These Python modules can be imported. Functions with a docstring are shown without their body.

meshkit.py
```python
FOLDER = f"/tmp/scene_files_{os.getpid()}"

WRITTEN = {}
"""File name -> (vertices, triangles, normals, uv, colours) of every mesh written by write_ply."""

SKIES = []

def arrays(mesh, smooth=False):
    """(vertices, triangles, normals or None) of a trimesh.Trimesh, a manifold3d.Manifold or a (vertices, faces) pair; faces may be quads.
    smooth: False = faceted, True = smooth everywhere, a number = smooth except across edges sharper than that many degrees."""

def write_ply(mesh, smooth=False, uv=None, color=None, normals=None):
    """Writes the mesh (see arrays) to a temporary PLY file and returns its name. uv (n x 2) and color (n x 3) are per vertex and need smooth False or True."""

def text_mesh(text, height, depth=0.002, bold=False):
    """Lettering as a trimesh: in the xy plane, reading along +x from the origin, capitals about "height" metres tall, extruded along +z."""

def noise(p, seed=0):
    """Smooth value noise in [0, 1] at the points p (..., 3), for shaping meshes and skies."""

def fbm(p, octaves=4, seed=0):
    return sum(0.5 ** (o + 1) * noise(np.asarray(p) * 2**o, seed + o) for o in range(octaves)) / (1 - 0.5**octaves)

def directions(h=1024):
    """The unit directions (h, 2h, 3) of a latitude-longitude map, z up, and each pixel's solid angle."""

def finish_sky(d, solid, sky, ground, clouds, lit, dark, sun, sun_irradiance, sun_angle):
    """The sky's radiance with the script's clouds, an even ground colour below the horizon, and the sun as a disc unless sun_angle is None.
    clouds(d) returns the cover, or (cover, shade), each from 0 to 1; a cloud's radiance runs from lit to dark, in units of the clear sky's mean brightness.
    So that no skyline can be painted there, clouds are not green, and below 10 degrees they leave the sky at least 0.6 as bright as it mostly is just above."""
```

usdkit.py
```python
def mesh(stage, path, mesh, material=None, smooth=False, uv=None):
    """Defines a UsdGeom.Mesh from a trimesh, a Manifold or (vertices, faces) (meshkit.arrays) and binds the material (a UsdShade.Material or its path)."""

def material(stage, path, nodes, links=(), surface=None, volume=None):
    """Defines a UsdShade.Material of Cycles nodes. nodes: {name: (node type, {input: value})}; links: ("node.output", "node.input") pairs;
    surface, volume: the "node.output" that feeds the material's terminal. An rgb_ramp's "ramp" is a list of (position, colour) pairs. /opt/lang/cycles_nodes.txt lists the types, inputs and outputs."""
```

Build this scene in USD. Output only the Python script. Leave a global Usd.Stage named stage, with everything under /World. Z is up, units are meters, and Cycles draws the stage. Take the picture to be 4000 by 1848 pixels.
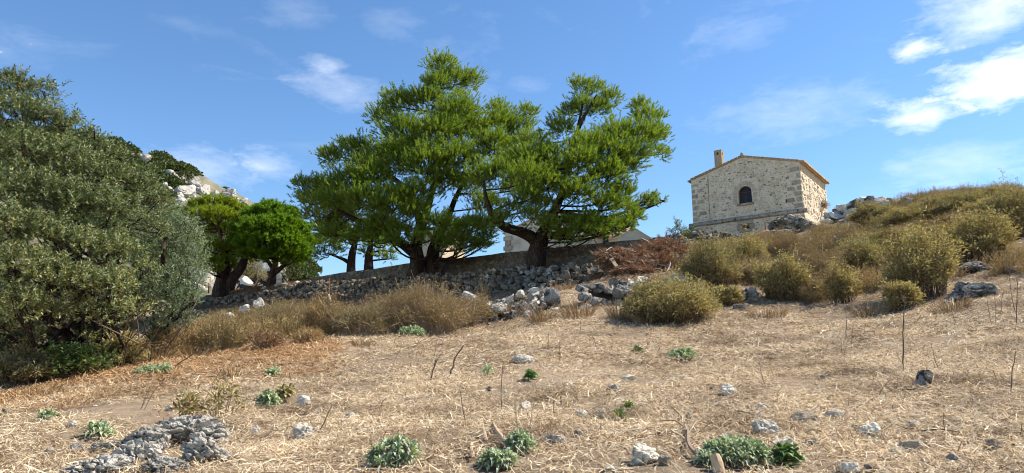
import math
import numpy as np
import trimesh
import manifold3d as m3
import meshkit
import usdkit
from pxr import Gf, Sdf, Usd, UsdGeom, UsdLux, UsdShade, Vt
from scipy.interpolate import RBFInterpolator, RegularGridInterpolator
from scipy.sparse import coo_matrix
from scipy.sparse.csgraph import connected_components
from scipy.spatial import ConvexHull
from scipy.spatial.transform import Rotation

stage = Usd.Stage.CreateInMemory()
UsdGeom.SetStageUpAxis(stage, 'Z')
UsdGeom.SetStageMetersPerUnit(stage, 1.0)
UsdGeom.Xform.Define(stage, '/World')
UsdGeom.Scope.Define(stage, '/World/Looks')

# ------------------------------------------------------------------ camera, sky, sun, exposure
EYE = np.array([0.0, 0.0, 1.6])
PITCH = math.radians(11.6)
F = 2805.0                                   # focal length in pixels of the 4000 x 1848 photograph
EXPOSURE = 1.4
SUN_AZ, SUN_EL = math.radians(77), math.radians(48)
SUN_STRENGTH, SKY_STRENGTH = 1.05, 0.076

cam = UsdGeom.Camera.Define(stage, '/World/camera')
cam.CreateHorizontalApertureAttr(36.0)
cam.CreateVerticalApertureAttr(36.0 * 473 / 1024)
cam.CreateFocalLengthAttr(36.0 * F / 4000.0)
cam.CreateClippingRangeAttr(Gf.Vec2f(0.05, 20000))
cam.CreateExposureAttr(EXPOSURE)
cam.AddTranslateOp().Set(Gf.Vec3d(*EYE))
cam.AddRotateXOp().Set(90 + math.degrees(PITCH))

sun_dir = np.array([math.sin(SUN_AZ) * math.cos(SUN_EL), math.cos(SUN_AZ) * math.cos(SUN_EL), math.sin(SUN_EL)])
sun = UsdLux.DistantLight.Define(stage, '/World/sun')
sun.CreateIntensityAttr(SUN_STRENGTH)
sun.CreateNormalizeAttr(True)
sun.CreateAngleAttr(0.53)
sun.CreateColorAttr(Gf.Vec3f(1.0, 0.93, 0.82))
_z = sun_dir
_x = np.cross([0, 0, 1.0], _z); _x /= np.linalg.norm(_x)
_y = np.cross(_z, _x)
sun.AddTransformOp().Set(Gf.Matrix4d(*_x, 0, *_y, 0, *_z, 0, 0, 0, 0, 1))


def unit(v):
    v = np.asarray(v, float)
    return v / np.maximum(np.linalg.norm(v, axis=-1, keepdims=True), 1e-12)


FWD = np.array([0, math.cos(PITCH), math.sin(PITCH)]); UPV = np.array([0, -math.sin(PITCH), math.cos(PITCH)])


def ray(px, py):
    return FWD + (px - 2000) / F * np.array([1.0, 0, 0]) + (924 - py) / F * UPV


def P(px, py, D):
    """The point of the place seen at a pixel of the photograph, D metres ahead of the camera."""
    r = ray(px, py)
    return EYE + r * (D / r[1])


def proj(p):
    q = np.asarray(p, float) - EYE
    w = q @ FWD
    return 2000 + F * q[0] / w, 924 - F * (q @ UPV) / w


def mat(name, nodes, links, surface='p.BSDF'):
    return usdkit.material(stage, '/World/Looks/' + name, nodes, links, surface=surface)


# sky: clear air with thin drifting cloud, thicker low in the east (right)
def cloud_direction(px, py):
    return unit(ray(px, py))


sky_nodes = {
    'tc': ('texture_coordinate', {}),
    'sky': ('sky_texture', {'sky_type': 'single_scattering', 'sun_disc': False, 'sun_elevation': SUN_EL, 'sun_rotation': SUN_AZ, 'altitude': 300.0, 'air_density': 1.0, 'aerosol_density': 0.06, 'ozone_density': 3.0}),
    'map': ('mapping', {'scale': (1.0, 1.0, 2.6), 'rotation': (0.0, 0.0, 0.35)}),
    'n1': ('noise_texture', {'scale': 5.5, 'detail': 9.0, 'roughness': 0.62, 'distortion': 0.5}),
    'n2': ('noise_texture', {'scale': 1.7, 'detail': 2.0, 'roughness': 0.5}),
    'n3': ('noise_texture', {'scale': 26.0, 'detail': 6.0, 'roughness': 0.65, 'distortion': 0.3}),
    'thin': ('map_range', {'from_min': 0.56, 'from_max': 0.86, 'to_min': 0.0, 'to_max': 0.22, 'clamp': True}),
    'band': ('map_range', {'from_min': 0.38, 'from_max': 0.60, 'to_min': 0.0, 'to_max': 1.0, 'clamp': True}),
    'tex': ('map_range', {'from_min': 0.30, 'from_max': 0.62, 'to_min': 0.1, 'to_max': 1.0, 'clamp': True}),
    'mul': ('math', {'math_type': 'multiply'}), 'mul2': ('math', {'math_type': 'multiply'}),
    'tot0': ('math', {'math_type': 'add', 'value2': 0.0}),
    'cl': ('clamp', {'min': 0.0, 'max': 0.92}),
    'mix': ('mix_color', {'use_clamp': False, 'b': (7.6, 7.8, 8.1)}),
    'sat': ('hsv', {'saturation': 1.14}),
    'bg': ('background_shader', {'strength': SKY_STRENGTH}),
}
sky_links = [('tc.generated', 'map.vector'), ('map.vector', 'n1.vector'), ('tc.generated', 'n2.vector'), ('map.vector', 'n3.vector'),
             ('n1.fac', 'thin.value'), ('n2.fac', 'band.value'), ('n3.fac', 'tex.value'),
             ('thin.result', 'mul.value1'), ('band.result', 'mul.value2'), ('mul.value', 'mul2.value1'), ('tex.result', 'mul2.value2'), ('mul2.value', 'tot0.value1')]
last = 'tot0'
# single banks of cloud: direction, inner and outer cosine, density
BANKS = [((3920, 310), 0.10, 1.2, 1.9, 0.42), ((3620, 455), 0.075, 0.95, 2.2, 0.44), ((3570, 190), 0.04, 0.95, 1.8, 0.42), ((3860, 40), 0.11, 0.6, 1.9, 0.44), ((1330, 350), 0.10, 0.26, 2.6, 0.44), ((790, 670), 0.11, 0.36, 2.6, 0.43),
         ((1050, 650), 0.065, 0.36, 2.2, 0.43), ((3080, 430), 0.17, 0.22, 2.8, 0.45), ((1120, 50), 0.09, 0.13, 2.4, 0.45), ((1530, 90), 0.07, 0.13, 2.2, 0.45), ((2900, 130), 0.08, 0.13, 2.2, 0.45), ((3750, 620), 0.12, 0.32, 2.8, 0.44), ((2060, 330), 0.05, 0.13, 2.2, 0.44), ((1280, 250), 0.05, 0.3, 2.6, 0.44)]
for k, ((cx, cy), rad, dens, flat, cut) in enumerate(BANKS):
    d = cloud_direction(cx, cy)
    sky_nodes |= {
        f'sub{k}': ('vector_math', {'math_type': 'subtract', 'vector2': tuple(d)}),
        f'sc{k}': ('vector_math', {'math_type': 'multiply', 'vector2': (1.0, 1.0, flat)}),
        f'len{k}': ('vector_math', {'math_type': 'length'}),
        f'm{k}': ('map_range', {'from_min': rad * 0.15, 'from_max': rad * 1.15, 'to_min': 0.22, 'to_max': -0.18, 'clamp': True}),
        f'ad{k}': ('math', {'math_type': 'add'}),
        f'th{k}': ('map_range', {'from_min': cut + 0.06, 'from_max': cut + 0.42, 'to_min': 0.0, 'to_max': dens, 'clamp': True}),
        f'tot{k + 1}': ('math', {'math_type': 'add'}),
    }
    sky_links += [('tc.generated', f'sub{k}.vector1'), (f'sub{k}.vector', f'sc{k}.vector1'), (f'sc{k}.vector', f'len{k}.vector1'), (f'len{k}.value', f'm{k}.value'),
                  (f'm{k}.result', f'ad{k}.value1'), ('nmix.value', f'ad{k}.value2'), (f'ad{k}.value', f'th{k}.value'), (f'{last}.value', f'tot{k + 1}.value1'), (f'th{k}.result', f'tot{k + 1}.value2')]
    last = f'tot{k + 1}'
sky_nodes |= {'na': ('math', {'math_type': 'multiply', 'value2': 0.55}), 'nmix': ('math', {'math_type': 'multiply_add', 'value2': 0.45})}
sky_links += [('n1.fac', 'na.value1'), ('n3.fac', 'nmix.value1'), ('na.value', 'nmix.value3'), (f'{last}.value', 'cl.value'), ('cl.result', 'mix.fac'), ('sky.color', 'sat.color'), ('sat.color', 'mix.a'), ('mix.result', 'bg.color')]
sky_mat = mat('sky_look', sky_nodes, sky_links, surface='bg.background')
dome = UsdLux.DomeLight.Define(stage, '/World/sky')
UsdShade.MaterialBindingAPI.Apply(dome.GetPrim()).Bind(sky_mat)
dome.GetPrim().SetCustomDataByKey('kind', 'structure')
dome.GetPrim().SetCustomDataByKey('label', 'blue sky with thin white drifting clouds')
dome.GetPrim().SetCustomDataByKey('category', 'sky')

# ------------------------------------------------------------------ helpers
LEAFY = set()
_put = usdkit.mesh


def put(stage_, path, mesh, material=None, smooth=False, uv=None):
    """usdkit.mesh, plus one random number for every separate leaf or straw (primvar rnd) where the material asks for it."""
    m = _put(stage_, path, mesh, material, smooth, uv)
    if material is not None and str(material.GetPath()) in LEAFY:
        v, f = mv(mesh)
        a = coo_matrix((np.ones(len(f) * 2), (np.concatenate([f[:, 0], f[:, 1]]), np.concatenate([f[:, 1], f[:, 2]]))), shape=(len(v), len(v)))
        n, lab = connected_components(a, directed=False)
        r = np.random.default_rng(len(v)).random(n)
        UsdGeom.PrimvarsAPI(m).CreatePrimvar('rnd', Sdf.ValueTypeNames.FloatArray, 'vertex').Set(Vt.FloatArray.FromNumpy(r[lab].astype(np.float32)))
    return m


usdkit.mesh = put
_used = {}


def numbered(parent, name):
    k = (parent, name)
    n = _used.get(k, 0); _used[k] = n + 1
    return f'{parent}/{name}' + (f'_{n:03d}' if n else '')


def tag(prim, label=None, cat=None, group=None, kind=None):
    for key, v in (('label', label), ('category', cat), ('group', group), ('kind', kind)):
        if v:
            prim.SetCustomDataByKey(key, v)


class Thing:
    def __init__(self, name, label, cat, loc=(0, 0, 0), group=None, kind=None):
        self.path = numbered('/World', name)
        self.loc = np.asarray(loc, float)
        x = UsdGeom.Xform.Define(stage, self.path)
        x.AddTranslateOp().Set(Gf.Vec3d(*self.loc))
        tag(x.GetPrim(), label, cat, group, kind)

    def part(self, name, mesh, material, smooth=False, label=None, kind=None, world=True, parent=None):
        path = numbered(parent or self.path, name)
        v, f = mv(mesh)
        m = usdkit.mesh(stage, path, (v - self.loc if world else v, f), material, smooth)
        tag(m.GetPrim(), label, None, None, kind)
        return path


def single(name, mesh, material, label, cat, group=None, kind=None, smooth=False):
    """A thing that is one mesh, its origin at its base."""
    v, f = mv(mesh)
    loc = np.array([v[:, 0].mean(), v[:, 1].mean(), v[:, 2].min()])
    path = numbered('/World', name)
    m = usdkit.mesh(stage, path, (v - loc, f), material, smooth)
    m.AddTranslateOp().Set(Gf.Vec3d(*loc))
    tag(m.GetPrim(), label, cat, group, kind)
    return path


def mv(mesh):
    if hasattr(mesh, 'to_mesh'):
        q = mesh.to_mesh()
        return np.asarray(q.vert_properties[:, :3], float), np.asarray(q.tri_verts)
    if isinstance(mesh, trimesh.Trimesh):
        return np.asarray(mesh.vertices, float), np.asarray(mesh.faces)
    return np.asarray(mesh[0], float), np.asarray(mesh[1])


def join(items):
    vs, fs, n = [], [], 0
    for it in items:
        v, f = mv(it)
        vs.append(v); fs.append(f + n); n += len(v)
    return np.vstack(vs), np.vstack(fs)


def tubes(pts, rad, sides=3):
    """pts (N,K,3), rad (N,K): N tapering tubes in one mesh."""
    pts = np.asarray(pts, float); rad = np.asarray(rad, float)
    N, K, _ = pts.shape
    t = unit(np.gradient(pts, axis=1))
    ref = np.where(np.abs(t[:, :1, 2:3]) > 0.85, np.array([1.0, 0, 0]), np.array([0, 0, 1.0]))
    a = unit(np.cross(t, np.broadcast_to(ref, t.shape))); b = np.cross(t, a)
    ang = np.arange(sides) * 2 * math.pi / sides
    ring = a[:, :, None] * np.cos(ang)[:, None] + b[:, :, None] * np.sin(ang)[:, None]
    v = pts[:, :, None] + ring * rad[:, :, None, None]
    i = np.arange(N * K * sides).reshape(N, K, sides)
    p, q = i[:, :-1], i[:, 1:]
    p2, q2 = np.roll(p, -1, 2), np.roll(q, -1, 2)
    f = np.concatenate([np.stack([p, p2, q2], -1).reshape(-1, 3), np.stack([p, q2, q], -1).reshape(-1, 3)])
    return v.reshape(-1, 3), f


def tube(path, rad, sides=8, cap=True):
    path = np.asarray(path, float)
    v, f = tubes(path[None], np.broadcast_to(np.asarray(rad, float), (1, len(path))), sides)
    if cap:
        n = len(v)
        v = np.vstack([v, path[0], path[-1]])
        k = len(path) - 1
        c = [[n, (j + 1) % sides, j] for j in range(sides)] + [[n + 1, k * sides + j, k * sides + (j + 1) % sides] for j in range(sides)]
        f = np.vstack([f, c])
    return v, f


def curve(pts, n):
    """A smooth line through pts with n points (Catmull-Rom)."""
    pts = np.asarray(pts, float)
    q = np.vstack([2 * pts[0] - pts[1], pts, 2 * pts[-1] - pts[-2]])
    s = np.linspace(0, len(pts) - 1 - 1e-9, n); i = s.astype(int); t = (s - i)[:, None]
    a, b, c, d = q[i], q[i + 1], q[i + 2], q[i + 3]
    return 0.5 * (2 * b + (c - a) * t + (2 * a - 5 * b + 4 * c - d) * t ** 2 + (3 * b - a - 3 * c + d) * t ** 3)


def leaf_quads(pos, d, L, W, rng, fold=0.25, droop=0.0):
    """Diamond leaves, two triangles each, slightly folded along the midrib."""
    N = len(pos); d = unit(d)
    r = rng.normal(size=(N, 3)); r[:, 2] = np.abs(r[:, 2]) + 0.6
    s = unit(np.cross(d, r)); n = np.cross(s, d)
    L = np.broadcast_to(L, (N,))[:, None]; W = np.broadcast_to(W, (N,))[:, None]
    mid = pos + d * L * 0.45
    tip = pos + d * L - np.array([0, 0, 1.0]) * L * droop
    v = np.stack([pos, mid + s * W * 0.5 + n * W * fold, tip, mid - s * W * 0.5 + n * W * fold], 1)
    i = np.arange(N)[:, None] * 4
    f = np.vstack([i + [0, 1, 2], i + [0, 2, 3]])
    return v.reshape(-1, 3), f


def quats(zdir, rng, roll=None):
    """Quaternions that turn +z into zdir with a random roll."""
    z = unit(zdir); N = len(z)
    r = rng.normal(size=(N, 3)); x = unit(np.cross(r, z)); y = np.cross(z, x)
    q = Rotation.from_matrix(np.stack([x, y, z], -1)).as_quat()
    return q


def scatter(path, protos, pos, quat, scale, idx, label=None, cat=None, kind='stuff', group=None, origin=None):
    """A PointInstancer; protos: [(name, mesh, material)]."""
    pi = UsdGeom.PointInstancer.Define(stage, path)
    o = np.zeros(3) if origin is None else np.asarray(origin, float)
    paths = []
    for nm, m, material in protos:
        pp = f'{path}/{nm}'
        usdkit.mesh(stage, pp, m, material)
        paths.append(Sdf.Path(pp))
    pi.CreatePrototypesRel().SetTargets(paths)
    pi.CreatePositionsAttr(Vt.Vec3fArray.FromNumpy((np.asarray(pos) - o).astype(np.float32)))
    pi.CreateOrientationsAttr(Vt.QuathArray([Gf.Quath(float(q[3]), float(q[0]), float(q[1]), float(q[2])) for q in quat]))
    sc = np.asarray(scale, float)
    if sc.ndim == 1:
        sc = np.repeat(sc[:, None], 3, 1)
    pi.CreateScalesAttr(Vt.Vec3fArray.FromNumpy(sc.astype(np.float32)))
    pi.CreateProtoIndicesAttr(Vt.IntArray.FromNumpy(np.asarray(idx, np.int32)))
    tag(pi.GetPrim(), label, cat, group, kind)
    return path


def rock(size, seed, sub=3, cuts=9, rough=0.12, freq=1.6, pit=0.0):
    """An angular weathered boulder about size (x, y, z), centred."""
    rng = np.random.default_rng(seed)
    m = trimesh.creation.icosphere(sub)
    v = np.array(m.vertices)
    for n in unit(rng.normal(size=(cuts, 3))):
        c = rng.uniform(0.48, 0.88)
        h = v @ n
        v = v - np.maximum(h - c, 0)[:, None] * n * 0.92
    nrm = unit(v)
    off = rng.uniform(0, 50, 3)
    R = Rotation.random(random_state=seed).as_matrix()
    k = meshkit.fbm(v @ R * freq + off, 4, seed) - 0.5
    v = v + nrm * (k * rough * 1.25)[:, None]
    if pit:
        k2 = np.abs(meshkit.fbm(v @ R.T * freq * 1.9 + off + 9, 3, seed + 5) - 0.5) * 2
        v = v - nrm * (np.clip(0.25 - k2, 0, 1) * pit * 2)[:, None]
    v = v / np.abs(v).max(0)
    return v * np.asarray(size) / 2, np.array(m.faces)


def stone(size, rng, n=15):
    """A small wall stone: the hull of a few points, under 40 triangles."""
    p = rng.normal(size=(n, 3)); p = np.sign(p) * np.abs(unit(p)) ** 0.72
    p *= rng.uniform(0.86, 1.0, (n, 1))
    h = ConvexHull(p)
    f = h.simplices.copy()
    c = p.mean(0)
    nrm = np.cross(p[f[:, 1]] - p[f[:, 0]], p[f[:, 2]] - p[f[:, 0]])
    flip = ((p[f].mean(1) - c) * nrm).sum(1) < 0
    f[flip] = f[flip][:, [0, 2, 1]]
    p = p / np.abs(p).max(0)
    return p * np.asarray(size) / 2, f


def rotz(v, a):
    c, s = math.cos(a), math.sin(a)
    return np.asarray(v) @ np.array([[c, s, 0], [-s, c, 0], [0, 0, 1]])


def frame(v, x, y, z, o):
    """Local coordinates to world along the axes x, y, z."""
    return np.asarray(o) + v[:, :1] * x + v[:, 1:2] * y + v[:, 2:3] * z


def box(sx, sy, sz, bevel=0.0):
    m = m3.Manifold.cube([sx, sy, sz], True)
    if bevel:
        b = bevel
        parts = [m3.Manifold.cube([sx - 2 * b, sy - 2 * b, sz], True), m3.Manifold.cube([sx - 2 * b, sy, sz - 2 * b], True), m3.Manifold.cube([sx, sy - 2 * b, sz - 2 * b], True)]
        m = m3.Manifold.batch_hull(parts)
    return mv(m)

# ------------------------------------------------------------------ materials
ISL = ('geometry', {})


def noise_color(name, stops, scale=4.0, detail=6.0, rough=0.85, bump=0.0, bump_scale=None, bump_dist=0.02, rnd=None, coords='position', spec=0.25):
    nodes = {'g': ('geometry', {}), 'n': ('noise_texture', {'scale': scale, 'detail': detail, 'roughness': 0.62}), 'r': ('rgb_ramp', {'ramp': stops}),
             'p': ('principled_bsdf', {'roughness': rough, 'specular_ior_level': spec})}
    links = [('g.position', 'n.vector'), ('n.fac', 'r.fac'), ('r.color', 'p.base_color')]
    if rnd:
        nodes |= {'h': ('hsv', {'saturation': 1.0}), 'mr': ('map_range', {'from_min': 0.0, 'from_max': 1.0, 'to_min': 1 - rnd, 'to_max': 1 + rnd}), 'oi': ('object_info', {})}
        links = [x for x in links if x[1] != 'p.base_color'] + [('oi.random', 'mr.value'), ('mr.result', 'h.value'), ('r.color', 'h.color'), ('h.color', 'p.base_color')]
    if bump:
        nodes |= {'nb': ('noise_texture', {'scale': bump_scale or scale * 3, 'detail': 8.0, 'roughness': 0.65}), 'b': ('bump', {'strength': bump, 'distance': bump_dist})}
        links += [('g.position', 'nb.vector'), ('nb.fac', 'b.height'), ('b.normal', 'p.normal')]
    return mat(name, nodes, links)


GAIN = {'evergreen_leaves': 1.25, 'yellowish_leaves': 1.5, 'olive_leaves': 1.3, 'yellow_green_leaves': 0.86, 'olive_green_leaves': 1.1, 'brown_leaves': 1.25, 'pine_needles': 1.42, 'bright_pine_needles': 0.85}


def leaf_mat(name, stops, trans=(0.3, 0.4, 0.05), amount=0.35, rough=0.55, spec=0.3, weather=False):
    """Leaves and straws: one colour per leaf out of a ramp, light passing through."""
    gain = GAIN.get(name, 1.0)
    stops = [(a, tuple(min(0.9, x * gain) for x in c)) for a, c in stops]
    LEAFY.add('/World/Looks/' + name)
    nodes, links = ({'g': ('attribute', {'attribute': 'rnd'}), 'r': ('rgb_ramp', {'ramp': stops}), 'p': ('principled_bsdf', {'roughness': rough, 'specular_ior_level': spec}),
                      't': ('translucent_bsdf', {}), 'tm': ('mix_color', {'blend_type': 'multiply', 'fac': 1.0, 'b': trans, 'use_clamp': False}), 'm': ('mix_closure', {'fac': amount})},
               [('g.fac', 'r.fac'), ('r.color', 'p.base_color'), ('r.color', 'tm.a'), ('tm.result', 't.color'), ('p.BSDF', 'm.closure1'), ('t.BSDF', 'm.closure2')])
    if weather:                          # weathered in patches: some bleached, some brown with age
        nodes |= {'wp': ('geometry', {}), 'wn': ('noise_texture', {'scale': 0.9, 'detail': 5.0, 'roughness': 0.65}), 'wr': ('rgb_ramp', {'ramp': [(0.34, (0.50, 0.44, 0.38)), (0.50, (0.98, 0.97, 0.95)), (0.66, (1.12, 1.12, 1.12))]}), 'wm': ('mix_color', {'blend_type': 'multiply', 'fac': 1.0, 'use_clamp': False})}
        links = [(a, b) if a != 'r.color' else ('wm.result', b) for a, b in links] + [('wp.position', 'wn.vector'), ('wn.fac', 'wr.fac'), ('r.color', 'wm.a'), ('wr.color', 'wm.b')]
    return mat(name, nodes, links, surface='m.closure')


def limestone(name, pale, mid, dark, cover=0.5, scale=3.0, bump=0.9):
    """Grey limestone with black lichen in blotches and pits."""
    return mat(name, {
        'g': ('geometry', {}), 'oi': ('object_info', {}),
        'n1': ('noise_texture', {'scale': scale, 'detail': 8.0, 'roughness': 0.68, 'distortion': 0.4}),
        'n2': ('noise_texture', {'scale': scale * 5, 'detail': 7.0, 'roughness': 0.7}),
        'v': ('voronoi_texture', {'scale': scale * 4.5, 'feature': 'f1', 'detail': 2.0}),
        'r1': ('rgb_ramp', {'ramp': [(0.30, mid), (0.62, pale)]}),
        'th': ('map_range', {'from_min': cover, 'from_max': cover + 0.10, 'to_min': 0.0, 'to_max': 1.0, 'clamp': True}),
        'a': ('math', {'math_type': 'multiply_add', 'value2': 0.55}), 'a2': ('math', {'math_type': 'multiply', 'value2': 0.45}),
        'mx': ('mix_color', {'b': dark}), 'hv': ('map_range', {'to_min': 0.75, 'to_max': 1.2}), 'h': ('hsv', {}),
        'bh': ('math', {'math_type': 'multiply_add', 'value2': 0.6}), 'b': ('bump', {'strength': bump, 'distance': 0.05}),
        'p': ('principled_bsdf', {'roughness': 0.92, 'specular_ior_level': 0.2})},
        [('g.position', 'n1.vector'), ('g.position', 'n2.vector'), ('g.position', 'v.vector'), ('n2.fac', 'r1.fac'), ('n2.fac', 'a2.value1'), ('n1.fac', 'a.value1'), ('a2.value', 'a.value3'),
         ('a.value', 'th.value'), ('th.result', 'mx.fac'), ('r1.color', 'mx.a'), ('oi.random', 'hv.value'), ('hv.result', 'h.value'), ('mx.result', 'h.color'), ('h.color', 'p.base_color'),
         ('v.distance', 'bh.value1'), ('n2.fac', 'bh.value3'), ('bh.value', 'b.height'), ('b.normal', 'p.normal')])


M = {}
M['ground'] = mat('ground_soil', {
    'g': ('geometry', {}), 'n1': ('noise_texture', {'scale': 0.45, 'detail': 5.0, 'roughness': 0.6}), 'n2': ('noise_texture', {'scale': 9.0, 'detail': 8.0, 'roughness': 0.7}), 'n3': ('noise_texture', {'scale': 60.0, 'detail': 6.0, 'roughness': 0.7}),
    'r1': ('rgb_ramp', {'ramp': [(0.32, (0.115, 0.085, 0.060)), (0.52, (0.335, 0.26, 0.18)), (0.72, (0.51, 0.41, 0.29))]}),
    'r2': ('rgb_ramp', {'ramp': [(0.3, (0.42, 0.36, 0.30)), (0.65, (1.0, 1.0, 1.0))]}),
    'ad': ('math', {'math_type': 'multiply_add', 'value2': 0.5}), 'ad0': ('math', {'math_type': 'multiply', 'value2': 0.5}),
    'mx': ('mix_color', {'blend_type': 'multiply', 'fac': 0.9}), 'b': ('bump', {'strength': 0.9, 'distance': 0.03}), 'p': ('principled_bsdf', {'roughness': 0.95, 'specular_ior_level': 0.1})},
    [('g.position', 'n1.vector'), ('g.position', 'n2.vector'), ('g.position', 'n3.vector'), ('n1.fac', 'ad0.value1'), ('n2.fac', 'ad.value1'), ('ad0.value', 'ad.value3'), ('ad.value', 'r1.fac'), ('n3.fac', 'r2.fac'), ('r1.color', 'mx.a'), ('r2.color', 'mx.b'), ('mx.result', 'p.base_color'),
     ('n3.fac', 'b.height'), ('b.normal', 'p.normal')])
M['straw'] = leaf_mat('dry_straw', [(0.0, (0.10, 0.062, 0.034)), (0.25, (0.26, 0.17, 0.09)), (0.5, (0.59, 0.465, 0.31)), (0.75, (0.76, 0.635, 0.45)), (0.93, (0.84, 0.73, 0.53)), (1.0, (0.46, 0.42, 0.37))], (1, 0.92, 0.75), 0.25, 0.6, 0.3, weather=True)
M['straw_orange'] = leaf_mat('orange_straw', [(0.0, (0.16, 0.08, 0.035)), (0.5, (0.42, 0.255, 0.12)), (1.0, (0.60, 0.43, 0.24))], (1, 0.8, 0.5), 0.2)
M['litter'] = leaf_mat('pine_litter', [(0.0, (0.08, 0.042, 0.025)), (0.5, (0.215, 0.118, 0.065)), (0.85, (0.34, 0.20, 0.115)), (1.0, (0.44, 0.30, 0.17))], (1, 0.75, 0.55), 0.15)
M['tall_straw'] = leaf_mat('tall_straw', [(0.0, (0.24, 0.15, 0.07)), (0.5, (0.46, 0.32, 0.15)), (1.0, (0.62, 0.48, 0.27))], (1, 0.85, 0.6), 0.25)
M['twig'] = leaf_mat('dark_twig', [(0.0, (0.035, 0.026, 0.022)), (0.6, (0.10, 0.07, 0.05)), (1.0, (0.20, 0.15, 0.10))], (1, 1, 1), 0.02)
M['twig_pale'] = leaf_mat('pale_twig', [(0.0, (0.20, 0.14, 0.09)), (1.0, (0.42, 0.33, 0.23))], (1, 1, 1), 0.02)
M['pine'] = leaf_mat('pine_needles', [(0.0, (0.035, 0.07, 0.012)), (0.45, (0.085, 0.14, 0.020)), (0.8, (0.15, 0.21, 0.028)), (0.97, (0.22, 0.26, 0.036)), (1.0, (0.22, 0.12, 0.04))], (1.8, 1.8, 0.7), 0.30, 0.5, 0.3)
M['pine_bright'] = leaf_mat('bright_pine_needles', [(0.0, (0.055, 0.115, 0.010)), (0.5, (0.115, 0.21, 0.015)), (1.0, (0.19, 0.28, 0.022))], (1.7, 1.8, 0.7), 0.45, 0.5, 0.3)
M['pine_lime'] = leaf_mat('lime_pine_needles', [(0.0, (0.075, 0.115, 0.012)), (0.5, (0.16, 0.21, 0.018)), (1.0, (0.25, 0.29, 0.03))], (1.7, 1.7, 0.6), 0.45, 0.5, 0.3)
M['oak'] = leaf_mat('evergreen_leaves', [(0.0, (0.04, 0.06, 0.026)), (0.4, (0.08, 0.105, 0.045)), (0.75, (0.14, 0.16, 0.072)), (0.96, (0.21, 0.21, 0.105)), (1.0, (0.30, 0.26, 0.13))], (1.2, 1.3, 0.5), 0.3, 0.55, 0.3)
M['oak_yellow'] = leaf_mat('yellowish_leaves', [(0.0, (0.06, 0.075, 0.030)), (0.4, (0.125, 0.14, 0.060)), (0.8, (0.215, 0.215, 0.105)), (1.0, (0.33, 0.30, 0.16))], (1.2, 1.2, 0.5), 0.3, 0.55, 0.3)
M['olive'] = leaf_mat('olive_leaves', [(0.0, (0.06, 0.085, 0.045)), (0.5, (0.115, 0.15, 0.085)), (0.85, (0.20, 0.23, 0.14)), (1.0, (0.30, 0.32, 0.22))], (1.1, 1.2, 0.5), 0.25, 0.5, 0.35)
M['scrub'] = leaf_mat('scrub_leaves', [(0.0, (0.028, 0.045, 0.015)), (0.5, (0.06, 0.085, 0.025)), (1.0, (0.11, 0.125, 0.04))], (1.2, 1.2, 0.5), 0.2)
M['bush_yellow'] = leaf_mat('yellow_green_leaves', [(0.0, (0.19, 0.145, 0.075)), (0.25, (0.28, 0.23, 0.105)), (0.6, (0.41, 0.36, 0.165)), (0.88, (0.55, 0.485, 0.255)), (1.0, (0.34, 0.22, 0.11))], (1.2, 1.15, 0.6), 0.3)
M['bush_olive'] = leaf_mat('olive_green_leaves', [(0.0, (0.12, 0.095, 0.055)), (0.4, (0.205, 0.18, 0.09)), (0.8, (0.32, 0.285, 0.15)), (1.0, (0.32, 0.22, 0.125))], (1.2, 1.2, 0.6), 0.3)
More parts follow.
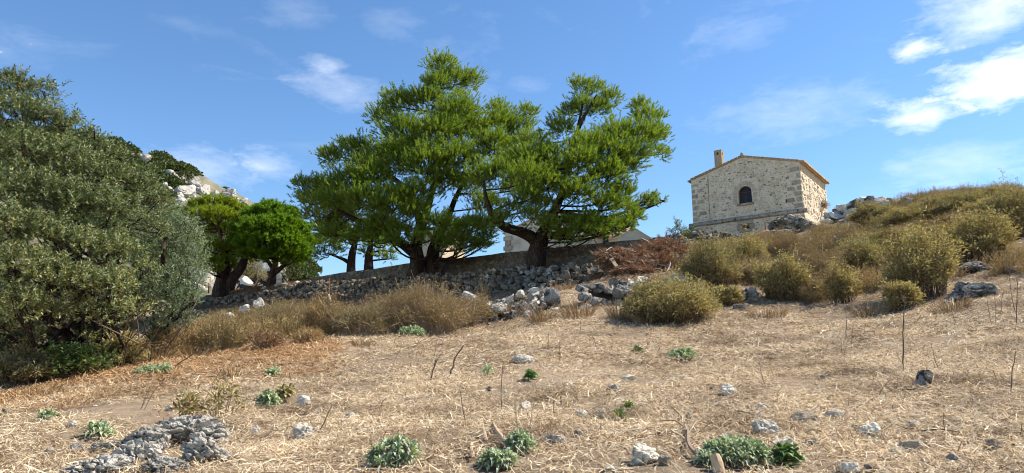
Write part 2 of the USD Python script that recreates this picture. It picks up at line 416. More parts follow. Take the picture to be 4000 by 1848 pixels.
M['bush_brown'] = leaf_mat('brown_leaves', [(0.0, (0.10, 0.06, 0.03)), (0.4, (0.19, 0.13, 0.06)), (0.75, (0.27, 0.20, 0.085)), (1.0, (0.36, 0.30, 0.12))], (1.2, 1.1, 0.7), 0.25)
M['bush_green'] = leaf_mat('green_shrub_leaves', [(0.0, (0.04, 0.075, 0.02)), (0.6, (0.10, 0.155, 0.045)), (1.0, (0.19, 0.235, 0.08))], (1.2, 1.2, 0.5), 0.3)
M['sage'] = leaf_mat('grey_green_leaves', [(0.0, (0.17, 0.22, 0.12)), (0.5, (0.30, 0.36, 0.21)), (1.0, (0.48, 0.52, 0.36))], (1.0, 1.1, 0.6), 0.22, 0.7, 0.2)
M['rosette'] = leaf_mat('rosette_leaves', [(0.0, (0.06, 0.12, 0.03)), (1.0, (0.15, 0.23, 0.07))], (1.0, 1.1, 0.5), 0.22, 0.5, 0.3)
M['bark'] = mat('pine_bark', {'g': ('geometry', {}), 'mp': ('mapping', {'scale': (9.0, 9.0, 2.2)}), 'v': ('voronoi_texture', {'scale': 1.0, 'feature': 'distance_to_edge', 'detail': 2.0}), 'n': ('noise_texture', {'scale': 6.0, 'detail': 6.0}),
    'r': ('rgb_ramp', {'ramp': [(0.0, (0.020, 0.014, 0.011)), (0.18, (0.065, 0.045, 0.034)), (0.6, (0.12, 0.085, 0.066))]}), 'b': ('bump', {'strength': 1.0, 'distance': 0.06}), 'p': ('principled_bsdf', {'roughness': 0.95, 'specular_ior_level': 0.1})},
    [('g.position', 'mp.vector'), ('mp.vector', 'v.vector'), ('v.distance', 'r.fac'), ('r.color', 'p.base_color'), ('v.distance', 'b.height'), ('b.normal', 'p.normal')])
M['rock'] = limestone('limestone', (0.68, 0.62, 0.52), (0.42, 0.38, 0.315), (0.040, 0.036, 0.033), 0.525, 5.0)
M['rock_dark'] = limestone('lichened_limestone', (0.38, 0.35, 0.305), (0.15, 0.138, 0.122), (0.024, 0.022, 0.021), 0.47, 3.6)
M['outcrop'] = limestone('pitted_limestone', (0.66, 0.61, 0.53), (0.40, 0.365, 0.31), (0.035, 0.032, 0.03), 0.495, 9.0)
M['rock_far'] = limestone('far_limestone', (0.46, 0.43, 0.38), (0.27, 0.25, 0.22), (0.09, 0.085, 0.075), 0.55, 0.35, 0.8)
M['rock_pale'] = limestone('pale_limestone', (0.64, 0.58, 0.49), (0.42, 0.38, 0.32), (0.10, 0.09, 0.08), 0.58, 8.0)
M['rock_tan'] = limestone('tan_stone', (0.38, 0.32, 0.24), (0.22, 0.18, 0.13), (0.07, 0.06, 0.05), 0.58, 8.0)
M['brick'] = noise_color('red_fired_clay', [(0.3, (0.22, 0.09, 0.05)), (0.7, (0.36, 0.18, 0.11))], 20, bump=0.5)
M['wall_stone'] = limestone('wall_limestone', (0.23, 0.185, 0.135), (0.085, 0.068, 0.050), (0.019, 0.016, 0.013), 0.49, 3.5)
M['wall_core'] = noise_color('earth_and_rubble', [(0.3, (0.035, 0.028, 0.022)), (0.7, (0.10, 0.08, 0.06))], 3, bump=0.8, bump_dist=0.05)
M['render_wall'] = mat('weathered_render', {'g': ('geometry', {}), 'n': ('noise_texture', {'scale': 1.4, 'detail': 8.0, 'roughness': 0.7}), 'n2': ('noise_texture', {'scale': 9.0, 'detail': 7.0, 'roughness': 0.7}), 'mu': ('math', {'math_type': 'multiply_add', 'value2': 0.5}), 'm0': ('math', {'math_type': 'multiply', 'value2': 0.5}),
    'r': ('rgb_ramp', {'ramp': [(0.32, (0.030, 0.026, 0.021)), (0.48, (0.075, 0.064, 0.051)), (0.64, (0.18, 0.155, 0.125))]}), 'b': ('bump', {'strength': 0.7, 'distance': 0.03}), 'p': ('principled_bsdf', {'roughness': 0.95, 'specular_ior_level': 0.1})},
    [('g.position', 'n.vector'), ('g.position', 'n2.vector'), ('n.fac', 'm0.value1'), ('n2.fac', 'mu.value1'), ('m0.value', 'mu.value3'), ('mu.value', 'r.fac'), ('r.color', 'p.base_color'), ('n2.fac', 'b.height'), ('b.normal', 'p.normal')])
M['mortar'] = mat('lime_mortar', {'g': ('geometry', {}), 'n': ('noise_texture', {'scale': 2.2, 'detail': 8.0, 'roughness': 0.7}), 'v': ('voronoi_texture', {'scale': 7.0, 'feature': 'f1', 'detail': 1.0, 'randomness': 1.0}), 'n2': ('noise_texture', {'scale': 13.0, 'detail': 6.0, 'roughness': 0.7}),
    'r': ('rgb_ramp', {'ramp': [(0.25, (0.42, 0.335, 0.225)), (0.55, (0.61, 0.50, 0.35)), (0.8, (0.72, 0.61, 0.45))]}), 'r2': ('rgb_ramp', {'ramp': [(0.36, (0.55, 0.52, 0.50)), (0.5, (1, 1, 1))]}), 'mx': ('mix_color', {'blend_type': 'multiply', 'fac': 0.8}), 'b': ('bump', {'strength': 1.0, 'distance': 0.05}),
    'p': ('principled_bsdf', {'roughness': 0.95, 'specular_ior_level': 0.1})},
    [('g.position', 'n.vector'), ('g.position', 'v.vector'), ('g.position', 'n2.vector'), ('n.fac', 'r.fac'), ('n2.fac', 'r2.fac'), ('r.color', 'mx.a'), ('r2.color', 'mx.b'), ('mx.result', 'p.base_color'), ('n2.fac', 'b.height'), ('b.normal', 'p.normal')])
for i, (a, b) in enumerate([((0.15, 0.122, 0.092), (0.27, 0.225, 0.17)), ((0.29, 0.235, 0.165), (0.45, 0.37, 0.265)), ((0.42, 0.36, 0.27), (0.60, 0.52, 0.40))]):
    M[f'house_stone{i}'] = noise_color(f'house_stone_{"abc"[i]}', [(0.3, a), (0.7, b)], 7, bump=0.6, bump_dist=0.03, rnd=0.2)
M['quoin'] = noise_color('brown_sandstone', [(0.3, (0.20, 0.16, 0.115)), (0.7, (0.37, 0.31, 0.225))], 6, bump=0.6, bump_dist=0.02, rnd=0.22)
M['arch'] = noise_color('grey_sandstone', [(0.3, (0.28, 0.23, 0.165)), (0.7, (0.45, 0.385, 0.285))], 6, bump=0.6, bump_dist=0.02, rnd=0.12)
M['ledge'] = limestone('lichened_ledge', (0.42, 0.39, 0.34), (0.22, 0.18, 0.13), (0.04, 0.035, 0.03), 0.50, 4.0, 0.6)
M['plaster'] = noise_color('beige_plaster', [(0.3, (0.42, 0.34, 0.23)), (0.7, (0.54, 0.455, 0.32))], 1.3, 8, bump=0.3)
M['plaster_grey'] = noise_color('stained_plaster', [(0.28, (0.24, 0.20, 0.15)), (0.5, (0.40, 0.34, 0.26)), (0.75, (0.47, 0.41, 0.31))], 1.1, 9, bump=0.4)
M['tile'] = noise_color('clay_roof_tile', [(0.3, (0.26, 0.19, 0.125)), (0.7, (0.41, 0.325, 0.225))], 8, rnd=0.25, bump=0.3)
M['tile_pale'] = noise_color('pale_roof_tile', [(0.3, (0.50, 0.36, 0.22)), (0.7, (0.66, 0.53, 0.36))], 8, rnd=0.2)
M['wood_red'] = noise_color('dark_red_paint', [(0.3, (0.055, 0.016, 0.014)), (0.7, (0.10, 0.028, 0.022))], 10, rough=0.5)
M['dark'] = noise_color('dark_interior', [(0.3, (0.012, 0.011, 0.010)), (0.7, (0.025, 0.022, 0.02))], 5)
M['glass'] = mat('window_glass', {'p': ('principled_bsdf', {'base_color': (0.016, 0.018, 0.018), 'roughness': 0.12, 'specular_ior_level': 0.18})}, [])
M['chimney'] = noise_color('chimney_render', [(0.3, (0.20, 0.15, 0.095)), (0.7, (0.33, 0.255, 0.165))], 3, 7, bump=0.4)
M['metal'] = noise_color('grey_sheet_metal', [(0.3, (0.36, 0.36, 0.35)), (0.7, (0.50, 0.50, 0.48))], 5, rough=0.5)
M['rust'] = noise_color('rusty_iron', [(0.3, (0.20, 0.075, 0.03)), (0.7, (0.36, 0.16, 0.07))], 12)
M['white_wood'] = noise_color('weathered_pale_wood', [(0.3, (0.45, 0.40, 0.33)), (0.7, (0.66, 0.61, 0.53))], 9)
M['plank'] = noise_color('old_plank', [(0.3, (0.28, 0.19, 0.11)), (0.7, (0.46, 0.34, 0.22))], 9)
M['iron'] = noise_color('dark_iron', [(0.3, (0.03, 0.025, 0.022)), (0.7, (0.07, 0.055, 0.045))], 9)
M['skin'] = noise_color('tanned_skin', [(0.3, (0.34, 0.17, 0.11)), (0.7, (0.44, 0.24, 0.16))], 6, rough=0.5)
M['hair'] = noise_color('black_hair', [(0.3, (0.010, 0.008, 0.007)), (0.7, (0.022, 0.017, 0.014))], 30, rough=0.5)
M['cloth_dark'] = noise_color('dark_cloth', [(0.3, (0.018, 0.018, 0.02)), (0.7, (0.04, 0.04, 0.044))], 14)
M['cloth_grey'] = noise_color('charcoal_cloth', [(0.3, (0.04, 0.043, 0.05)), (0.7, (0.075, 0.08, 0.09))], 14)

# ------------------------------------------------------------------ the ground
_c = [  # (pixel x, pixel y, metres ahead)
    (-900, 1848, 6.0), (-900, 1640, 9.0), (0, 1848, 5.6), (1000, 1848, 5.3), (2000, 1848, 5.2), (3000, 1848, 5.0), (4000, 1848, 4.8), (4700, 1848, 4.7),
    (0, 1680, 8.0), (1000, 1630, 8.0), (2000, 1600, 8.0), (3000, 1570, 7.6), (4000, 1520, 7.2),
    (0, 1530, 11.0), (400, 1440, 12.5), (700, 1390, 14.0), (1000, 1340, 15.0), (1300, 1315, 16.0), (1700, 1290, 17.0), (2000, 1243, 17.5), (2300, 1235, 17.3), (2700, 1275, 15.3), (3050, 1240, 15.8), (3550, 1200, 15.0), (4050, 1150, 13.3),
    (2000, 1430, 11.2), (3000, 1400, 10.8), (1000, 1470, 11.0), (3700, 1340, 10.5),
    (300, 1440, 22), (820, 1290, 26), (900, 1245, 32), (1100, 1225, 30), (1300, 1200, 32), (1650, 1200, 28.8), (1650, 1180, 31.5), (2000, 1185, 25.0), (2000, 1160, 28.6), (1650, 1250, 22.5), (1300, 1270, 23.5),
    (2250, 1140, 21.8), (2250, 1125, 25.8), (2450, 1115, 21.8), (2450, 1050, 26), (2450, 990, 29), (2600, 1040, 26.0), (2560, 985, 29.4),
    (2700, 1130, 20), (2700, 1065, 24), (2700, 1005, 29), (3000, 1100, 22), (3000, 1010, 28), (3000, 945, 33), (3300, 1100, 20), (3300, 1005, 25), (3300, 900, 31),
    (3600, 1000, 22), (3600, 850, 29), (3600, 785, 32), (4000, 1000, 18), (4000, 850, 24), (4000, 772, 28.5), (4600, 1100, 12), (4600, 900, 19), (4600, 740, 26),
    # top of the dry stone terrace and the strip under the pines
    (780, 1160, 43.2), (940, 1121, 42.2), (1060, 1113, 41.4), (1100, 1108, 41.2), (1220, 1101, 40.6), (1400, 1085, 38.4), (1650, 1048, 34.9), (1850, 1030, 33.4), (2100, 1003, 31.8), (2300, 995, 30.6),
    (1650, 1076, 33.9), (2000, 1050, 31.1), (2300, 1040, 28.9), (1300, 1100, 38.3)]
_pts = [P(*q) for q in _c]
_pts += [np.array(q, float) for q in [
    (0, 0, 0.05), (-8, 0, 0.0), (8, 0, 0.15), (0, -6, -0.9), (-20, 5, 0.6), (-20, 16, 1.4), (-26, 30, 3.0), (-40, 30, 3.0), (20, 4, 1.3), (30, 10, 3.3), (24, 20, 7.2), (34, 30, 10.2),
    (-24, 46, 6.6), (-12, 48, 6.9), (-4, 46, 7.1), (4, 42, 7.3), (8, 38, 7.6), (-20, 62, 7.2), (0, 62, 7.6), (12, 60, 8.6), (9, 45, 8.5), (24, 60, 10.8), (26, 45, 10.5), (40, 60, 11), (34, 40, 10.8)]]
_pts = np.array(_pts)
_rbf = RBFInterpolator(_pts[:, :2], _pts[:, 2], kernel='thin_plate_spline', smoothing=0.15)


def _axis(lo, hi, step, far):
    core = np.arange(lo, hi + 1e-6, step)
    out, s, x = [], step, hi
    while x < far:
        s *= 1.35; x += s; out.append(x)
    out2, s, x = [], step, lo
    while x > -far:
        s *= 1.35; x -= s; out2.append(x)
    return np.array(out2[::-1] + list(core) + out)


GX, GY = _axis(-34, 38, 0.2, 2500), _axis(-4, 62, 0.2, 2500)
_cx, _cy = np.arange(-40, 42.1, 1.0), np.arange(-8, 66.1, 1.0)
_q = np.stack(np.meshgrid(_cx, _cy, indexing='ij'), -1)
_coarse = RegularGridInterpolator((_cx, _cy), _rbf(_q.reshape(-1, 2)).reshape(len(_cx), len(_cy)), method='cubic')


_RB = curve(np.array([P(*q) for q in [(720, 1295, 40.2), (900, 1252, 39.6), (1100, 1216, 38.4), (1300, 1194, 36.4), (1480, 1172, 34.6), (1650, 1166, 32.6), (1850, 1160, 30.8), (2050, 1146, 29.0), (2300, 1122, 27.0), (2420, 1085, 26.8)]]), 200)
_RT = curve(np.array([P(*q) for q in [(720, 1185, 41.6), (900, 1160, 41.0), (1080, 1134, 39.9), (1200, 1106, 39.0), (1330, 1104, 37.8), (1480, 1086, 35.8), (1650, 1078, 33.8), (1850, 1068, 32.2), (2050, 1050, 30.6), (2300, 1040, 28.8), (2420, 1046, 27.4)]]), 200)


def carve(x, y, z):
    """Steps the ground down in front of the retaining wall and levels it behind."""
    m = (x > _RB[:, 0].min() - 0.5) & (x < _RB[:, 0].max() + 0.2) & (y > 22) & (y < 46)
    if not m.any(): return z
    X, Y, Zz = x[m], y[m], z[m].copy()
    k = np.argmin((X[:, None] - _RB[None, :, 0]) ** 2 + (Y[:, None] - _RB[None, :, 1]) ** 2, 1)
    b, t = _RB[k], _RT[k]
    ax = t[:, :2] - b[:, :2]; L = np.linalg.norm(ax, axis=1)
    d = ((X - b[:, 0]) * ax[:, 0] + (Y - b[:, 1]) * ax[:, 1]) / L
    fade = np.clip((X - _RB[:, 0].min() + 0.5) / 2, 0, 1) * np.clip((_RB[:, 0].max() + 0.2 - X) / 1.5, 0, 1)
    front = (d <= 0.25) & (d > -7)
    lim = b[:, 2] + 0.02 - np.clip(-d, 0, 7) * 0.03
    zf = np.minimum(Zz, lim + np.clip((-d - 4) / 3, 0, 1) * 3)
    rise = (d > 0.25) & (d < L + 0.35)
    w = np.clip((d - 0.25) / np.maximum(L + 0.1, .3), 0, 1)
    zr = b[:, 2] * (1 - w) + (t[:, 2] - 0.12) * w
    over = (d >= L + 0.35) & (d < L + 3)
    zo = np.minimum(Zz, t[:, 2] - 0.10 + (d - L - 0.35) * 1.0)
    new = np.where(front, zf, np.where(rise, np.minimum(Zz, zr), np.where(over, zo, Zz)))
    Zz = Zz * (1 - fade) + new * fade
    z = z.copy(); z[m] = Zz
    return z


def base_h(x, y):
    x, y = np.asarray(x, float), np.asarray(y, float)
    qx, qy = np.clip(x, -39.5, 41.5), np.clip(y, -7.5, 65.5)
    z = _coarse(np.stack([qx, qy], -1))
    out = np.hypot(x - qx, y - qy)
    z = z - np.minimum(out * 0.06, 14)
    p = np.stack([x, y, np.zeros_like(x)], -1)
    near = np.clip(1 - out / 20, 0, 1)
    z = z + near * ((meshkit.fbm(p * 0.7, 3, 3) - 0.5) * 0.16 + (meshkit.fbm(p * 3.1, 3, 8) - 0.5) * 0.07)
    return z


_gx, _gy = np.meshgrid(GX, GY, indexing='ij')
_gz = carve(_gx, _gy, base_h(_gx, _gy))
_ground = RegularGridInterpolator((GX, GY), _gz)


def H(x, y):
    return _ground(np.stack([np.asarray(x, float), np.asarray(y, float)], -1))


def G(px, py, lo=3.0, hi=46.0):
    """The first point of the ground seen at a pixel of the photograph."""
    r = ray(px, py); r = r / r[1]
    s = np.linspace(lo, hi, 1500)
    p = EYE + r * s[:, None]
    below = np.nonzero(p[:, 2] < H(p[:, 0], p[:, 1]))[0]
    k = below[0] if len(below) else len(s) - 1
    return np.array([p[k, 0], p[k, 1], float(H(p[k, 0], p[k, 1]))])


def normals(x, y, e=0.25):
    n = np.stack([-(H(x + e, y) - H(x - e, y)) / (2 * e), -(H(x, y + e) - H(x, y - e)) / (2 * e), np.ones_like(x)], -1)
    return unit(n)


nx, ny = _gx.shape
i = np.arange(nx * ny).reshape(nx, ny)
gf = np.concatenate([np.stack([i[:-1, :-1], i[1:, :-1], i[1:, 1:]], -1).reshape(-1, 3), np.stack([i[:-1, :-1], i[1:, 1:], i[:-1, 1:]], -1).reshape(-1, 3)])
g = usdkit.mesh(stage, '/World/ground', (np.stack([_gx, _gy, _gz], -1).reshape(-1, 3), gf), M['ground'], True)
tag(g.GetPrim(), 'dry grassy hillside of straw coloured ground rising to the walls', 'ground', kind='structure')

# ------------------------------------------------------------------ the rocky hill far left
rng = np.random.default_rng(5)
crest = [(-900, 330, 215), (-300, 420, 215), (200, 520, 210), (400, 575, 205), (530, 612, 200), (600, 638, 195), (680, 668, 190), (740, 700, 182), (800, 735, 176), (860, 765, 170), (930, 790, 165), (975, 822, 158), (1010, 880, 140), (1070, 965, 115), (1130, 1040, 95), (1190, 1085, 80)]
cr = curve(np.array([P(*q) for q in crest]), 90)
foot = curve(np.array([(-75, 48, 5.0), (-45, 50, 5.6), (-26, 52, 6.2), (-20, 54, 6.6), (-15, 55, 6.7), (-11.5, 56, 6.8)], float), 90)
V = np.linspace(0, 1, 60)
hs = foot[:, None] * (1 - V[None, :, None]) + cr[:, None] * V[None, :, None]
hs[..., 2] += (np.sin(V * math.pi) * 6.0)[None, :] * np.linspace(1, 0.0, 90)[:, None]
back = cr[:, None] + np.linspace(0.05, 1, 12)[None, :, None] * np.array([-10, 90, -60.0])
back[..., 2] = cr[:, None, 2] - np.linspace(0.05, 1, 12)[None] ** 1.5 * (cr[:, None, 2] - 3)
hs = np.concatenate([hs, back], 1)
amp = np.concatenate([np.clip(V * 3, 0, 1) * np.clip((1 - V) * 6 + 0.25, 0, 1), np.ones(12)])
hs[..., 2] += (meshkit.fbm(hs * 0.05, 4, 2) - 0.5) * 9 * amp + (meshkit.fbm(hs * 0.3, 3, 4) - 0.5) * 2.2 * amp
i = np.arange(hs.shape[0] * hs.shape[1]).reshape(hs.shape[:2])
hf = np.concatenate([np.stack([i[:-1, :-1], i[1:, :-1], i[1:, 1:]], -1).reshape(-1, 3), np.stack([i[:-1, :-1], i[1:, 1:], i[:-1, 1:]], -1).reshape(-1, 3)])
M['hill'] = noise_color('hill_soil', [(0.3, (0.09, 0.09, 0.05)), (0.5, (0.13, 0.12, 0.075)), (0.7, (0.19, 0.17, 0.125))], 0.25, 8, bump=0.8, bump_dist=0.4)
hill = Thing('hillside', 'steep rocky hill with green scrub behind the left tree', 'hill', (-30, 55, 6), kind='structure')
hill.part('slope', (hs.reshape(-1, 3), hf), M['hill'], True)


def on_hill(px, py):
    """The nearest point of the hill slope to a pixel's line of sight."""
    q = hs[:, :60].reshape(-1, 3)
    w = (q - EYE) @ FWD
    u = 2000 + F * (q[:, 0]) / w; v = 924 - F * ((q - EYE) @ UPV) / w
    d2 = (u - px) ** 2 + (v - py) ** 2
    near = d2 < max(14.0 ** 2, d2.min() * 1.01)
    return q[near][np.argmin(w[near])]


rk = [(560, 616, 70, 34), (590, 650, 30, 22), (545, 642, 40, 20), (685, 690, 50, 26), (764, 710, 50, 36), (726, 752, 92, 50), (796, 748, 78, 50), (705, 790, 54, 30), (662, 776, 42, 28), (842, 764, 46, 40), (900, 756, 66, 34),
      (949, 784, 46, 28), (908, 784, 66, 24), (960, 806, 46, 24), (760, 790, 80, 30), (830, 800, 90, 30), (690, 812, 60, 26), (640, 720, 30, 16), (750, 896, 36, 40), (985, 850, 40, 40), (720, 860, 60, 30), (610, 700, 26, 14),
      (790, 775, 40, 26), (870, 790, 46, 26), (745, 735, 46, 28), (815, 775, 50, 30), (700, 765, 40, 26), (930, 800, 40, 22)]
for k, (px, py, w, h) in enumerate(rk):
    q = on_hill(px, py)
    D = q[1]
    s = D / F * 1.05
    v, f = rock((w * s, w * s * 0.9, h * s * 1.35), 40 + k, 3, 10, 0.13, 1.5, 0.25)
    hill.part('rock', (rotz(v, rng.uniform(0, 6)) + P(px, py + h * 0.1, D - 1.0), f), M['rock_far'], 35)
rr2 = np.random.default_rng(19)
sm = []
for k in range(110):
    px = rr2.uniform(640, 985); py = np.interp(px, [530, 640, 740, 860, 940, 985], [620, 655, 705, 770, 800, 850]) + rr2.uniform(2, 115)
    q = on_hill(px, py); s = q[1] / F; w = rr2.uniform(12, 44)
    v, f = rock((w * s, w * s, w * s * rr2.uniform(.5, .9)), 1500 + k, 2, 9, 0.08, 1.5)
    sm.append((rotz(v, rr2.uniform(0, 6)) + q, f))
hill.part('small_rocks', join(sm), M['rock_far'], 35, kind='stuff')
low = [(800, 1085, 130, 100, 60), (775, 1125, 70, 40, 56), (905, 1085, 40, 60, 58), (957, 1105, 66, 44, 55), (1025, 1045, 90, 80, 64), (1088, 1072, 78, 100, 58), (1078, 1040, 44, 46, 60), (955, 1086, 20, 14, 57), (870, 1060, 60, 40, 70), (760, 1090, 60, 60, 66)]
for k, (px, py, w, h, D) in enumerate(low):
    s = D / F
    v, f = rock((w * s, w * s * 0.8, h * s * 1.2), 90 + k, 3, 8, 0.07, 1.3, 0.1)
    hill.part('rock', (v + P(px, py, D), f), M['rock_far'], 35)


def leaf_cloud(n, L, W, seed, flat=0.8):
    r = np.random.default_rng(seed)
    d = unit(r.normal(size=(n, 3))); d[:, 2] = np.abs(d[:, 2]) * 1.1 - 0.25
    lump = 0.72 + 0.5 * meshkit.noise(d * 2.6 + seed)
    pos = d * lump[:, None] * r.uniform(0.72, 1.0, (n, 1)) * np.array([1, 1, flat])
    return leaf_quads(pos, d + r.normal(size=(n, 3)) * 0.7, L, W, r)


protos = [(f'shrub_{"abc"[k]}', leaf_cloud(420, 0.26, 0.17, 60 + k), M['scrub']) for k in range(3)]
flat = hs[:, 2:60].reshape(-1, 3)
take = rng.choice(len(flat), 3400)
q = flat[take] + rng.normal(size=(3400, 3)) * np.array([1.2, 1.2, 0.0])
u = np.array([proj(x)[0] for x in q]); vv = np.array([proj(x)[1] for x in q])
bare = meshkit.fbm(q * 0.045 + 3, 3, 12) + 0.25 * np.clip((u - 640) / 150, 0, 1) + 0.12 * np.clip((u - 640) / 80, 0, 1) * np.clip((900 - vv) / 60, 0, 1)
keep = (bare < 0.86) & (u > -1200) & (u < 1200) & ~((u > 742) & (vv < np.interp(u, [740, 860, 940, 985, 1010], [705, 770, 800, 850, 880]) + 34))
for px, py, w, h in rk:
    keep &= ~((np.abs(u - px) < w * 0.55) & (vv > py - h * 0.7) & (vv < py + h * 1.1))
q = q[keep]
sz = rng.uniform(1.4, 3.2, len(q)) * np.clip(q[:, 1] / 150, 0.45, 1)
scatter('/World/hillside/scrub', protos, q - np.array([0, 0, 0.2]), quats(np.tile([0, 0, 1.0], (len(q), 1)) + rng.normal(size=(len(q), 3)) * 0.08, rng), sz, rng.integers(0, 3, len(q)), origin=hill.loc)
for k, (px, py, w, D, lab) in enumerate([(826, 742, 44, 176, 'dark round shrub standing on the ridge above the pale rocks'), (880, 752, 46, 170, 'small dark bush between the two last boulders of the far ridge'), (1003, 806, 26, 150, 'thin little tree at the lower right end of the far ridge')]):
    s = D / F
    t = Thing('ridge_shrub', lab, 'shrub', P(px, py + w * 0.3, D))
    v, f = leaf_cloud(700, 0.22, 0.14, 70 + k, 0.8)
    t.part('foliage', (v * w * s * 0.55 + P(px, py - w * 0.05, D), f), M['scrub'])
    t.part('stem', tube(curve([P(px, py + w * 0.6, D), P(px, py, D)], 4), [0.25, 0.12, 0.1, 0.06][:4], 6), M['bark'])

# ------------------------------------------------------------------ the stone house on the right
Rxy = P(3130, 724, 42.0)[:2]
r1 = ray(-1829, 1500); dL = unit(np.array([r1[0], r1[1], 0.0]))      # along the front, away to the left
dS = np.array([-dL[1], dL[0], 0]); dS = dS if dS[1] > 0 else -dS     # along the side, away
Z = np.array([0, 0, 1.0])
z_course = P(3137, 822, 42.0)[2]; z_eave = P(3122, 632, 42.0)[2]
RC = np.array([Rxy[0], Rxy[1], 0.0])


def solve_len(d, px, z):
    lo, hi = 0.0, 30.0
    s0 = np.sign(px - proj(RC + Z * z)[0])
    for _ in range(50):
        m = (lo + hi) / 2
        if (proj(RC + d * m + Z * z)[0] - px) * s0 < 0: lo = m
        else: hi = m
    return lo


LF = solve_len(dL, 2708, z_course); LS = solve_len(dS, 3224, z_eave)
z_base = z_course - 3.4
uA = LF / 2
_, _ya = proj(RC + dL * uA + Z * z_eave)
rise = 0.0
while proj(RC + dL * uA + Z * (z_eave + rise))[1] > 615: rise += 0.02
house = Thing('stone_house', 'square rubble stone house with a chimney and an arched window above the rocks', 'house', RC + Z * z_base)
UPX = np.array([0, 0, 1.0])


def HW(u, w, h):
    """House coordinates: u along the front from the right corner, w back along the side, h absolute height."""
    return RC + dL * u + dS * w + Z * h


def fr(v):
    return RC + v[:, :1] * dL + v[:, 1:2] * dS + v[:, 2:3] * Z


# body with real openings
prof = m3.CrossSection([[(0, z_base), (LF, z_base), (LF, z_eave), (uA, z_eave + rise), (0, z_eave)]])
body = m3.Manifold.extrude(prof, LS).transform([[1, 0, 0, 0], [0, 0, 1, 0], [0, 1, 0, 0]])
if body.volume() < 0: pass
foot_prof = [(-0.0, z_base), (LF, z_base), (LF, z_course), (0, z_course)]


def wall_uv(px, py, plane='front'):
    """Where a pixel's line of sight meets the front or side wall plane: (u along it, height)."""
    r = ray(px, py)
    n, o = (dS, RC) if plane == 'front' else (dL, RC)
    t = ((o - EYE) @ n) / (r @ n)
    p = EYE + r * t
    return float((p - RC) @ (dL if plane == 'front' else dS)), float(p[2])


wl, wb = wall_uv(2886, 797); wr, _ = wall_uv(2939, 797); _, wt = wall_uv(2914, 726)
wu0, wu1 = min(wl, wr), max(wl, wr); wc = (wu0 + wu1) / 2; wrad = (wu1 - wu0) / 2
arch = [(wu0, wb), (wu1, wb)] + [(wc + wrad * math.cos(a), wt - wrad * 0.85 + wrad * 0.85 * math.sin(a)) for a in np.linspace(0, math.pi, 17)]
sl, sb = wall_uv(2902, 897); sr, stp = wall_uv(2929, 877)
su0, su1 = min(sl, sr), max(sl, sr); sb, stp = min(sb, stp), max(sb, stp)


def prism(poly, w0, w1):
    c = m3.CrossSection([poly], m3.FillRule.NonZero)
    m = m3.Manifold.extrude(c, w1 - w0)
    q = m.to_mesh(); v = np.asarray(q.vert_properties[:, :3], float); f = np.asarray(q.tri_verts)
    v = np.stack([v[:, 0], v[:, 2] + w0, v[:, 1]], 1)
    return v, f[:, [0, 2, 1]]


def man(vf):
    return m3.Manifold(m3.Mesh(np.asarray(vf[0], np.float32), np.asarray(vf[1], np.uint32)))


bodym = man(prism([(0, z_base), (LF, z_base), (LF, z_eave), (uA, z_eave + rise), (0, z_eave)], 0, LS))
holes = man(prism(arch, -0.2, 0.32)) + man(prism([(su0, sb), (su1, sb), (su1, stp), (su0, stp)], -0.2, 0.35))
hl, hb_ = wall_uv(3068, 792); hr_, ht_ = wall_uv(3078, 776)
holes += man(prism([(min(hl, hr_), min(hb_, ht_)), (max(hl, hr_), min(hb_, ht_)), (max(hl, hr_) - 0.02, max(hb_, ht_)), (min(hl, hr_) + 0.03, max(hb_, ht_))], -0.2, 0.5))
bv, bf = mv(bodym - holes)
# battered base: widen below the course
house.part('wall', (fr(bv), bf), M['mortar'])
base_v, base_f = mv(m3.Manifold.batch_hull([man(prism([(-0.30, z_base), (LF + 0.30, z_base), (LF + 0.30, z_base + .02), (-0.30, z_base + .02)], -0.30, LS + 0.05)), man(prism([(-0.06, z_course - .16), (LF + 0.06, z_course - .16), (LF + 0.06, z_course - 0.14), (-0.06, z_course - 0.14)], -0.06, LS + 0.01))]) - man(prism([(su0, sb), (su1, sb), (su1, stp), (su0, stp)], -0.6, 0.35)))
house.part('battered_base', (fr(base_v), base_f), M['mortar'])
# arched window
win = house.part('window_frame', (fr(mv(man(prism(arch, 0.20, 0.27)) - man(prism([(wu0 + .07, wb + .07), (wc - .035, wb + .07), (wc - .035, wt - wrad * .95), (wu0 + .07, wt - wrad * .95)], 0, 1)) - man(prism([(wc + .035, wb + .07), (wu1 - .07, wb + .07), (wu1 - .07, wt - wrad * .95), (wc + .035, wt - wrad * .95)], 0, 1))
    - man(prism([(wu0 + .07, wt - wrad * .80), (wu1 - .07, wt - wrad * .80)] + [(wc + (wrad - .07) * math.cos(a), wt - wrad * 0.80 + (wrad * .80 - .07) * math.sin(a)) for a in np.linspace(0.05, math.pi - 0.05, 13)], 0, 1)))[0]), mv(man(prism(arch, 0.20, 0.27)) - man(prism([(wu0 + .07, wb + .07), (wc - .035, wb + .07), (wc - .035, wt - wrad * .95), (wu0 + .07, wt - wrad * .95)], 0, 1)) - man(prism([(wc + .035, wb + .07), (wu1 - .07, wb + .07), (wu1 - .07, wt - wrad * .95), (wc + .035, wt - wrad * .95)], 0, 1))
    - man(prism([(wu0 + .07, wt - wrad * .80), (wu1 - .07, wt - wrad * .80)] + [(wc + (wrad - .07) * math.cos(a), wt - wrad * 0.80 + (wrad * .80 - .07) * math.sin(a)) for a in np.linspace(0.05, math.pi - 0.05, 13)], 0, 1)))[1]), M['wood_red'], label='dark red frame of the arched window')
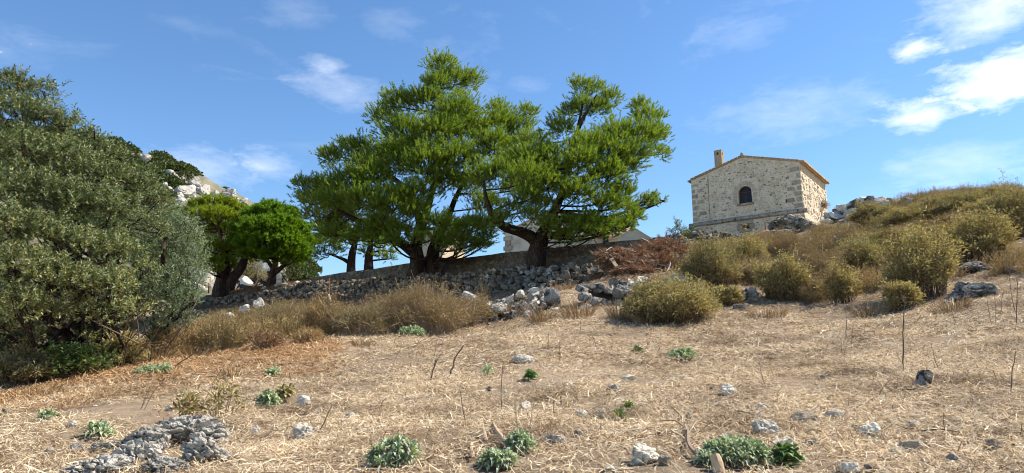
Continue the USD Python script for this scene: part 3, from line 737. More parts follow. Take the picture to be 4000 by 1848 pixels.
for a, b, c, d in [(wu0 + .07, wc - .035, wb + .07, wt - wrad * .95), (wc + .035, wu1 - .07, wb + .07, wt - wrad * .95)]:
    house.part('pane', (fr(prism([(a, c), (b, c), (b, d), (a, d)], 0.235, 0.24)[0]), prism([(a, c), (b, c), (b, d), (a, d)], 0.235, 0.24)[1]), M['glass'], parent=win)
fan = [(wu0 + .07, wt - wrad * .80), (wu1 - .07, wt - wrad * .80)] + [(wc + (wrad - .07) * math.cos(a), wt - wrad * 0.80 + (wrad * .80 - .07) * math.sin(a)) for a in np.linspace(0.05, math.pi - 0.05, 13)]
house.part('pane', (fr(prism(fan, 0.235, 0.24)[0]), prism(fan, 0.235, 0.24)[1]), M['glass'], parent=win, label='half round pane over the arched window')
# arch stones, jambs and sill
rs = np.random.default_rng(8)


def wstone(u, h, du, dh, proud, plane='front', material=None, name='wall_stone', seed=None, tilt=0.0, boxy=False, base=0.0, parts=None):
    if boxy:
        v, f = box(du, 0.16, dh, min(du, dh) * 0.14)
        v = v + (meshkit.noise(v * 9 + u * 3) - 0.5)[:, None] * 0.03
    else:
        v, f = stone((du, 0.24, dh), rs, 15)
        v[:, 1] = np.clip(v[:, 1], -0.07, 1)
    c, s = math.cos(tilt), math.sin(tilt)
    v = np.stack([v[:, 0] * c - v[:, 2] * s, v[:, 1], v[:, 0] * s + v[:, 2] * c], 1)
    if plane == 'front':
        v = fr(v + [u, -proud + (0.08 if boxy else 0.068) - base, h])
    else:
        v = fr(np.stack([v[:, 1] - proud + (0.08 if boxy else 0.068) - base, v[:, 0] + u, v[:, 2] + h], 1)); f = f[:, [0, 2, 1]]
    if parts is not None:
        parts.append((v, f)); return
    house.part(name, (v, f), material)


for k, a in enumerate(np.linspace(0.1, math.pi - 0.1, 8)):
    rr = wrad + 0.17
    wstone(wc + rr * math.cos(a), wt - wrad * .85 + (rr) * 0.95 * math.sin(a), 0.30, 0.24, 0.015, material=M['arch'], name='arch_stone', tilt=a, boxy=True)
for s in (-1, 1):
    for k in range(4):
        wstone(wc + s * (wrad + 0.05 + 0.17), wb + 0.10 + k * 0.21, 0.30, 0.19, 0.012, material=M['arch'], name='jamb_stone', boxy=True)
for k in range(4):
    wstone(wc - wrad * 1.25 + (k + 0.5) * wrad * 2.5 / 4, wb - 0.08, wrad * 2.5 / 4 - 0.01, 0.13, 0.12, material=M['ledge'], name='sill_stone', boxy=True)
# small window
win2 = house.part('small_window', (fr(prism([(su0, sb), (su1, sb), (su1, stp), (su0, stp)], 0.10, 0.12)[0]), prism([(su0, sb), (su1, sb), (su1, stp), (su0, stp)], 0.10, 0.12)[1]), M['glass'], label='small square window below the ledge')
for k in range(3):
    house.part('window_bar', tube([HW(su0 + (su1 - su0) * (k + 1) / 4, 0.04, sb), HW(su0 + (su1 - su0) * (k + 1) / 4, 0.04, stp)], 0.012, 6), M['iron'], parent=win2)
wstone((su0 + su1) / 2, stp + 0.17, 0.95, 0.30, 0.05, material=M['quoin'], name='lintel_stone', boxy=True, base=0.10)
wstone((su0 + su1) / 2, sb - 0.11, 0.8, 0.2, 0.05, material=M['quoin'], name='lintel_stone', boxy=True, base=0.13)
for s in (-1, 1):
    wstone((su0 + su1) / 2 + s * ((su1 - su0) / 2 + 0.17), (sb + stp) / 2, 0.32, 0.36, 0.05, material=M['quoin'], name='jamb_stone', boxy=True, base=0.11)
# ledge of rounded stones
nled = 13
for k in range(nled):
    L0 = (LF + 0.5) / nled
    u = -0.28 + (k + 0.5) * L0
    prf = np.array([(0, 0.13), (-0.20, 0.11), (-0.27, 0.02), (-0.22, -0.09), (-0.08, -0.15), (0, -0.15)]) * rs.uniform(0.9, 1.08)
    c = m3.CrossSection([[(x, y) for x, y in prf]], m3.FillRule.NonZero)
    q = mv(m3.Manifold.extrude(c, L0 - 0.02))
    v = np.stack([q[0][:, 2] - (L0 - 0.02) / 2 + u, q[0][:, 0], q[0][:, 1] + z_course + rs.normal() * 0.012], 1)
    house.part('ledge_stone', (fr(v), q[1][:, [0, 2, 1]]), M['ledge'])
# quoins
for px_side, u0, s in ((0, 0.0, 1), (1, LF, -1)):
    h, k = z_course + 0.17, 0
    while h < z_eave - 0.25:
        dh = rs.uniform(0.30, 0.46)
        du = rs.uniform(0.28, 0.42) if k % 2 else rs.uniform(0.45, 0.66)
        wstone(u0 + s * (du / 2 - 0.012), h + dh / 2, du, dh - 0.05, 0.012, material=M['quoin'], name='quoin', boxy=True)
        if k % 2 and rs.random() < 0.85:
            wstone(u0 + s * (du + 0.05 + 0.28), h + dh / 2, 0.5, dh - 0.07, 0.01, material=M['quoin'], name='quoin', boxy=True)
        h += dh; k += 1
    h = z_course - 0.28
    for k in range(5):
        dh = rs.uniform(0.34, 0.44); du = 0.75 if k % 2 == 0 else 0.45
        wstone(u0 + s * (du / 2 - 0.1), h - dh / 2, du, dh - 0.05, 0.02, material=M['quoin'], name='quoin', boxy=True, base=0.08 + 0.065 * (k + 0.7))
        h -= dh
# rubble stones of the front, as far as they can be told apart
placed = []
front = []
keepout = [(wc, (wb + wt) / 2, wrad + 0.42, (wt - wb) / 2 + 0.34), ((su0 + su1) / 2, (sb + stp) / 2, 0.55, 0.5), ((hl + hr_) / 2, (hb_ + ht_) / 2, 0.2, 0.22)]
tries = 0
while len(placed) < 290 and tries < 12000:
    tries += 1
    u, h = rs.uniform(0.2, LF - 0.2), rs.uniform(z_course - 1.9, z_eave + rise)
    big = rs.random() < 0.16
    du = rs.uniform(0.22, 0.42) if big else rs.uniform(0.10, 0.24); dh = du * rs.uniform(0.45, 0.85)
    top = z_eave + rise * (1 - abs(u - uA) / uA) - 0.12
    if h + dh / 2 > top or abs(h - z_course) < 0.2 + dh / 2: continue
    if h > z_course and (u < 0.75 or u > LF - 0.8) and rs.random() < 0.8: continue
    if any(abs(u - a) < c + du / 2 and abs(h - b) < d + dh / 2 for a, b, c, d in keepout): continue
    if any(abs(u - a) < (du + c) * 0.52 and abs(h - b) < (dh + d) * 0.55 for a, b, c, d in placed): continue
    placed.append((u, h, du, dh))
    low_ = h < z_course
    bb = (0.06 + 0.24 * min(1, (z_course - 0.15 - h) / 3.2)) if low_ else 0.0
    t = rs.random()
    mt = M['house_stone0'] if t < 0.42 else M['house_stone1'] if t < 0.75 else M['house_stone2']
    wstone(u, h, du, dh, rs.uniform(0.012, 0.04), material=mt, tilt=rs.normal() * 0.2, base=bb)
small_ = [[], [], []]
for _ in range(1700):
    u, h = rs.uniform(0.1, LF - 0.1), rs.uniform(z_course - 1.9, z_eave + rise)
    du = rs.uniform(0.07, 0.17); dh = du * rs.uniform(0.4, 0.9)
    top = z_eave + rise * (1 - abs(u - uA) / uA) - 0.1
    if h + dh / 2 > top or abs(h - z_course) < 0.2 + dh / 2: continue
    if h > z_course and (u < 0.62 or u > LF - 0.65): continue
    if any(abs(u - a) < c + du / 2 and abs(h - b) < d + dh / 2 for a, b, c, d in keepout): continue
    if any(abs(u - a) < (du + c) * 0.46 and abs(h - b) < (dh + d) * 0.5 for a, b, c, d in placed): continue
    placed.append((u, h, du, dh))
    bb = (0.06 + 0.24 * min(1, (z_course - 0.15 - h) / 3.2)) if h < z_course else 0.0
    wstone(u, h, du, dh, rs.uniform(0.006, 0.025), tilt=rs.normal() * 0.3, base=bb, parts=small_[int(rs.integers(3))])
for k in range(3):
    house.part('small_rubble', join(small_[k]), M[f'house_stone{k}'], kind='stuff')
side = []
for _ in range(420):
    u, h = rs.uniform(0.1, LS - 0.1), rs.uniform(z_course - 0.8, z_eave - 0.55)
    du = rs.uniform(0.10, 0.34)
    wstone(u, h, du, du * rs.uniform(0.5, 0.9), rs.uniform(0.02, 0.08), plane='side', tilt=rs.normal() * 0.5, parts=side)
house.part('side_rubble', join(side), M['house_stone2'], kind='stuff')
# corner seam of the older part
house.part('wall_seam', tube(curve([HW(LF - 1.18, -0.002, z_course + 0.2), HW(LF - 1.16, -0.002, z_course + 1.5), HW(LF - 1.19, -0.002, z_eave + 0.15)], 8), 0.025, 5), M['house_stone0'])
# roof: two slopes of clay, a verge of tile edges, eave tiles on the right
slope = rise / uA
ang = math.atan(slope)
for s in (0, 1):
    u0, u1 = (0 - 0.22, uA) if s == 0 else (uA, LF + 0.22)
    z0 = z_eave - 0.22 * slope if s == 0 else z_eave + rise
    z1 = z_eave + rise if s == 0 else z_eave - 0.22 * slope
    vf = prism([(u0, z0 + 0.005), (u1, z1 + 0.005), (u1, z1 + 0.075), (u0, z0 + 0.075)], -0.07, LS + 0.1)
    house.part('roof', (fr(vf[0]), vf[1]), M['tile'])
ntile = 24
for k in range(ntile):
    w = -0.04 + (k + 0.5) * (LS + 0.1) / ntile
    r_ = (LS + 0.1) / ntile * 0.48
    a = np.linspace(0, math.pi, 7)
    ring = [(w + r_ * math.cos(t), r_ * 0.8 * math.sin(t)) for t in a]
    v = []
    for uu, zz in ((-0.30, z_eave - 0.30 * slope + 0.07), (0.25, z_eave + 0.25 * slope + 0.08)):
        v += [(uu, a_, zz + b_) for a_, b_ in ring] + [(uu, a_, zz + b_ - 0.02) for a_, b_ in ring]
    v = np.array(v)
    h3 = m3.Manifold.hull_points(v)
    house.part('eave_tile', (fr(mv(h3)[0]), mv(h3)[1]), M['tile'])
for k in range(10):
    vf = box(0.16, LS / 10 - 0.02, 0.14, 0.04)
    house.part('ridge_tile', (fr(vf[0] + [uA, (k + 0.5) * LS / 10, z_eave + rise + 0.09]), vf[1]), M['tile'])
for k in range(14):
    for s in (0, 1):
        u = (k + 0.5) * uA / 14 if s == 0 else LF - (k + 0.5) * uA / 14
        zz = z_eave + rise * (1 - abs(u - uA) / uA) + 0.095
        v, f = box(uA / 14 - 0.012, 0.13, 0.05, 0.012)
        t = ang * (1 if s == 0 else -1)
        v = np.stack([v[:, 0] * math.cos(t) - v[:, 2] * math.sin(t), v[:, 1], v[:, 0] * math.sin(t) + v[:, 2] * math.cos(t)], 1)
        house.part('verge_tile', (fr(v + [u, -0.075, zz]), f), M['tile'])
vf = rock((0.22, 0.25, 0.34), 3, 2, 4, 0.05)
house.part('ridge_finial', (fr(vf[0] + [uA, 0.05, z_eave + rise + 0.18]), vf[1]), M['chimney'], True)
# chimney, hollow with smoke holes
cu, cw = solve_len(dL, 2789, z_eave + rise), 1.0
cz0 = z_eave + 0.1
ctop = z_eave + 0.5
while proj(HW(cu, cw, ctop))[1] > 592: ctop += 0.02
cs, cdp = 0.50, 0.46
chim = man(mv(m3.Manifold.cube([cs, cdp, ctop - cz0], True).translate([cu, cw, (ctop + cz0) / 2]))) - m3.Manifold.cube([cs - .16, cdp - .16, 3], True).translate([cu, cw, ctop - 0.2 + 1.25 - 1.5 + 0.1 - 0.0])
chim = chim - m3.Manifold.cube([0.13, 2, 0.16], True).translate([cu, cw, ctop - 0.2]) - m3.Manifold.cube([2, 0.13, 0.16], True).translate([cu, cw, ctop - 0.2])
ch = house.part('chimney', (fr(mv(chim)[0]), mv(chim)[1]), M['chimney'])
vf = box(cs + .02, cdp + .02, 0.05, 0.01)
house.part('chimney_cap', (fr(vf[0] + [cu, cw, ctop + 0.022]), vf[1]), M['chimney'], parent=ch)
# dead tuft growing out of the side wall
rg = np.random.default_rng(12)
su, sh = wall_uv(3208, 800, 'side')
d = unit(np.stack([rg.normal(size=160), rg.normal(size=160), rg.normal(size=160)], 1) * [1, 1, 0.7] + dL * -1.2)
p0 = np.tile(HW(-0.01, su, sh), (160, 1)) + rg.normal(size=(160, 3)) * 0.05
Ls = rg.uniform(0.25, 0.6, 160)[:, None]
tp = np.stack([p0, p0 + d * Ls * 0.5, p0 + d * Ls + [0, 0, -0.08]], 1)
single('dead_wall_plant', tubes(tp, np.full((160, 3), 0.008)), M['twig_pale'], 'dead brown plant growing from the sunlit side wall of the stone house', 'plant')

# ------------------------------------------------------------------ other buildings behind the wall
def house_block(name, label, corner, dl, ds, L, W, z0, ze, rise, ridge_along_side, wallm, roofm, over=0.2, tiles=0):
    """A plain gabled block: corner, front direction dl, side direction ds."""
    t = Thing(name, label, 'house', np.array([corner[0], corner[1], z0]))
    C = np.array([corner[0], corner[1], 0.0])
    fx = lambda v: C + v[:, :1] * dl + v[:, 1:2] * ds + v[:, 2:3] * Z
    if ridge_along_side:
        vf = prism([(0, z0), (L, z0), (L, ze), (L / 2, ze + rise), (0, ze)], 0, W)
        t.part('wall', (fx(vf[0]), vf[1]), wallm)
        for s in (0, 1):
            a, b = ((-over, ze - over * rise / (L / 2)), (L / 2, ze + rise)) if s == 0 else ((L / 2, ze + rise), (L + over, ze - over * rise / (L / 2)))
            r = prism([(a[0], a[1] + .005), (b[0], b[1] + .005), (b[0], b[1] + .10), (a[0], a[1] + .10)], -over * .4, W + over * .4)
            t.part('roof', (fx(r[0]), r[1]), roofm)
    else:
        q = prism([(0, z0), (W, z0), (W, ze), (W / 2, ze + rise), (0, ze)], 0, L)
        sw = lambda v: fx(np.stack([v[:, 1], v[:, 0], v[:, 2]], 1))
        t.part('wall', (sw(q[0]), q[1][:, [0, 2, 1]]), wallm)
        for s in (0, 1):
            a, b = ((-over, ze - over * rise / (W / 2)), (W / 2, ze + rise)) if s == 0 else ((W / 2, ze + rise), (W + over, ze - over * rise / (W / 2)))
            r = prism([(a[0], a[1] + .005), (b[0], b[1] + .005), (b[0], b[1] + .08), (a[0], a[1] + .08)], -over * .4, L + over * .4)
            t.part('roof', (sw(r[0]), r[1][:, [0, 2, 1]]), roofm)
            if s == 0:
                for k in range(tiles):
                    x = (k + 0.5) * L / tiles
                    c0, c1 = np.array([x, a[0], a[1] + .085]), np.array([x, b[0], b[1] + .085])
                    pts = np.linspace(c0, c1, 5)
                    t.part('tile_row', (fx(tube(pts, L / tiles * 0.33, 8)[0]), tube(pts, L / tiles * 0.33, 8)[1]), roofm)
    return t, fx


def xy(px, py, D):
    p = P(px, py, D); return p[:2]


# plastered house seen under the right pine: gable towards us
zc = P(1975, 905, 56)[2]; zr = P(2062, 868, 56)[2]
c0 = xy(2330, 900, 54)
dl2 = unit(np.array([*(xy(1972, 900, 58) - c0), 0.0])); ds2 = np.array([-dl2[1], dl2[0], 0]); ds2 = ds2 if ds2[1] > 0 else -ds2
L2 = float(np.linalg.norm(xy(1972, 900, 58) - c0))
t, fx = house_block('plastered_house', 'long grey beige plastered house half hidden behind the right pine trunk', c0, dl2, ds2, L2, 6.0, 8.0, zc + 0.3, 1.4, True, M['plaster_grey'], M['tile'])
rq = np.random.default_rng(3)
for k in range(12):
    v, f = box(0.55 if k % 2 else 0.85, 0.12, 0.36, 0.05)
    t.part('quoin', (fx(v + [L2 - 0.3, -0.03, zc - 0.2 - k * 0.40]), f), M['quoin'])
v, f = box(0.5, 0.5, 4.0, 0.03)
t.part('pier', (fx(v + [L2 + 0.42, 0.2, zc - 3.6]), f), M['plaster_grey'])
# small tiled house to the right of it
z3 = P(2417, 918, 50)[2]
c3 = xy(2417, 930, 50)
dl3 = -dL * 1.0; ds3 = dS
L3 = 3.1
lo3 = np.array([*c3, 0.0])
t3, fx3 = house_block('tiled_outbuilding', 'small beige outbuilding with a pale tiled roof right of the pine', c3, dS * 0 + unit(np.array([1.0, 0.12, 0])), unit(np.array([-0.55, 0.83, 0])), 2.2, 4.6, 8.2, P(2480, 893, 50)[2] - 0.62, 0.66, True, M['plaster'], M['tile_pale'], 0.12)
Lw = 3.6
v, f = box(Lw, 0.3, 6.0, 0.02)
pw = P(2417, 925, 50.2)
t3.part('side_wall', (v + [pw[0] - Lw / 2, pw[1] + 0.9, P(2417, 925, 50)[2] - 2.75], f), M['plaster_grey'])
q = [P(2375, 905, 51.0), P(2480, 889, 50.6), P(2417, 912, 49.9), P(2310, 926, 50.6)]
for k in range(11):
    a = q[0] + (q[1] - q[0]) * (k + 0.5) / 11; b = q[3] + (q[2] - q[3]) * (k + 0.5) / 11
    t3.part('tile_row', tube(np.linspace(a + [0, 0, 0.05], b, 4), 0.085, 7), M['tile_pale'])
vv_ = np.vstack([np.array(q) + [0, 0, 0.03], np.array(q) - [0, 0, 0.05]])
t3.part('roof', m3.Manifold.hull_points(vv_), M['tile_pale'], label='pale tiled lean-to slope')
v, f = box(0.36, 0.30, 0.7, 0.02)
single('chimney_pot', (v + P(2366, 935, 47), f), M['dark'], 'small dark square flue standing behind the low wall', 'flue')
# tall plastered pier behind the left pine trunk
c4 = xy(1728, 980, 46)
zt = P(1728, 905, 46)[2]
t4 = Thing('gate_tower', 'tall narrow beige plastered building behind the twin pine trunk', 'building', np.array([*c4, 7.0]))
da, db = unit(np.array([-1.0, 0.25, 0])), unit(np.array([0.62, 0.78, 0]))
C4 = np.array([*c4, 0.0])
for nm, s0, s1, w0, w1, z0, z1, mt in [('wall', 0, 2.05, 0, 2.2, 6.5, zt + 0.2, 'plaster'), ('roof', -0.08, 2.13, -0.08, 2.28, zt + 0.21, zt + 0.33, 'tile')]:
    vf = prism([(s0, z0), (s1, z0), (s1, z1), (s0, z1)], w0, w1)
    t4.part(nm, (C4 + vf[0][:, :1] * da + vf[0][:, 1:2] * db + vf[0][:, 2:3] * Z, vf[1][:, [0, 2, 1]]), M[mt])
vf = prism([(0.75, 6.6), (1.25, 6.6), (1.25, P(1680, 1000, 46)[2]), (0.75, P(1680, 1000, 46)[2])], -0.01, 0.06)
t4.part('doorway', (C4 + vf[0][:, :1] * da + vf[0][:, 1:2] * db + vf[0][:, 2:3] * Z, vf[1][:, [0, 2, 1]]), M['dark'])

# ------------------------------------------------------------------ low rendered wall along the terrace
wpx = [(1180, 1092), (1300, 1071), (1480, 1046), (1650, 1021), (1850, 1001), (2100, 972), (2330, 950), (2552, 931)]
z_w = P(2552, 931, 30.1)[2]
line = []
for px, py in wpx:
    r = ray(px, py); line.append(EYE + r * ((z_w - EYE[2]) / r[2]))
line = np.array(line)
wd = unit((line[-1] - line[0]) * [1, 1, 0]); wn = np.array([-wd[1], wd[0], 0]); wn = wn if wn[1] > 0 else -wn
# keep it straight: project onto its chord
s_ = (line - line[0]) @ wd
wall_len = float(s_[-1])
wall = Thing('terrace_wall', 'long low rendered wall with a straight top behind the pine trunks', 'wall', line[0] + [0, 0, z_w - line[0][2] - 1.4])
S = np.linspace(0, wall_len, 90)
off = np.interp(S, s_, ((line - line[0]) @ wn))
topz = z_w + (meshkit.fbm(np.stack([S * 0.8, S * 0, S * 0], 1), 3, 4) - 0.5) * 0.07
rows = []
for k, (o, dz) in enumerate([(0.0, -1.5), (-0.02, -0.9), (0.0, -0.45), (0.01, -0.05), (0.04, 0), (0.36, 0), (0.4, -0.05), (0.4, -1.5)]):
    pts = line[0][None] + wd * S[:, None] + wn * (off + o)[:, None]
    pts[:, 2] = topz + dz
    if dz > -1.4: pts += (meshkit.fbm(pts * 2.2 + k, 3, 9) - 0.5)[:, None] * wn * 0.07
    rows.append(pts)
g_ = np.stack(rows, 1)
i = np.arange(g_.shape[0] * 8).reshape(-1, 8)
f_ = np.concatenate([np.stack([i[:-1, :-1], i[1:, :-1], i[1:, 1:]], -1).reshape(-1, 3), np.stack([i[:-1, :-1], i[1:, 1:], i[:-1, 1:]], -1).reshape(-1, 3)])
ends = np.array([[i[e, 0], i[e, k], i[e, k + 1]] if e == 0 else [i[e, 0], i[e, k + 1], i[e, k]] for e in (0, -1) for k in range(1, 7)])
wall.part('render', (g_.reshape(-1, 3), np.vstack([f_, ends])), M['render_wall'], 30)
rw = np.random.default_rng(31)
ws = []
for k in range(230):                     # stones where the render has come off, most towards the right end
    s = wall_len * (1 - rw.random() ** 1.25 * 0.98)
    p = line[0] + wd * s + wn * (np.interp(s, S, off) + 0.03)
    p[2] = z_w - rw.uniform(0.06, 0.62)
    v, f = stone((rw.uniform(.14, .34), 0.16, rw.uniform(.10, .2)), rw)
    wall.part('stone', (frame(v, wd, wn, Z, p), f), M['wall_stone'])
v, f = box(0.46, 0.44, 1.1, 0.03)
wall.part('end_pier', (frame(v, wd, wn, Z, line[-1] + wd * 0.16 + wn * 0.2 + [0, 0, z_w - line[-1][2] - 0.52]), f), M['render_wall'], label='pale end pier of the low wall')

# ------------------------------------------------------------------ dry stone walls
def dry_wall(name, label, base, top, size, seed, limit=290, mats=('wall_stone',), back=0.55, jitter=0.05, gaps=None, cat='wall', skip=0.0):
    """base and top: matching (px, py, D) lines along the foot and the crest of the wall's face."""
    r = np.random.default_rng(seed)
    B = curve(np.array([P(*q) for q in base]), 120); Tp = curve(np.array([P(*q) for q in top]), 120)
    length = np.concatenate([[0], np.cumsum(np.linalg.norm(np.diff(B, axis=0), axis=1))])
    t = Thing(name, label, cat, B[60])
    away = unit((Tp - B) * [1, 1, 0] + np.array([0, 0.6, 0]))
    core = np.stack([B + away * 0.16 - [0, 0, .25], Tp + away * 0.14 - [0, 0, 0.06], Tp + away * back - [0, 0, 0.04], B + away * (back + .3) - [0, 0, .3]], 1)
    i = np.arange(480).reshape(120, 4)
    fs = [np.stack([i[:-1], np.roll(i[:-1], -1, 1), np.roll(i[1:], -1, 1)], -1).reshape(-1, 3), np.stack([i[:-1], np.roll(i[1:], -1, 1), i[1:]], -1).reshape(-1, 3)]
    cf = np.vstack(fs + [np.array([[0, 2, 1], [0, 3, 2], [i[-1, 0], i[-1, 1], i[-1, 2]], [i[-1, 0], i[-1, 2], i[-1, 3]]])])
    t.part('rubble_core', (core.reshape(-1, 3) + (meshkit.fbm(core.reshape(-1, 3) * 2, 3, seed) - 0.5)[:, None] * 0.1, cf[:, [0, 2, 1]]), M['wall_core'])
    made = []
    hmax = np.linalg.norm(Tp - B, axis=1).max()
    nrow = max(1, int(round(hmax / (size * 0.66))))
    for row in range(nrow + 1):
        s = r.uniform(0, size * 0.5)
        while s < length[-1]:
            u = np.interp(s, length, np.arange(120)); k = int(u)
            w = size * r.uniform(0.55, 1.5)
            hh = np.linalg.norm(Tp[k] - B[k])
            v_ = (row + 0.5) / nrow + r.normal() * 0.06
            if (v_ * hmax <= hh * 1.05 or row == nrow) and r.random() >= skip:
                vv = min(v_ * hmax / max(hh, 0.05), 1.0) if row < nrow else 1.0
                if not (gaps and gaps(k / 119, vv, r)):
                    p = B[k] * (1 - vv) + Tp[k] * vv
                    tang = unit(B[min(k + 1, 119)] - B[max(k - 1, 0)])
                    nn = unit(np.cross(tang, Z))
                    nn = nn if nn[1] > 0 else -nn
                    hgt = size * r.uniform(0.5, 0.95)
                    dep = size * r.uniform(0.7, 1.1) if row < nrow else back * r.uniform(0.6, 1.0)
                    v, f = stone((w, dep, hgt), r)
                    a = r.normal() * 0.28; c, sn = math.cos(a), math.sin(a)
                    v = np.stack([v[:, 0] * c - v[:, 2] * sn, v[:, 1], v[:, 0] * sn + v[:, 2] * c], 1)
                    made.append((p[1], (frame(v, tang, nn, Z, p + nn * (0.12 if row < nrow else back * 0.4) + r.normal(size=3) * jitter), f)))
            s += w * 0.86
    made.sort(key=lambda q: q[0])
    for k, (_, vf) in enumerate(made[:limit]):
        t.part('stone', vf, M[mats[int(r.integers(len(mats)))]])
    if len(made) > limit:
        t.part('small_stones', join([m for _, m in made[limit:]]), M[mats[0]], kind='stuff')
    return t


rb = np.random.default_rng(77)
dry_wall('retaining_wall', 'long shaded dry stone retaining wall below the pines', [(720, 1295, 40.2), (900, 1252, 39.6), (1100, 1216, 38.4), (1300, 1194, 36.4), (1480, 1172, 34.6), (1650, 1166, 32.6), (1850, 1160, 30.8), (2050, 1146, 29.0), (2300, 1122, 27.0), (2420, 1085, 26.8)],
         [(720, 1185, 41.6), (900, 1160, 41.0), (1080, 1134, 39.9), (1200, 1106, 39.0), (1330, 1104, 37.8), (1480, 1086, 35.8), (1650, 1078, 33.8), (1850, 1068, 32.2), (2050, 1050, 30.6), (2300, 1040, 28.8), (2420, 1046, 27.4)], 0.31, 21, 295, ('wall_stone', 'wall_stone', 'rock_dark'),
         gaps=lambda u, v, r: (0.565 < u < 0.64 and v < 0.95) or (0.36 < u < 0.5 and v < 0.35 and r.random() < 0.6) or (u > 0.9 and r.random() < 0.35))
dry_wall('front_stone_wall', 'broken low dry stone wall in the sun between two bushes', [(1880, 1262, 17.2), (2000, 1250, 17.4), (2120, 1225, 17.8), (2200, 1200, 18.2)], [(1890, 1190, 17.9), (2000, 1160, 18.2), (2110, 1140, 18.6), (2190, 1150, 18.8)], 0.27, 22, 200, ('rock', 'rock_dark', 'rock_dark'), 0.5, 0.06)
dry_wall('broken_stone_wall', 'blackened broken stone wall below the brown brush heap', [(2270, 1200, 18.4), (2380, 1195, 18.5), (2480, 1192, 18.4), (2600, 1170, 18.3)], [(2280, 1125, 19.0), (2370, 1120, 19.2), (2480, 1100, 19.4), (2600, 1100, 19.4)], 0.34, 23, 200, ('rock_dark', 'rock_dark', 'rock'), 0.5, 0.07)
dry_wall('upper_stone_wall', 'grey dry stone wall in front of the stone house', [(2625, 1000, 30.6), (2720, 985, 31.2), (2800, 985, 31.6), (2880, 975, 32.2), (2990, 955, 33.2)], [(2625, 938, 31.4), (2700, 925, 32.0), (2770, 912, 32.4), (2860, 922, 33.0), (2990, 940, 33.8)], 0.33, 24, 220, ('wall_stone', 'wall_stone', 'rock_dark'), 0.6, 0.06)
dry_wall('skyline_wall', 'dry stone wall of large blocks running up from the house corner', [(3215, 905, 33.0), (3290, 905, 32.4), (3360, 870, 32.0), (3440, 845, 31.4), (3520, 825, 31.2)], [(3225, 842, 34.0), (3290, 806, 33.6), (3350, 790, 33.2), (3440, 782, 32.6), (3520, 790, 32.2)], 0.5, 25, 200, ('rock', 'rock_dark', 'rock'), 0.6, 0.05)

# big single stones along the two front walls and the slope
def boulder(name, label, px, py, w, h, D, seed, material='rock', depth=0.9, sub=4, cuts=10, rough=0.13, sink=0.25, cat='rock', pit=0.3, group=None, freq=1.6):
    """A stone whose visible outline is about w x h pixels with its foot at (px, py)."""
    p = G(px, py) if D is None else P(px, py, D)
    s = np.linalg.norm(p - EYE) / F
    H_ = h * s / (1 - sink)
    vf = rock((w * s, w * s * depth, H_), seed, sub, cuts, rough, freq, pit)
    c = p + np.array([0, w * s * depth * 0.35, h * s - H_ / 2])
    return single(name, (rotz(vf[0], 0) + c, vf[1]), M[material], label, cat, group, smooth=40)


boulder('outcrop', 'big dark grey rock outcrop leaning against the right corner of the stone house', 3145, 945, 230, 120, 34.0, 301, 'rock_dark', 0.8, 5, 9, 0.2, 0.1, pit=0.4, cat='rock', freq=2.2)
boulder('outcrop', 'pale sloping slab of rock on the left flank of the big outcrop by the house', 3060, 938, 120, 50, 33.4, 302, 'rock_dark', 0.8, 4, 9, 0.18, 0.1, pit=0.3)
boulder('outcrop', 'small pale fissured outcrop among the bushes below the skyline wall', 3310, 965, 100, 62, None, 303, 'rock', 0.8, 4, 8, 0.25, 0.2, pit=0.7, freq=2.4)
boulder('outcrop', 'flat dark rock lying on the right slope behind the thin stems', 3855, 1165, 180, 62, None, 304, 'rock_dark', 0.7, 4, 12, 0.16, 0.2)
boulder('outcrop', 'dark rock under the bush above the flat rock on the right', 3840, 1065, 120, 52, None, 305, 'rock_dark', 0.7, 4, 10, 0.16, 0.2)
boulder('outcrop', 'dark rock cut by the right edge of the picture', 3990, 1070, 70, 30, None, 306, 'rock_dark', 0.7, 4, 10, 0.16, 0.2)
boulder('outcrop', 'dark rust topped rock standing between the bushes right of the yellow bush', 2935, 1185, 90, 68, None, 307, 'rock_dark', 0.8, 4, 10, 0.22, 0.15, pit=0.6)
boulder('outcrop', 'low black stones at the foot of the rust topped rock', 2900, 1215, 60, 30, None, 308, 'rock_dark', 0.8, 3, 10, 0.22, 0.15)
boulder('outcrop', 'small grey stone in the shade of the bushes left of the slope', 2745, 1105, 60, 34, None, 309, 'rock_dark', 0.8, 3, 10, 0.2, 0.15)
boulder('boulder', 'black and white lichened block topping the broken wall below the brush heap', 2510, 1125, 90, 58, 18.9, 310, 'rock', 0.8, 4, 10, 0.12, 0.1)
boulder('boulder', 'blackened block left of the topmost stone of the broken wall', 2440, 1165, 90, 60, 18.6, 311, 'rock_dark', 0.8, 4, 10, 0.14, 0.1)
boulder('boulder', 'grey pitted boulder below the brush heap at the right end of the broken wall', 2645, 1105, 110, 46, 19.6, 312, 'rock', 0.8, 4, 10, 0.16, 0.1)
boulder('boulder', 'round grey block in the middle of the low front wall', 1945, 1218, 62, 44, 17.3, 313, 'rock', 0.9, 4, 8, 0.1, 0.1)
boulder('boulder', 'tilted dark slab at the right end of the low front wall', 2160, 1190, 70, 66, 17.6, 314, 'rock_dark', 0.7, 4, 7, 0.12, 0.1)
boulder('boulder', 'pitted grey block on top of the low front wall', 2035, 1160, 40, 30, 18.0, 315, 'rock', 0.9, 3, 9, 0.1, 0.1)
boulder('boulder', 'loose white and black stone fallen at the foot of the low front wall', 2070, 1246, 54, 36, None, 316, 'rock', 0.9, 4, 9, 0.12, 0.15)
boulder('boulder', 'dark stone in the grass at the left foot of the low front wall', 1920, 1275, 30, 18, None, 317, 'rock_dark', 0.9, 3, 9, 0.12, 0.2)
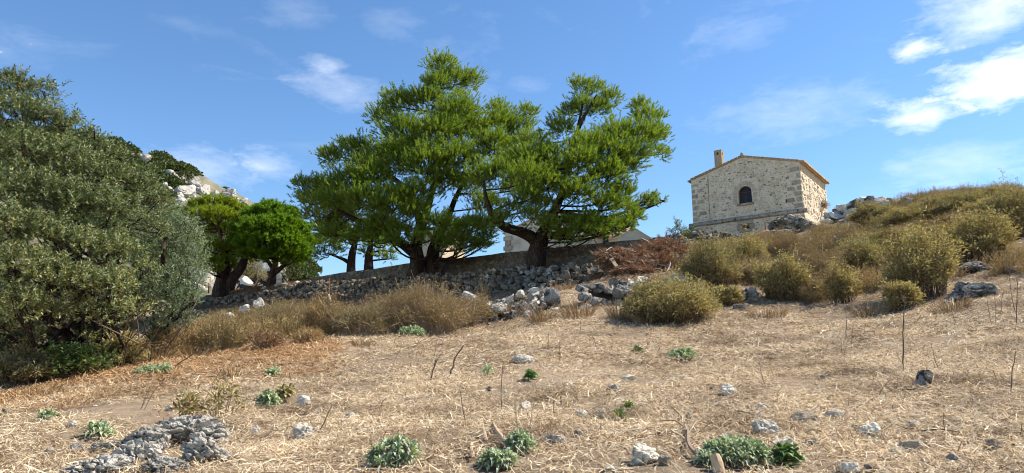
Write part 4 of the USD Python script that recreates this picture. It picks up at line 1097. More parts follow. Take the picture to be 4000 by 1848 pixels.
boulder('boulder', 'pale stone lit by the sun among the weeds under the small pines', 1005, 1205, 44, 42, 27, 318, 'rock', 0.9, 3, 12, 0.22, 0.1)
boulder('boulder', 'pale grey stone half sunk among the weeds left of the sunlit one', 945, 1215, 46, 28, 26, 319, 'rock', 0.9, 3, 12, 0.22, 0.1)
boulder('boulder', 'pale stones lowest among the weeds below the retaining wall', 890, 1245, 56, 26, 25, 320, 'rock', 0.9, 3, 12, 0.24, 0.1)
boulder('boulder', 'stone block with pale crust on the skyline between the bushes', 3555, 792, 40, 26, 31.0, 321, 'rock_dark', 0.9, 3, 8, 0.12, 0.2)
boulder('boulder', 'grey stone showing at the foot of the dry wall under the litter bank', 2330, 1080, 70, 46, 25.0, 322, 'wall_stone', 0.9, 3, 9, 0.14, 0.1)
boulder('boulder', 'brown stained stone at the lower edge of the litter bank', 2215, 1085, 46, 34, 25.6, 323, 'wall_stone', 0.9, 3, 9, 0.14, 0.1)
for k, (px, py, w, h) in enumerate([(1110, 1092, 50, 14), (1160, 1088, 26, 16), (1080, 1098, 22, 16), (1215, 1072, 34, 18), (1135, 1096, 20, 8), (1030, 1110, 30, 16)]):
    boulder('coping_stone', ['long flat pale coping stone on the terrace edge right of the small pine', 'pale upright coping stone right of the long flat one', 'sunlit coping stone at the foot of the round pine', 'pale jagged coping stone where the rendered wall begins', 'smallest sunlit coping stone under the long flat one', 'greyish white coping stone left of the round pine'][k], px, py + 24, w, h, None, 330 + k, 'rock_pale', 0.8, 3, 9, 0.1, 0.2, cat='stone')

# stones lying in the field: (px, foot y, w, h, material, label)
field = [
 (271, 1676, 46, 22, 'rock_pale', 'flat white stone left of the low green tuft in the dry grass'), (660, 1608, 32, 15, 'rock_pale', 'small white stone below the pale leafy stems'), (14, 1626, 34, 20, 'rock_tan', 'tan stone at the left edge of the field'),
 (289, 1770, 46, 24, 'rock_dark', 'dark stone lying left of the pale outcrop'), (190, 1780, 36, 18, 'rock_tan', 'tan stone far left of the pale outcrop'), (992, 1700, 32, 26, 'rock_pale', 'white stone right of the pale outcrop'),
 (1181, 1590, 46, 34, 'rock_pale', 'clean white angular stone in the dry grass'), (1364, 1636, 34, 22, 'rock', 'small black and white stone right of the white angular one'), (1342, 1650, 28, 12, 'rock_pale', 'flat white chip below the small black and white stone'),
 (1181, 1720, 88, 46, 'rock', 'large pale stone with black lichen on its left side'), (1480, 1674, 40, 16, 'rock_pale', 'flat pale stone on the dark bare patch'), (1412, 1690, 48, 11, 'rock_pale', 'long thin pale stone below the dark bare patch'),
 (1877, 1412, 40, 9, 'rock_pale', 'thin white stone near the dark leaning sticks'), (1241, 1622, 22, 14, 'rock_dark', 'small grey stone between the two larger pale ones'), (1467, 1744, 18, 11, 'rock_pale', 'white chip above the big grey-green plant'),
 (1910, 1530, 26, 17, 'rock_dark', 'small dark stone below the wispy tuft'), (2168, 1744, 94, 38, 'rock', 'low pale wedge shaped stone right of the plant with tall dry stems'), (2517, 1814, 122, 58, 'rock', 'large rough grey rock at the bottom of the field'),
 (2605, 1820, 54, 30, 'rock_tan', 'smaller stone touching the right side of the large rough rock'), (2274, 1636, 60, 28, 'rock', 'grey white stone left of the angular dark stone'), (2347, 1645, 54, 42, 'rock_tan', 'angular brown stone with a shaded left face'),
 (2045, 1420, 80, 30, 'rock', 'pale grey stone in the middle distance of the field'), (2457, 1488, 60, 20, 'rock_pale', 'white slab beside the dark litter patch'), (2575, 1511, 48, 14, 'rock_pale', 'flat white stone right of the white slab'),
 (2862, 1545, 70, 32, 'rock', 'grey stone near the scattered twigs'), (2983, 1602, 64, 20, 'rock_pale', 'flat pale slab above the lichened round stone'), (2970, 1627, 48, 15, 'rock_pale', 'thin white stone just under the flat pale slab'),
 (3003, 1712, 112, 50, 'rock', 'rounded grey stone with dark left side'), (2055, 1606, 44, 28, 'rock_pale', 'white stone left of the tall dry stems'), (2221, 1514, 42, 17, 'rock', 'flat grey stone right of the dark green rosette'),
 (2402, 1530, 56, 22, 'rock_dark', 'low dark stone on the dark litter patch'), (2693, 1652, 26, 30, 'rock_dark', 'upright black pebble above the forked branch'), (2259, 1706, 34, 20, 'rock_dark', 'dark pebble above the pale wedge shaped stone'),
 (2512, 1702, 30, 16, 'brick', 'left one of two reddish pieces of fired clay'), (2573, 1708, 42, 18, 'brick', 'right and longer one of two reddish pieces of fired clay'), (2739, 1800, 44, 36, 'rock', 'grey stone left of the grey-green plant at bottom right'),
 (2392, 1850, 76, 20, 'rock', 'pale stone cut by the bottom edge below the large rough rock'), (3623, 1518, 60, 50, 'rock_dark', 'dark upright block alone on the right of the field'), (3156, 1664, 94, 42, 'rock_tan', 'tan flat topped block above the grey stones'),
 (3271, 1636, 68, 24, 'rock_pale', 'pale flat stone right of the tan block'), (3090, 1768, 100, 38, 'rock', 'wide grey pitted stone right of the bottom plant'), (3415, 1703, 66, 34, 'rock', 'grey wedge shaped stone in the right of the field'),
 (3573, 1672, 50, 20, 'rock_pale', 'bluish white flat stone right of the grey wedge'), (3264, 1721, 42, 18, 'rock', 'small pale stone left of the grey wedge'), (3580, 1772, 72, 34, 'rock_tan', 'brown grey block behind the flat stone at bottom right'),
 (3520, 1776, 50, 22, 'rock_pale', 'flat pale stone touching the brown grey block'), (3741, 1815, 50, 24, 'rock_dark', 'dark stone near the bottom right corner'), (3329, 1852, 66, 30, 'rock', 'grey rounded stone at the bottom edge'),
 (3402, 1850, 50, 22, 'rock_dark', 'dark stone next to the rounded stone at the bottom edge'), (3905, 1760, 50, 26, 'rock_tan', 'brown stone near the right edge of the field'), (3743, 1748, 40, 15, 'rock', 'small grey stone above the dark stone near the corner'),
 (3186, 1748, 54, 22, 'rock_dark', 'dark half buried stone right of the wide pitted stone'), (3380, 1432, 38, 12, 'rock_dark', 'small brown lump of earth below the tall thin stem'), (3218, 1484, 22, 16, 'rock_dark', 'black pebble in the straw on the right'),
 (3676, 1482, 26, 15, 'rock_tan', 'small stone behind the dark upright block')]
for k, (px, py, w, h, mt, lab) in enumerate(field):
    if px == 1181 and w > 80 or px in (2517, 3623): sub = 4
    else: sub = 3
    boulder('fallen_brick' if mt == 'brick' else 'field_stone', lab, px, py, w * 1.1, h * 1.3, None, 400 + k, mt, 0.85, sub, 12, 0.12, 0.28, cat='brick' if mt == 'brick' else 'stone', pit=0.15 if mt != 'rock' else 0.35)
rs2 = np.random.default_rng(90)
for k in range(46):
    px, py = rs2.uniform(100, 3950), rs2.uniform(1480, 1845)
    boulder('pebble', 'small pebble half buried in the straw of the field', px, py, rs2.uniform(10, 22), rs2.uniform(7, 14), None, 500 + k, ['rock_pale', 'rock_dark', 'rock_tan', 'rock'][k % 4], 0.9, 2, 9, 0.12, 0.3, cat='pebble', pit=0, group='pebbles in the dry grass')
out = Thing('limestone_outcrop', 'pale pitted limestone outcrop breaking through the grass at lower left', 'rock', G(600, 1800))
for k, (px, py, w, h) in enumerate([(705, 1745, 300, 92), (770, 1822, 230, 100), (560, 1775, 210, 80), (510, 1825, 190, 76), (420, 1852, 200, 58), (345, 1868, 150, 46), (640, 1850, 200, 50), (400, 1770, 110, 40)]):
    p = G(px, min(py, 1846)) if py < 1847 else G(px, 1846) - np.array([0, 0.12, 0.01])
    s = np.linalg.norm(p - EYE) / F
    vf = rock((w * s, w * s * 0.75, h * s * 1.75), 600 + k, 5, 7, 0.26, 1.7, 0.6)
    out.part('rock', (vf[0] + p + [0, w * s * 0.25, h * s * 0.25], vf[1]), M['outcrop'], 40)

# ------------------------------------------------------------------ trees
def tuft(n, seed, L=0.10, W=0.011, stem=0.26, spread=0.75):
    """A pine shoot: needles round a short twig along +z."""
    r = np.random.default_rng(seed)
    z = r.uniform(0, 1, n) ** 0.8 * stem
    a = r.uniform(0, 2 * math.pi, n); e = r.uniform(0.35, 1.0, n) * spread
    d = np.stack([np.cos(a) * np.sin(e), np.sin(a) * np.sin(e), np.cos(e)], 1)
    p = np.stack([0.006 * np.cos(a), 0.006 * np.sin(a), z], 1)
    s = unit(np.cross(d, r.normal(size=(n, 3)))) * W / 2
    Ln = (L * r.uniform(0.75, 1.2, n))[:, None]
    v = np.stack([p - s, p + s, p + d * Ln], 1).reshape(-1, 3)
    return v, np.arange(n * 3).reshape(-1, 3)


def sprig(n, seed, L=0.05, W=0.016, stem=0.24, fold=0.2):
    """A leafy shoot along +z."""
    r = np.random.default_rng(seed)
    z = np.linspace(0.02, stem, n)
    a = np.arange(n) * 2.4 + r.normal(size=n) * 0.4; e = r.uniform(0.55, 1.15, n)
    d = np.stack([np.cos(a) * np.sin(e), np.sin(a) * np.sin(e), np.cos(e)], 1)
    p = np.stack([np.sin(z * 6) * 0.02, z * 0, z], 1)
    return leaf_quads(p, d, L * r.uniform(0.7, 1.25, n), W * r.uniform(0.8, 1.2, n), r, fold)


def build_tree(t, stems, clumps, bark, leaf_protos, density, seed, shoot=0.26, shell=(0.62, 1.05), up=0.5, limb_r=0.10, under=0.45, big=1.0, twigs=5, lim_min=0.25, crown_name='crown', lumpy=0.35, stray=0.0, pick=None):
    """stems: list of (polyline, radii); clumps: (centre, (rx, ry, rz)). One limb grows to every clump."""
    r = np.random.default_rng(seed)
    allp = []
    for k, (pl, rad) in enumerate(stems):
        n = max(14, len(pl) * 5)
        c = curve(pl, n); rr = np.interp(np.linspace(0, 1, n), np.linspace(0, 1, len(rad)), rad)
        cc = c + (meshkit.fbm(c * 1.3 + k, 2, seed) - 0.5)[:, None] * rr[:, None] * 0.5
        v, f = tube(cc, rr, 12)
        v = v + unit(v - v.mean(0)) * ((meshkit.fbm(v * 5, 3, seed + k) - 0.5) * 0.12)[:, None] * min(1, rad[0] * 2)
        t.part('trunk' if k == 0 or rad[0] > 0.22 else 'limb', (v, f), M[bark], True)
        allp.append((c, rr))
    SP = np.vstack([c for c, _ in allp]); SR = np.concatenate([x for _, x in allp])
    limbs, lrad, tw, twr = [], [], [], []
    pos, dirs, scl = [], [], []
    for c, rad in clumps:
        c = np.asarray(c, float); rad = np.asarray(rad, float)
        hd_ = np.linalg.norm((SP - c)[:, :2], axis=1)
        ok = SP[:, 2] < c[2] - lim_min * rad[2] + 0.22 * hd_
        dist = np.linalg.norm(SP - c, axis=1) + np.where(ok, 0, 50) + np.abs(SP[:, 2] - (c[2] - 0.12 * hd_)) * 1.1
        k = int(np.argmin(dist)); a = SP[k]
        mid = (a + c) / 2 + np.array([0, 0, -0.10 * np.linalg.norm(c - a)]) + r.normal(size=3) * 0.12
        limb = curve([a, mid, c + [0, 0, -0.2 * rad[2]], c + [r.normal() * .2, r.normal() * .2, 0.4 * rad[2]]], 9)
        limbs.append(limb); r0 = min(SR[k] * 0.7, limb_r * (0.5 + np.linalg.norm(c - a) / 4)); lrad.append(np.linspace(r0, r0 * 0.22, 9))
        nt = int(twigs * 2)
        d = unit(r.normal(size=(nt, 3)) + [0, 0, 0.5])
        st = limb[r.integers(3, 8, nt)]
        en = c + d * rad * 0.85
        tw.append(np.stack([st, (st + en) / 2 + r.normal(size=(nt, 3)) * 0.08, en], 1)); twr.append(np.tile([r0 * 0.3, r0 * 0.2, 0.008], (nt, 1)))
        area = 4 * math.pi * ((rad[0] * rad[1]) ** 1.6 / 3 + (rad[0] * rad[2]) ** 1.6 / 3 + (rad[1] * rad[2]) ** 1.6 / 3) ** (1 / 1.6)
        n = int(area * density)
        d = unit(r.normal(size=(n, 3)))
        lowd = d[:, 2] < -0.15
        d = d[~lowd | (r.random(n) < under)]; n = len(d)
        lump = 1 + lumpy * (meshkit.noise(d * 3.0 + c) - 0.5) * 2
        p = c + d * rad * lump[:, None] * (r.uniform(*shell, (n, 1)) + (r.random((n, 1)) < stray) * r.uniform(0.05, 0.5, (n, 1)))
        outw = unit(p - np.array([a[0], a[1], p[0, 2] - 1.0])) if n else d
        dd = unit(d * 0.7 + outw * 0.35 + np.array([0, 0, up]) + r.normal(size=(n, 3)) * 0.28)
        pos.append(p); dirs.append(dd); scl.append(r.uniform(0.75, 1.35, n) * big)
    v, f = tubes(np.array(limbs), np.array(lrad), 6)
    t.part('branches', (v, f), M[bark], True, kind='stuff')
    v, f = tubes(np.vstack(tw), np.vstack(twr), 4)
    t.part('twigs', (v, f), M[bark], kind='stuff')
    pos, dirs, scl = np.vstack(pos), np.vstack(dirs), np.concatenate(scl)
    idx = pick(pos, r) if pick else r.integers(0, len(leaf_protos), len(pos))
    scatter(f'{t.path}/{crown_name}', leaf_protos, pos, quats(dirs, r), scl, idx, origin=t.loc)
    return len(pos)


def clump_list(items, D, seed, dspread, flat=0.72, grow=1.0, inset=14):
    r = np.random.default_rng(seed)
    out = []
    for q in items:
        px, py, rad = q[:3]; rad = max(rad * 0.42, rad - inset)
        dd = D + (q[3] if len(q) > 3 else r.uniform(-dspread, dspread))
        s = np.linalg.norm(P(px, py, dd) - EYE) / F * rad * grow
        out.append((P(px, py, dd), (s * r.uniform(0.95, 1.15), s * r.uniform(1.0, 1.35), s * flat * r.uniform(0.85, 1.15))))
    return out


pine_t = [(f'shoot_{"abc"[k]}', tuft(44, 10 + k, 0.11, 0.012, 0.22), M['pine']) for k in range(3)]
# left of the two big pines, twin trunk
D1 = 34.6
p1 = Thing('pine_tree', 'largest pine with a twin trunk and wide ragged crown left of centre', 'tree', P(1665, 1048, D1))
stems1 = [([P(1628, 1110, D1), P(1630, 1020, D1), P(1622, 960, D1), P(1650, 880, D1 + .3), P(1690, 740, D1), P(1715, 560, D1), P(1722, 300, D1)], [0.48, 0.36, 0.31, 0.23, 0.16, 0.11, 0.04]),
          ([P(1690, 1110, D1 + .3), P(1690, 1020, D1 + .3), P(1700, 950, D1 + .4), P(1745, 860, D1 + 1), P(1800, 730, D1 + 1.2), P(1880, 600, D1 + 1)], [0.46, 0.36, 0.27, 0.17, 0.11, 0.04]),
          ([P(1610, 985, D1), P(1560, 945, D1 - .5), P(1470, 890, D1 - 1.2), P(1370, 850, D1 - 1.6), P(1260, 790, D1 - 2)], [0.26, 0.22, 0.17, 0.12, 0.04]),
          ([P(1650, 900, D1), P(1600, 760, D1 + 1), P(1480, 660, D1 + 1.5), P(1320, 610, D1 + 1.5)], [0.22, 0.16, 0.10, 0.03])]
pc1 = [(1723, 256, 62, 0), (1776, 322, 82, 0.5), (1838, 309, 44, 0.6), (1700, 330, 60, -.5), (1565, 406, 76, 0), (1670, 397, 85, -0.5), (1794, 441, 95, -1.2), (1494, 459, 60, 0.6), (1582, 520, 95, -1), (1723, 530, 105, -1.8), (1847, 503, 85, -1), (1944, 432, 50, 0.5), (1953, 485, 75, -0.5), (2058, 441, 48, 0.3), (2030, 500, 60, 0),
       (1397, 591, 72, 0), (1291, 617, 58, 0.6), (1353, 565, 34, 1), (1529, 617, 105, -1.6), (1670, 644, 105, -2.2), (1794, 626, 105, -2.2), (1926, 573, 90, -1.5), (1176, 723, 44, -1), (1256, 732, 64, -0.8), (1370, 714, 85, -1.2), (1459, 697, 90, -2.2),
       (1309, 803, 85, -1.6), (1423, 794, 95, -2.6), (1547, 803, 95, -2.8), (1220, 838, 52, 0.5), (1617, 767, 85, -2.5), (1750, 714, 90, -1.5), (1353, 856, 70, 0), (1494, 865, 66, -2.6), (1723, 882, 66, -2.4), (1829, 900, 80, -1.8), (1891, 880, 70, -1.2), (1909, 930, 42, -1), (1650, 905, 36, -2.6), (1617, 838, 64, -2.8), (1900, 800, 70, 0), (1840, 720, 70, 1.5), (1450, 640, 80, 2), (1600, 600, 90, 2), (1750, 480, 80, 2), (1300, 760, 80, 2), (1480, 900, 62, -2), (1420, 900, 52, -1.5), (1560, 905, 62, -2.6), (1760, 935, 60, -2.4), (1820, 950, 48, -2), (1700, 945, 42, -2.6), (1870, 955, 42, -1.5), (1620, 935, 44, -2.8), (1330, 900, 50, -.6), (1280, 880, 52, 0), (2010, 560, 62, 1), (1990, 640, 72, 1.5), (2000, 740, 64, 1), (1200, 780, 50, -.6), (1280, 920, 46, -1), (1380, 935, 46, -1.5), (1450, 930, 46, -2), (1530, 945, 44, -2.8), (1745, 965, 40, -2.4), (1880, 965, 40, -1.4), (1800, 975, 34, -2)]
n1 = build_tree(p1, stems1, clump_list(pc1, D1, 1, 1.0, 0.68), 'bark', pine_t, 82, 101, up=0.6, limb_r=0.045, shell=(0.38, 1.16), lumpy=0.75, stray=0.10)
# right of the two big pines
D2 = 31.6
p2 = Thing('pine_tree', 'right hand big pine with a single thick trunk and a low crooked limb', 'tree', P(2095, 1000, D2))
stems2 = [([P(2095, 1065, D2), P(2098, 985, D2), P(2112, 935, D2), P(2150, 860, D2 + .2), P(2200, 740, D2 + .3), P(2245, 560, D2), P(2282, 380, D2)], [0.54, 0.41, 0.36, 0.24, 0.16, 0.10, 0.03]),
          ([P(2092, 950, D2), P(2068, 922, D2 - .2), P(2030, 906, D2 - .4), P(1975, 890, D2 - .8), P(1935, 855, D2 - 1.2), P(1900, 780, D2 - 1.4), P(1890, 700, D2 - 1.4)], [0.30, 0.27, 0.24, 0.20, 0.16, 0.10, 0.04]),
          ([P(2190, 770, D2 + .2), P(2300, 690, D2 + .8), P(2420, 600, D2 + 1), P(2540, 520, D2 + 1)], [0.20, 0.15, 0.09, 0.03]),
          ([P(2215, 660, D2), P(2260, 500, D2 - .5), P(2330, 370, D2 - .6)], [0.15, 0.10, 0.03])]
pc2 = [(2270, 340, 48, 0), (2323, 352, 48, 0.3), (2385, 388, 52, 0.4), (2279, 423, 66, 0), (2217, 441, 42, 0.3), (2191, 503, 60, 0), (2341, 430, 52, 0.2), (2500, 415, 40, 0.4), (2517, 459, 56, 0.3), (2572, 459, 36, 0.5), (2412, 530, 70, -0.4), (2500, 538, 80, -0.2), (2562, 529, 52, 0.2), (2376, 600, 80, -1.2), (2482, 609, 70, -0.8), (2580, 600, 40, 0.4), (2279, 573, 70, -1), (2262, 644, 84, -1.8),
       (2376, 690, 80, -1.5), (2429, 653, 70, -0.8), (2138, 609, 74, -0.6), (2041, 626, 84, -1), (1953, 670, 74, -1.4), (1882, 695, 60, -1.4), (2059, 697, 84, -2.2), (2138, 723, 74, -2.4), (2253, 760, 84, -2.4), (2059, 776, 62, -2.4), (2120, 803, 56, -2.2), (1997, 815, 50, -1.8), (2376, 800, 74, -1.4), (2429, 759, 66, -0.4), (2456, 820, 52, 0), (2288, 864, 60, -1.6), (2359, 880, 52, -1), (2217, 873, 48, -1.4), (2517, 794, 36, 0.3), (2588, 787, 20, 0.4), (2555, 800, 24, 0.4), (2173, 905, 34, -1), (2330, 560, 70, 1.6), (2180, 680, 80, 1.6), (2420, 880, 44, -.4), (2200, 925, 44, -1.5), (2260, 905, 54, -1.8), (2330, 915, 48, -1.4), (2400, 900, 46, -1), (2450, 880, 44, -.6), (2140, 880, 48, -2.2), (2080, 850, 54, -2.4), (1960, 860, 46, -1.8), (2480, 850, 44, -.2), (2080, 560, 64, 1), (2090, 680, 84, 1.5), (2540, 780, 40, 0.2)]
n2 = build_tree(p2, stems2, clump_list(pc2, D2, 2, 1.0, 0.70), 'bark', pine_t, 86, 102, up=0.55, limb_r=0.042, shell=(0.38, 1.16), lumpy=0.75, stray=0.10)
# round bright pine where the people rest
D3 = 42.5
p3 = Thing('round_pine', 'small bright green pine with a dense rounded crown above two resting people', 'tree', P(1060, 1112, D3))
stems3 = [([P(1052, 1150, D3), P(1062, 1080, D3), P(1075, 1040, D3), P(1070, 980, D3), P(1060, 900, D3)], [0.34, 0.25, 0.20, 0.12, 0.05]), ([P(1066, 1070, D3), P(1100, 1045, D3), P(1135, 1005, D3), P(1150, 960, D3)], [0.18, 0.14, 0.09, 0.04]), ([P(1066, 1050, D3), P(1030, 1000, D3), P(990, 960, D3)], [0.14, 0.09, 0.04])]
pc3 = [(1060, 840, 62, 0), (1000, 850, 52, 0), (1120, 850, 52, 0), (950, 900, 50, 0), (1010, 905, 66, -1.2), (1080, 895, 66, -1.6), (1150, 900, 56, -.6), (1190, 950, 44, 0), (1130, 960, 62, -1.6), (1050, 960, 66, -1.8), (970, 960, 54, -1), (930, 940, 36, 0), (1200, 1000, 30, -.4), (1150, 1010, 44, -1), (1060, 1005, 46, -1.6), (990, 1000, 40, -.6), (1010, 1000, 30, 0), (1080, 870, 60, 1.5), (1000, 920, 60, 1.5), (1140, 930, 60, 1.4)]
build_tree(p3, stems3, clump_list(pc3, D3, 3, 0.5, 0.72), 'bark', [(f'shoot_{"abc"[k]}', tuft(60, 20 + k, 0.15, 0.020, 0.26, 0.9), M['pine_bright']) for k in range(3)], 60, 103, up=0.5, limb_r=0.09, shell=(0.75, 1.05))
# flat topped lime pine behind
D4 = 43.5
p4 = Thing('flat_topped_pine', 'lime green flat topped pine with layered branches left of the round pine', 'tree', P(870, 1135, D4))
stems4 = [([P(862, 1185, D4), P(868, 1090, D4), P(880, 1040, D4), P(870, 960, D4), P(850, 860, D4)], [0.55, 0.42, 0.34, 0.2, 0.07]), ([P(880, 1185, D4 + .2), P(905, 1095, D4), P(945, 1040, D4 - .2), P(960, 960, D4), P(930, 860, D4)], [0.42, 0.32, 0.26, 0.16, 0.05]), ([P(870, 1010, D4), P(830, 990, D4 - 1), P(790, 980, D4 - 1)], [0.16, 0.1, 0.04])]
pc4 = [(720, 838, 34, 0), (770, 815, 44, 0), (830, 805, 50, 0), (890, 812, 50, .5), (940, 830, 40, .5), (790, 850, 50, -1), (860, 850, 56, -1), (930, 865, 46, -.5), (740, 880, 36, 0), (820, 900, 46, .6), (890, 910, 46, .8), (690, 860, 18, 0), (800, 965, 34, -1.4), (850, 975, 44, -1), (900, 985, 40, 0), (790, 1010, 36, -1.6), (830, 1030, 44, -1.4), (880, 1030, 44, 0), (800, 1050, 34, -1.6), (850, 1062, 36, -1.6), (910, 1060, 34, .4), (930, 990, 40, 0.8), (960, 930, 44, 1)]
build_tree(p4, stems4, clump_list(pc4, D4, 4, 0.5, 0.6), 'bark', [(f'shoot_{"abc"[k]}', tuft(50, 30 + k, 0.14, 0.018, 0.28, 0.8), M['pine_lime']) for k in range(3)], 60, 104, up=0.9, limb_r=0.09, under=0.15)
# dark pine behind, under the big crown
D5 = 44.0
p5 = Thing('pine_tree', 'dark two stemmed pine standing behind the low wall under the big crown', 'tree', P(1375, 1060, D5))
stems5 = [([P(1376, 1080, D5), P(1374, 1030, D5), P(1378, 980, D5), P(1400, 900, D5)], [0.32, 0.26, 0.22, 0.1]), ([P(1440, 1075, D5 + .4), P(1440, 1010, D5 + .4), P(1450, 930, D5)], [0.34, 0.26, 0.12]), ([P(1374, 1035, D5), P(1335, 1010, D5), P(1280, 990, D5 - .5)], [0.15, 0.10, 0.04])]
pc5 = [(1250, 900, 46, 0), (1310, 905, 56, 0), (1290, 950, 50, -.6), (1350, 940, 50, -.6), (1240, 960, 40, 0), (1260, 1000, 34, 0), (1320, 985, 36, -.6), (1400, 930, 50, 0), (1460, 950, 44, 0.4), (1480, 1000, 34, 0.4), (1520, 1010, 30, 0.6), (1430, 990, 34, 0.6), (1500, 960, 44, 1), (1540, 985, 22, 1)]
build_tree(p5, stems5, clump_list(pc5, D5, 5, 0.5, 0.6), 'bark', [(pine_t[k][0], tuft(46, 10 + k, 0.14, 0.018, 0.30), M['pine']) for k in range(3)], 40, 105, up=0.3, limb_r=0.09)
# small broadleaf shrub tree at the end of the wall
D6 = 47.0
p6 = Thing('shrub_tree', 'small dark rounded shrub behind the left end of the rendered wall', 'shrub', P(1150, 1090, D6))
build_tree(p6, [([P(1150, 1110, D6), P(1148, 1060, D6), P(1150, 1020, D6)], [0.12, 0.09, 0.04])], clump_list([(1150, 1040, 34), (1120, 1060, 30), (1168, 1065, 26), (1140, 1080, 34), (1110, 1085, 22)], D6, 6, 0.4, 0.9), 'bark', [(f'sprig_{"ab"[k]}', sprig(16, 40 + k, 0.10, 0.04, 0.3), M['scrub']) for k in range(2)], 24, 106, up=0.2)
p6b = Thing('green_shrub', 'light green shrub at the right foot of the pale boulder behind the round pine', 'shrub', P(1105, 1095, 50))
build_tree(p6b, [([P(1105, 1110, 50), P(1105, 1070, 50)], [0.08, 0.03])], clump_list([(1112, 1068, 22), (1106, 1090, 20), (1122, 1085, 16)], 50, 7, 0.3, 1.0), 'bark', [(f'sprig_{"ab"[k]}', sprig(16, 44 + k, 0.10, 0.04, 0.3), M['bush_green']) for k in range(2)], 26, 107, up=0.3)
p6c = Thing('green_shrub', 'yellow green scrubby bush between the pale rocks behind the resting people', 'shrub', P(1010, 1110, 56))
build_tree(p6c, [([P(1000, 1125, 56), P(995, 1070, 56)], [0.12, 0.04])], clump_list([(985, 1045, 34), (1000, 1080, 40), (1035, 1095, 30), (960, 1075, 26)], 56, 8, 0.5, 0.8), 'bark', [(f'sprig_{"ab"[k]}', sprig(16, 48 + k, 0.12, 0.05, 0.35), M['bush_olive']) for k in range(2)], 20, 108, up=0.3)
p6d = Thing('dry_bush', 'pale brown dry bush beside the leftmost pale boulder under the flat topped pine', 'shrub', P(815, 1135, 52))
build_tree(p6d, [([P(815, 1145, 52), P(815, 1120, 52)], [0.06, 0.02])], clump_list([(800, 1122, 22), (825, 1118, 22)], 52, 9, 0.3, 0.9), 'bark', [('sprig', sprig(16, 52, 0.12, 0.02, 0.3), M['bush_brown'])], 24, 109, up=0.5)

# the big evergreen at the left edge
DL = 11.2
oak = Thing('evergreen_tree', 'huge grey green evergreen tree filling the left edge of the view', 'tree', G(60, 1500))
co = [(30, 345, 75, 1), (85, 315, 44, 1), (170, 380, 66, 1), (60, 455, 105, .6), (180, 480, 85, .8), (270, 515, 74, 1), (360, 565, 72, 1), (440, 625, 60, 1), (100, 610, 115, 0), (240, 630, 105, 0.3), (360, 690, 105, .6), (470, 710, 85, .9), (555, 730, 80, 1.2), (600, 800, 74, 1.2), (60, 760, 115, -0.4), (180, 770, 105, -.2), (300, 805, 115, 0), (430, 835, 105, .4), (535, 880, 95, .8), (40, 900, 115, -.8), (170, 925, 105, -.5), (300, 965, 105, -.2), (420, 985, 105, .2), (530, 1000, 85, .7),
      (60, 1065, 115, -1), (190, 1085, 105, -.6), (310, 1115, 95, -.4), (430, 1125, 95, 0), (520, 1130, 76, .5), (80, 1200, 100, -.9), (200, 1225, 80, -.4), (320, 1230, 70, 0), (430, 1235, 64, .3), (520, 1220, 60, .6), (-120, 350, 140, .5), (-160, 600, 150, 0), (-160, 850, 150, -.5), (-150, 1100, 140, -.8), (-20, 1290, 70, -.4), (340, 1330, 50, 1.2), (600, 905, 60, 1.2), (560, 1060, 60, 1.2), (0, 1330, 100, 2), (150, 1340, 100, 2), (300, 1320, 95, 2.2), (450, 1300, 85, 2), (80, 1430, 80, 2), (250, 1420, 80, 2), (400, 1390, 66, 2), (-120, 1400, 130, 1.5), (60, 1240, 110, 2.2), (230, 1240, 110, 2.2), (400, 1200, 100, 2.2), (540, 1190, 80, 2)]
co = [q for k, q in enumerate(co) if not (k % 5 == 3 and q[3] < 1.2 and 12 < k < 32)]
ro = np.random.default_rng(66)
base_o = G(60, 1490) + np.array([0, 1.2, 0])
stems_o = []
for k, (px, py, dd) in enumerate([(60, 900, .4), (200, 760, .8), (340, 900, .8), (-120, 800, .2), (470, 1000, 1.0), (100, 500, 1)]):
    b = base_o + np.array([ro.uniform(-.9, 1.2), ro.uniform(-.2, .5), -0.1])
    e = P(px, py, DL + dd)
    stems_o.append(([b, b * .65 + e * .35 + ro.normal(size=3) * .2, b * .3 + e * .7 + ro.normal(size=3) * .15, e], [0.15, 0.12, 0.08, 0.03]))
oak_p = [(f'sprig_{"abcd"[k]}', sprig(13, 110 + k, 0.055, 0.020, 0.15), M['oak' if k % 2 else 'oak_yellow']) for k in range(4)]
build_tree(oak, stems_o, clump_list(co, DL, 10, 0.3, 0.95, 0.64, 16), 'bark', oak_p, 270, 110, up=0.5, limb_r=0.05, shell=(0.6, 1.1), lumpy=0.7, under=0.3, stray=0.08, pick=lambda p, r: np.where(r.random(len(p)) < np.clip((4.6 - p[:, 2]) / 2.4, 0.08, 0.9), 0, 1) + 2 * r.integers(0, 2, len(p)))
dd = np.random.default_rng(67)
bs, rr_ = [], []
for k in range(70):                      # bare lower branches in the shade
    a = G(dd.uniform(-50, 520), 1500 - dd.uniform(0, 60)) + np.array([0, dd.uniform(0.4, 1.8), dd.uniform(0, .7)])
    e = a + np.array([dd.normal() * 0.8, dd.normal() * .4 - .3, dd.uniform(.2, 1.1)])
    bs.append(curve([a, (a + e) / 2 + dd.normal(size=3) * .15, e], 7)); rr_.append(np.linspace(0.012, 0.004, 7))
oak.part('bare_branches', tubes(np.array(bs), np.array(rr_), 5), M['twig'], kind='stuff')
DO = 13.6
olive = Thing('olive_tree', 'silvery green olive bush tucked against the right of the huge evergreen', 'tree', G(690, 1330))
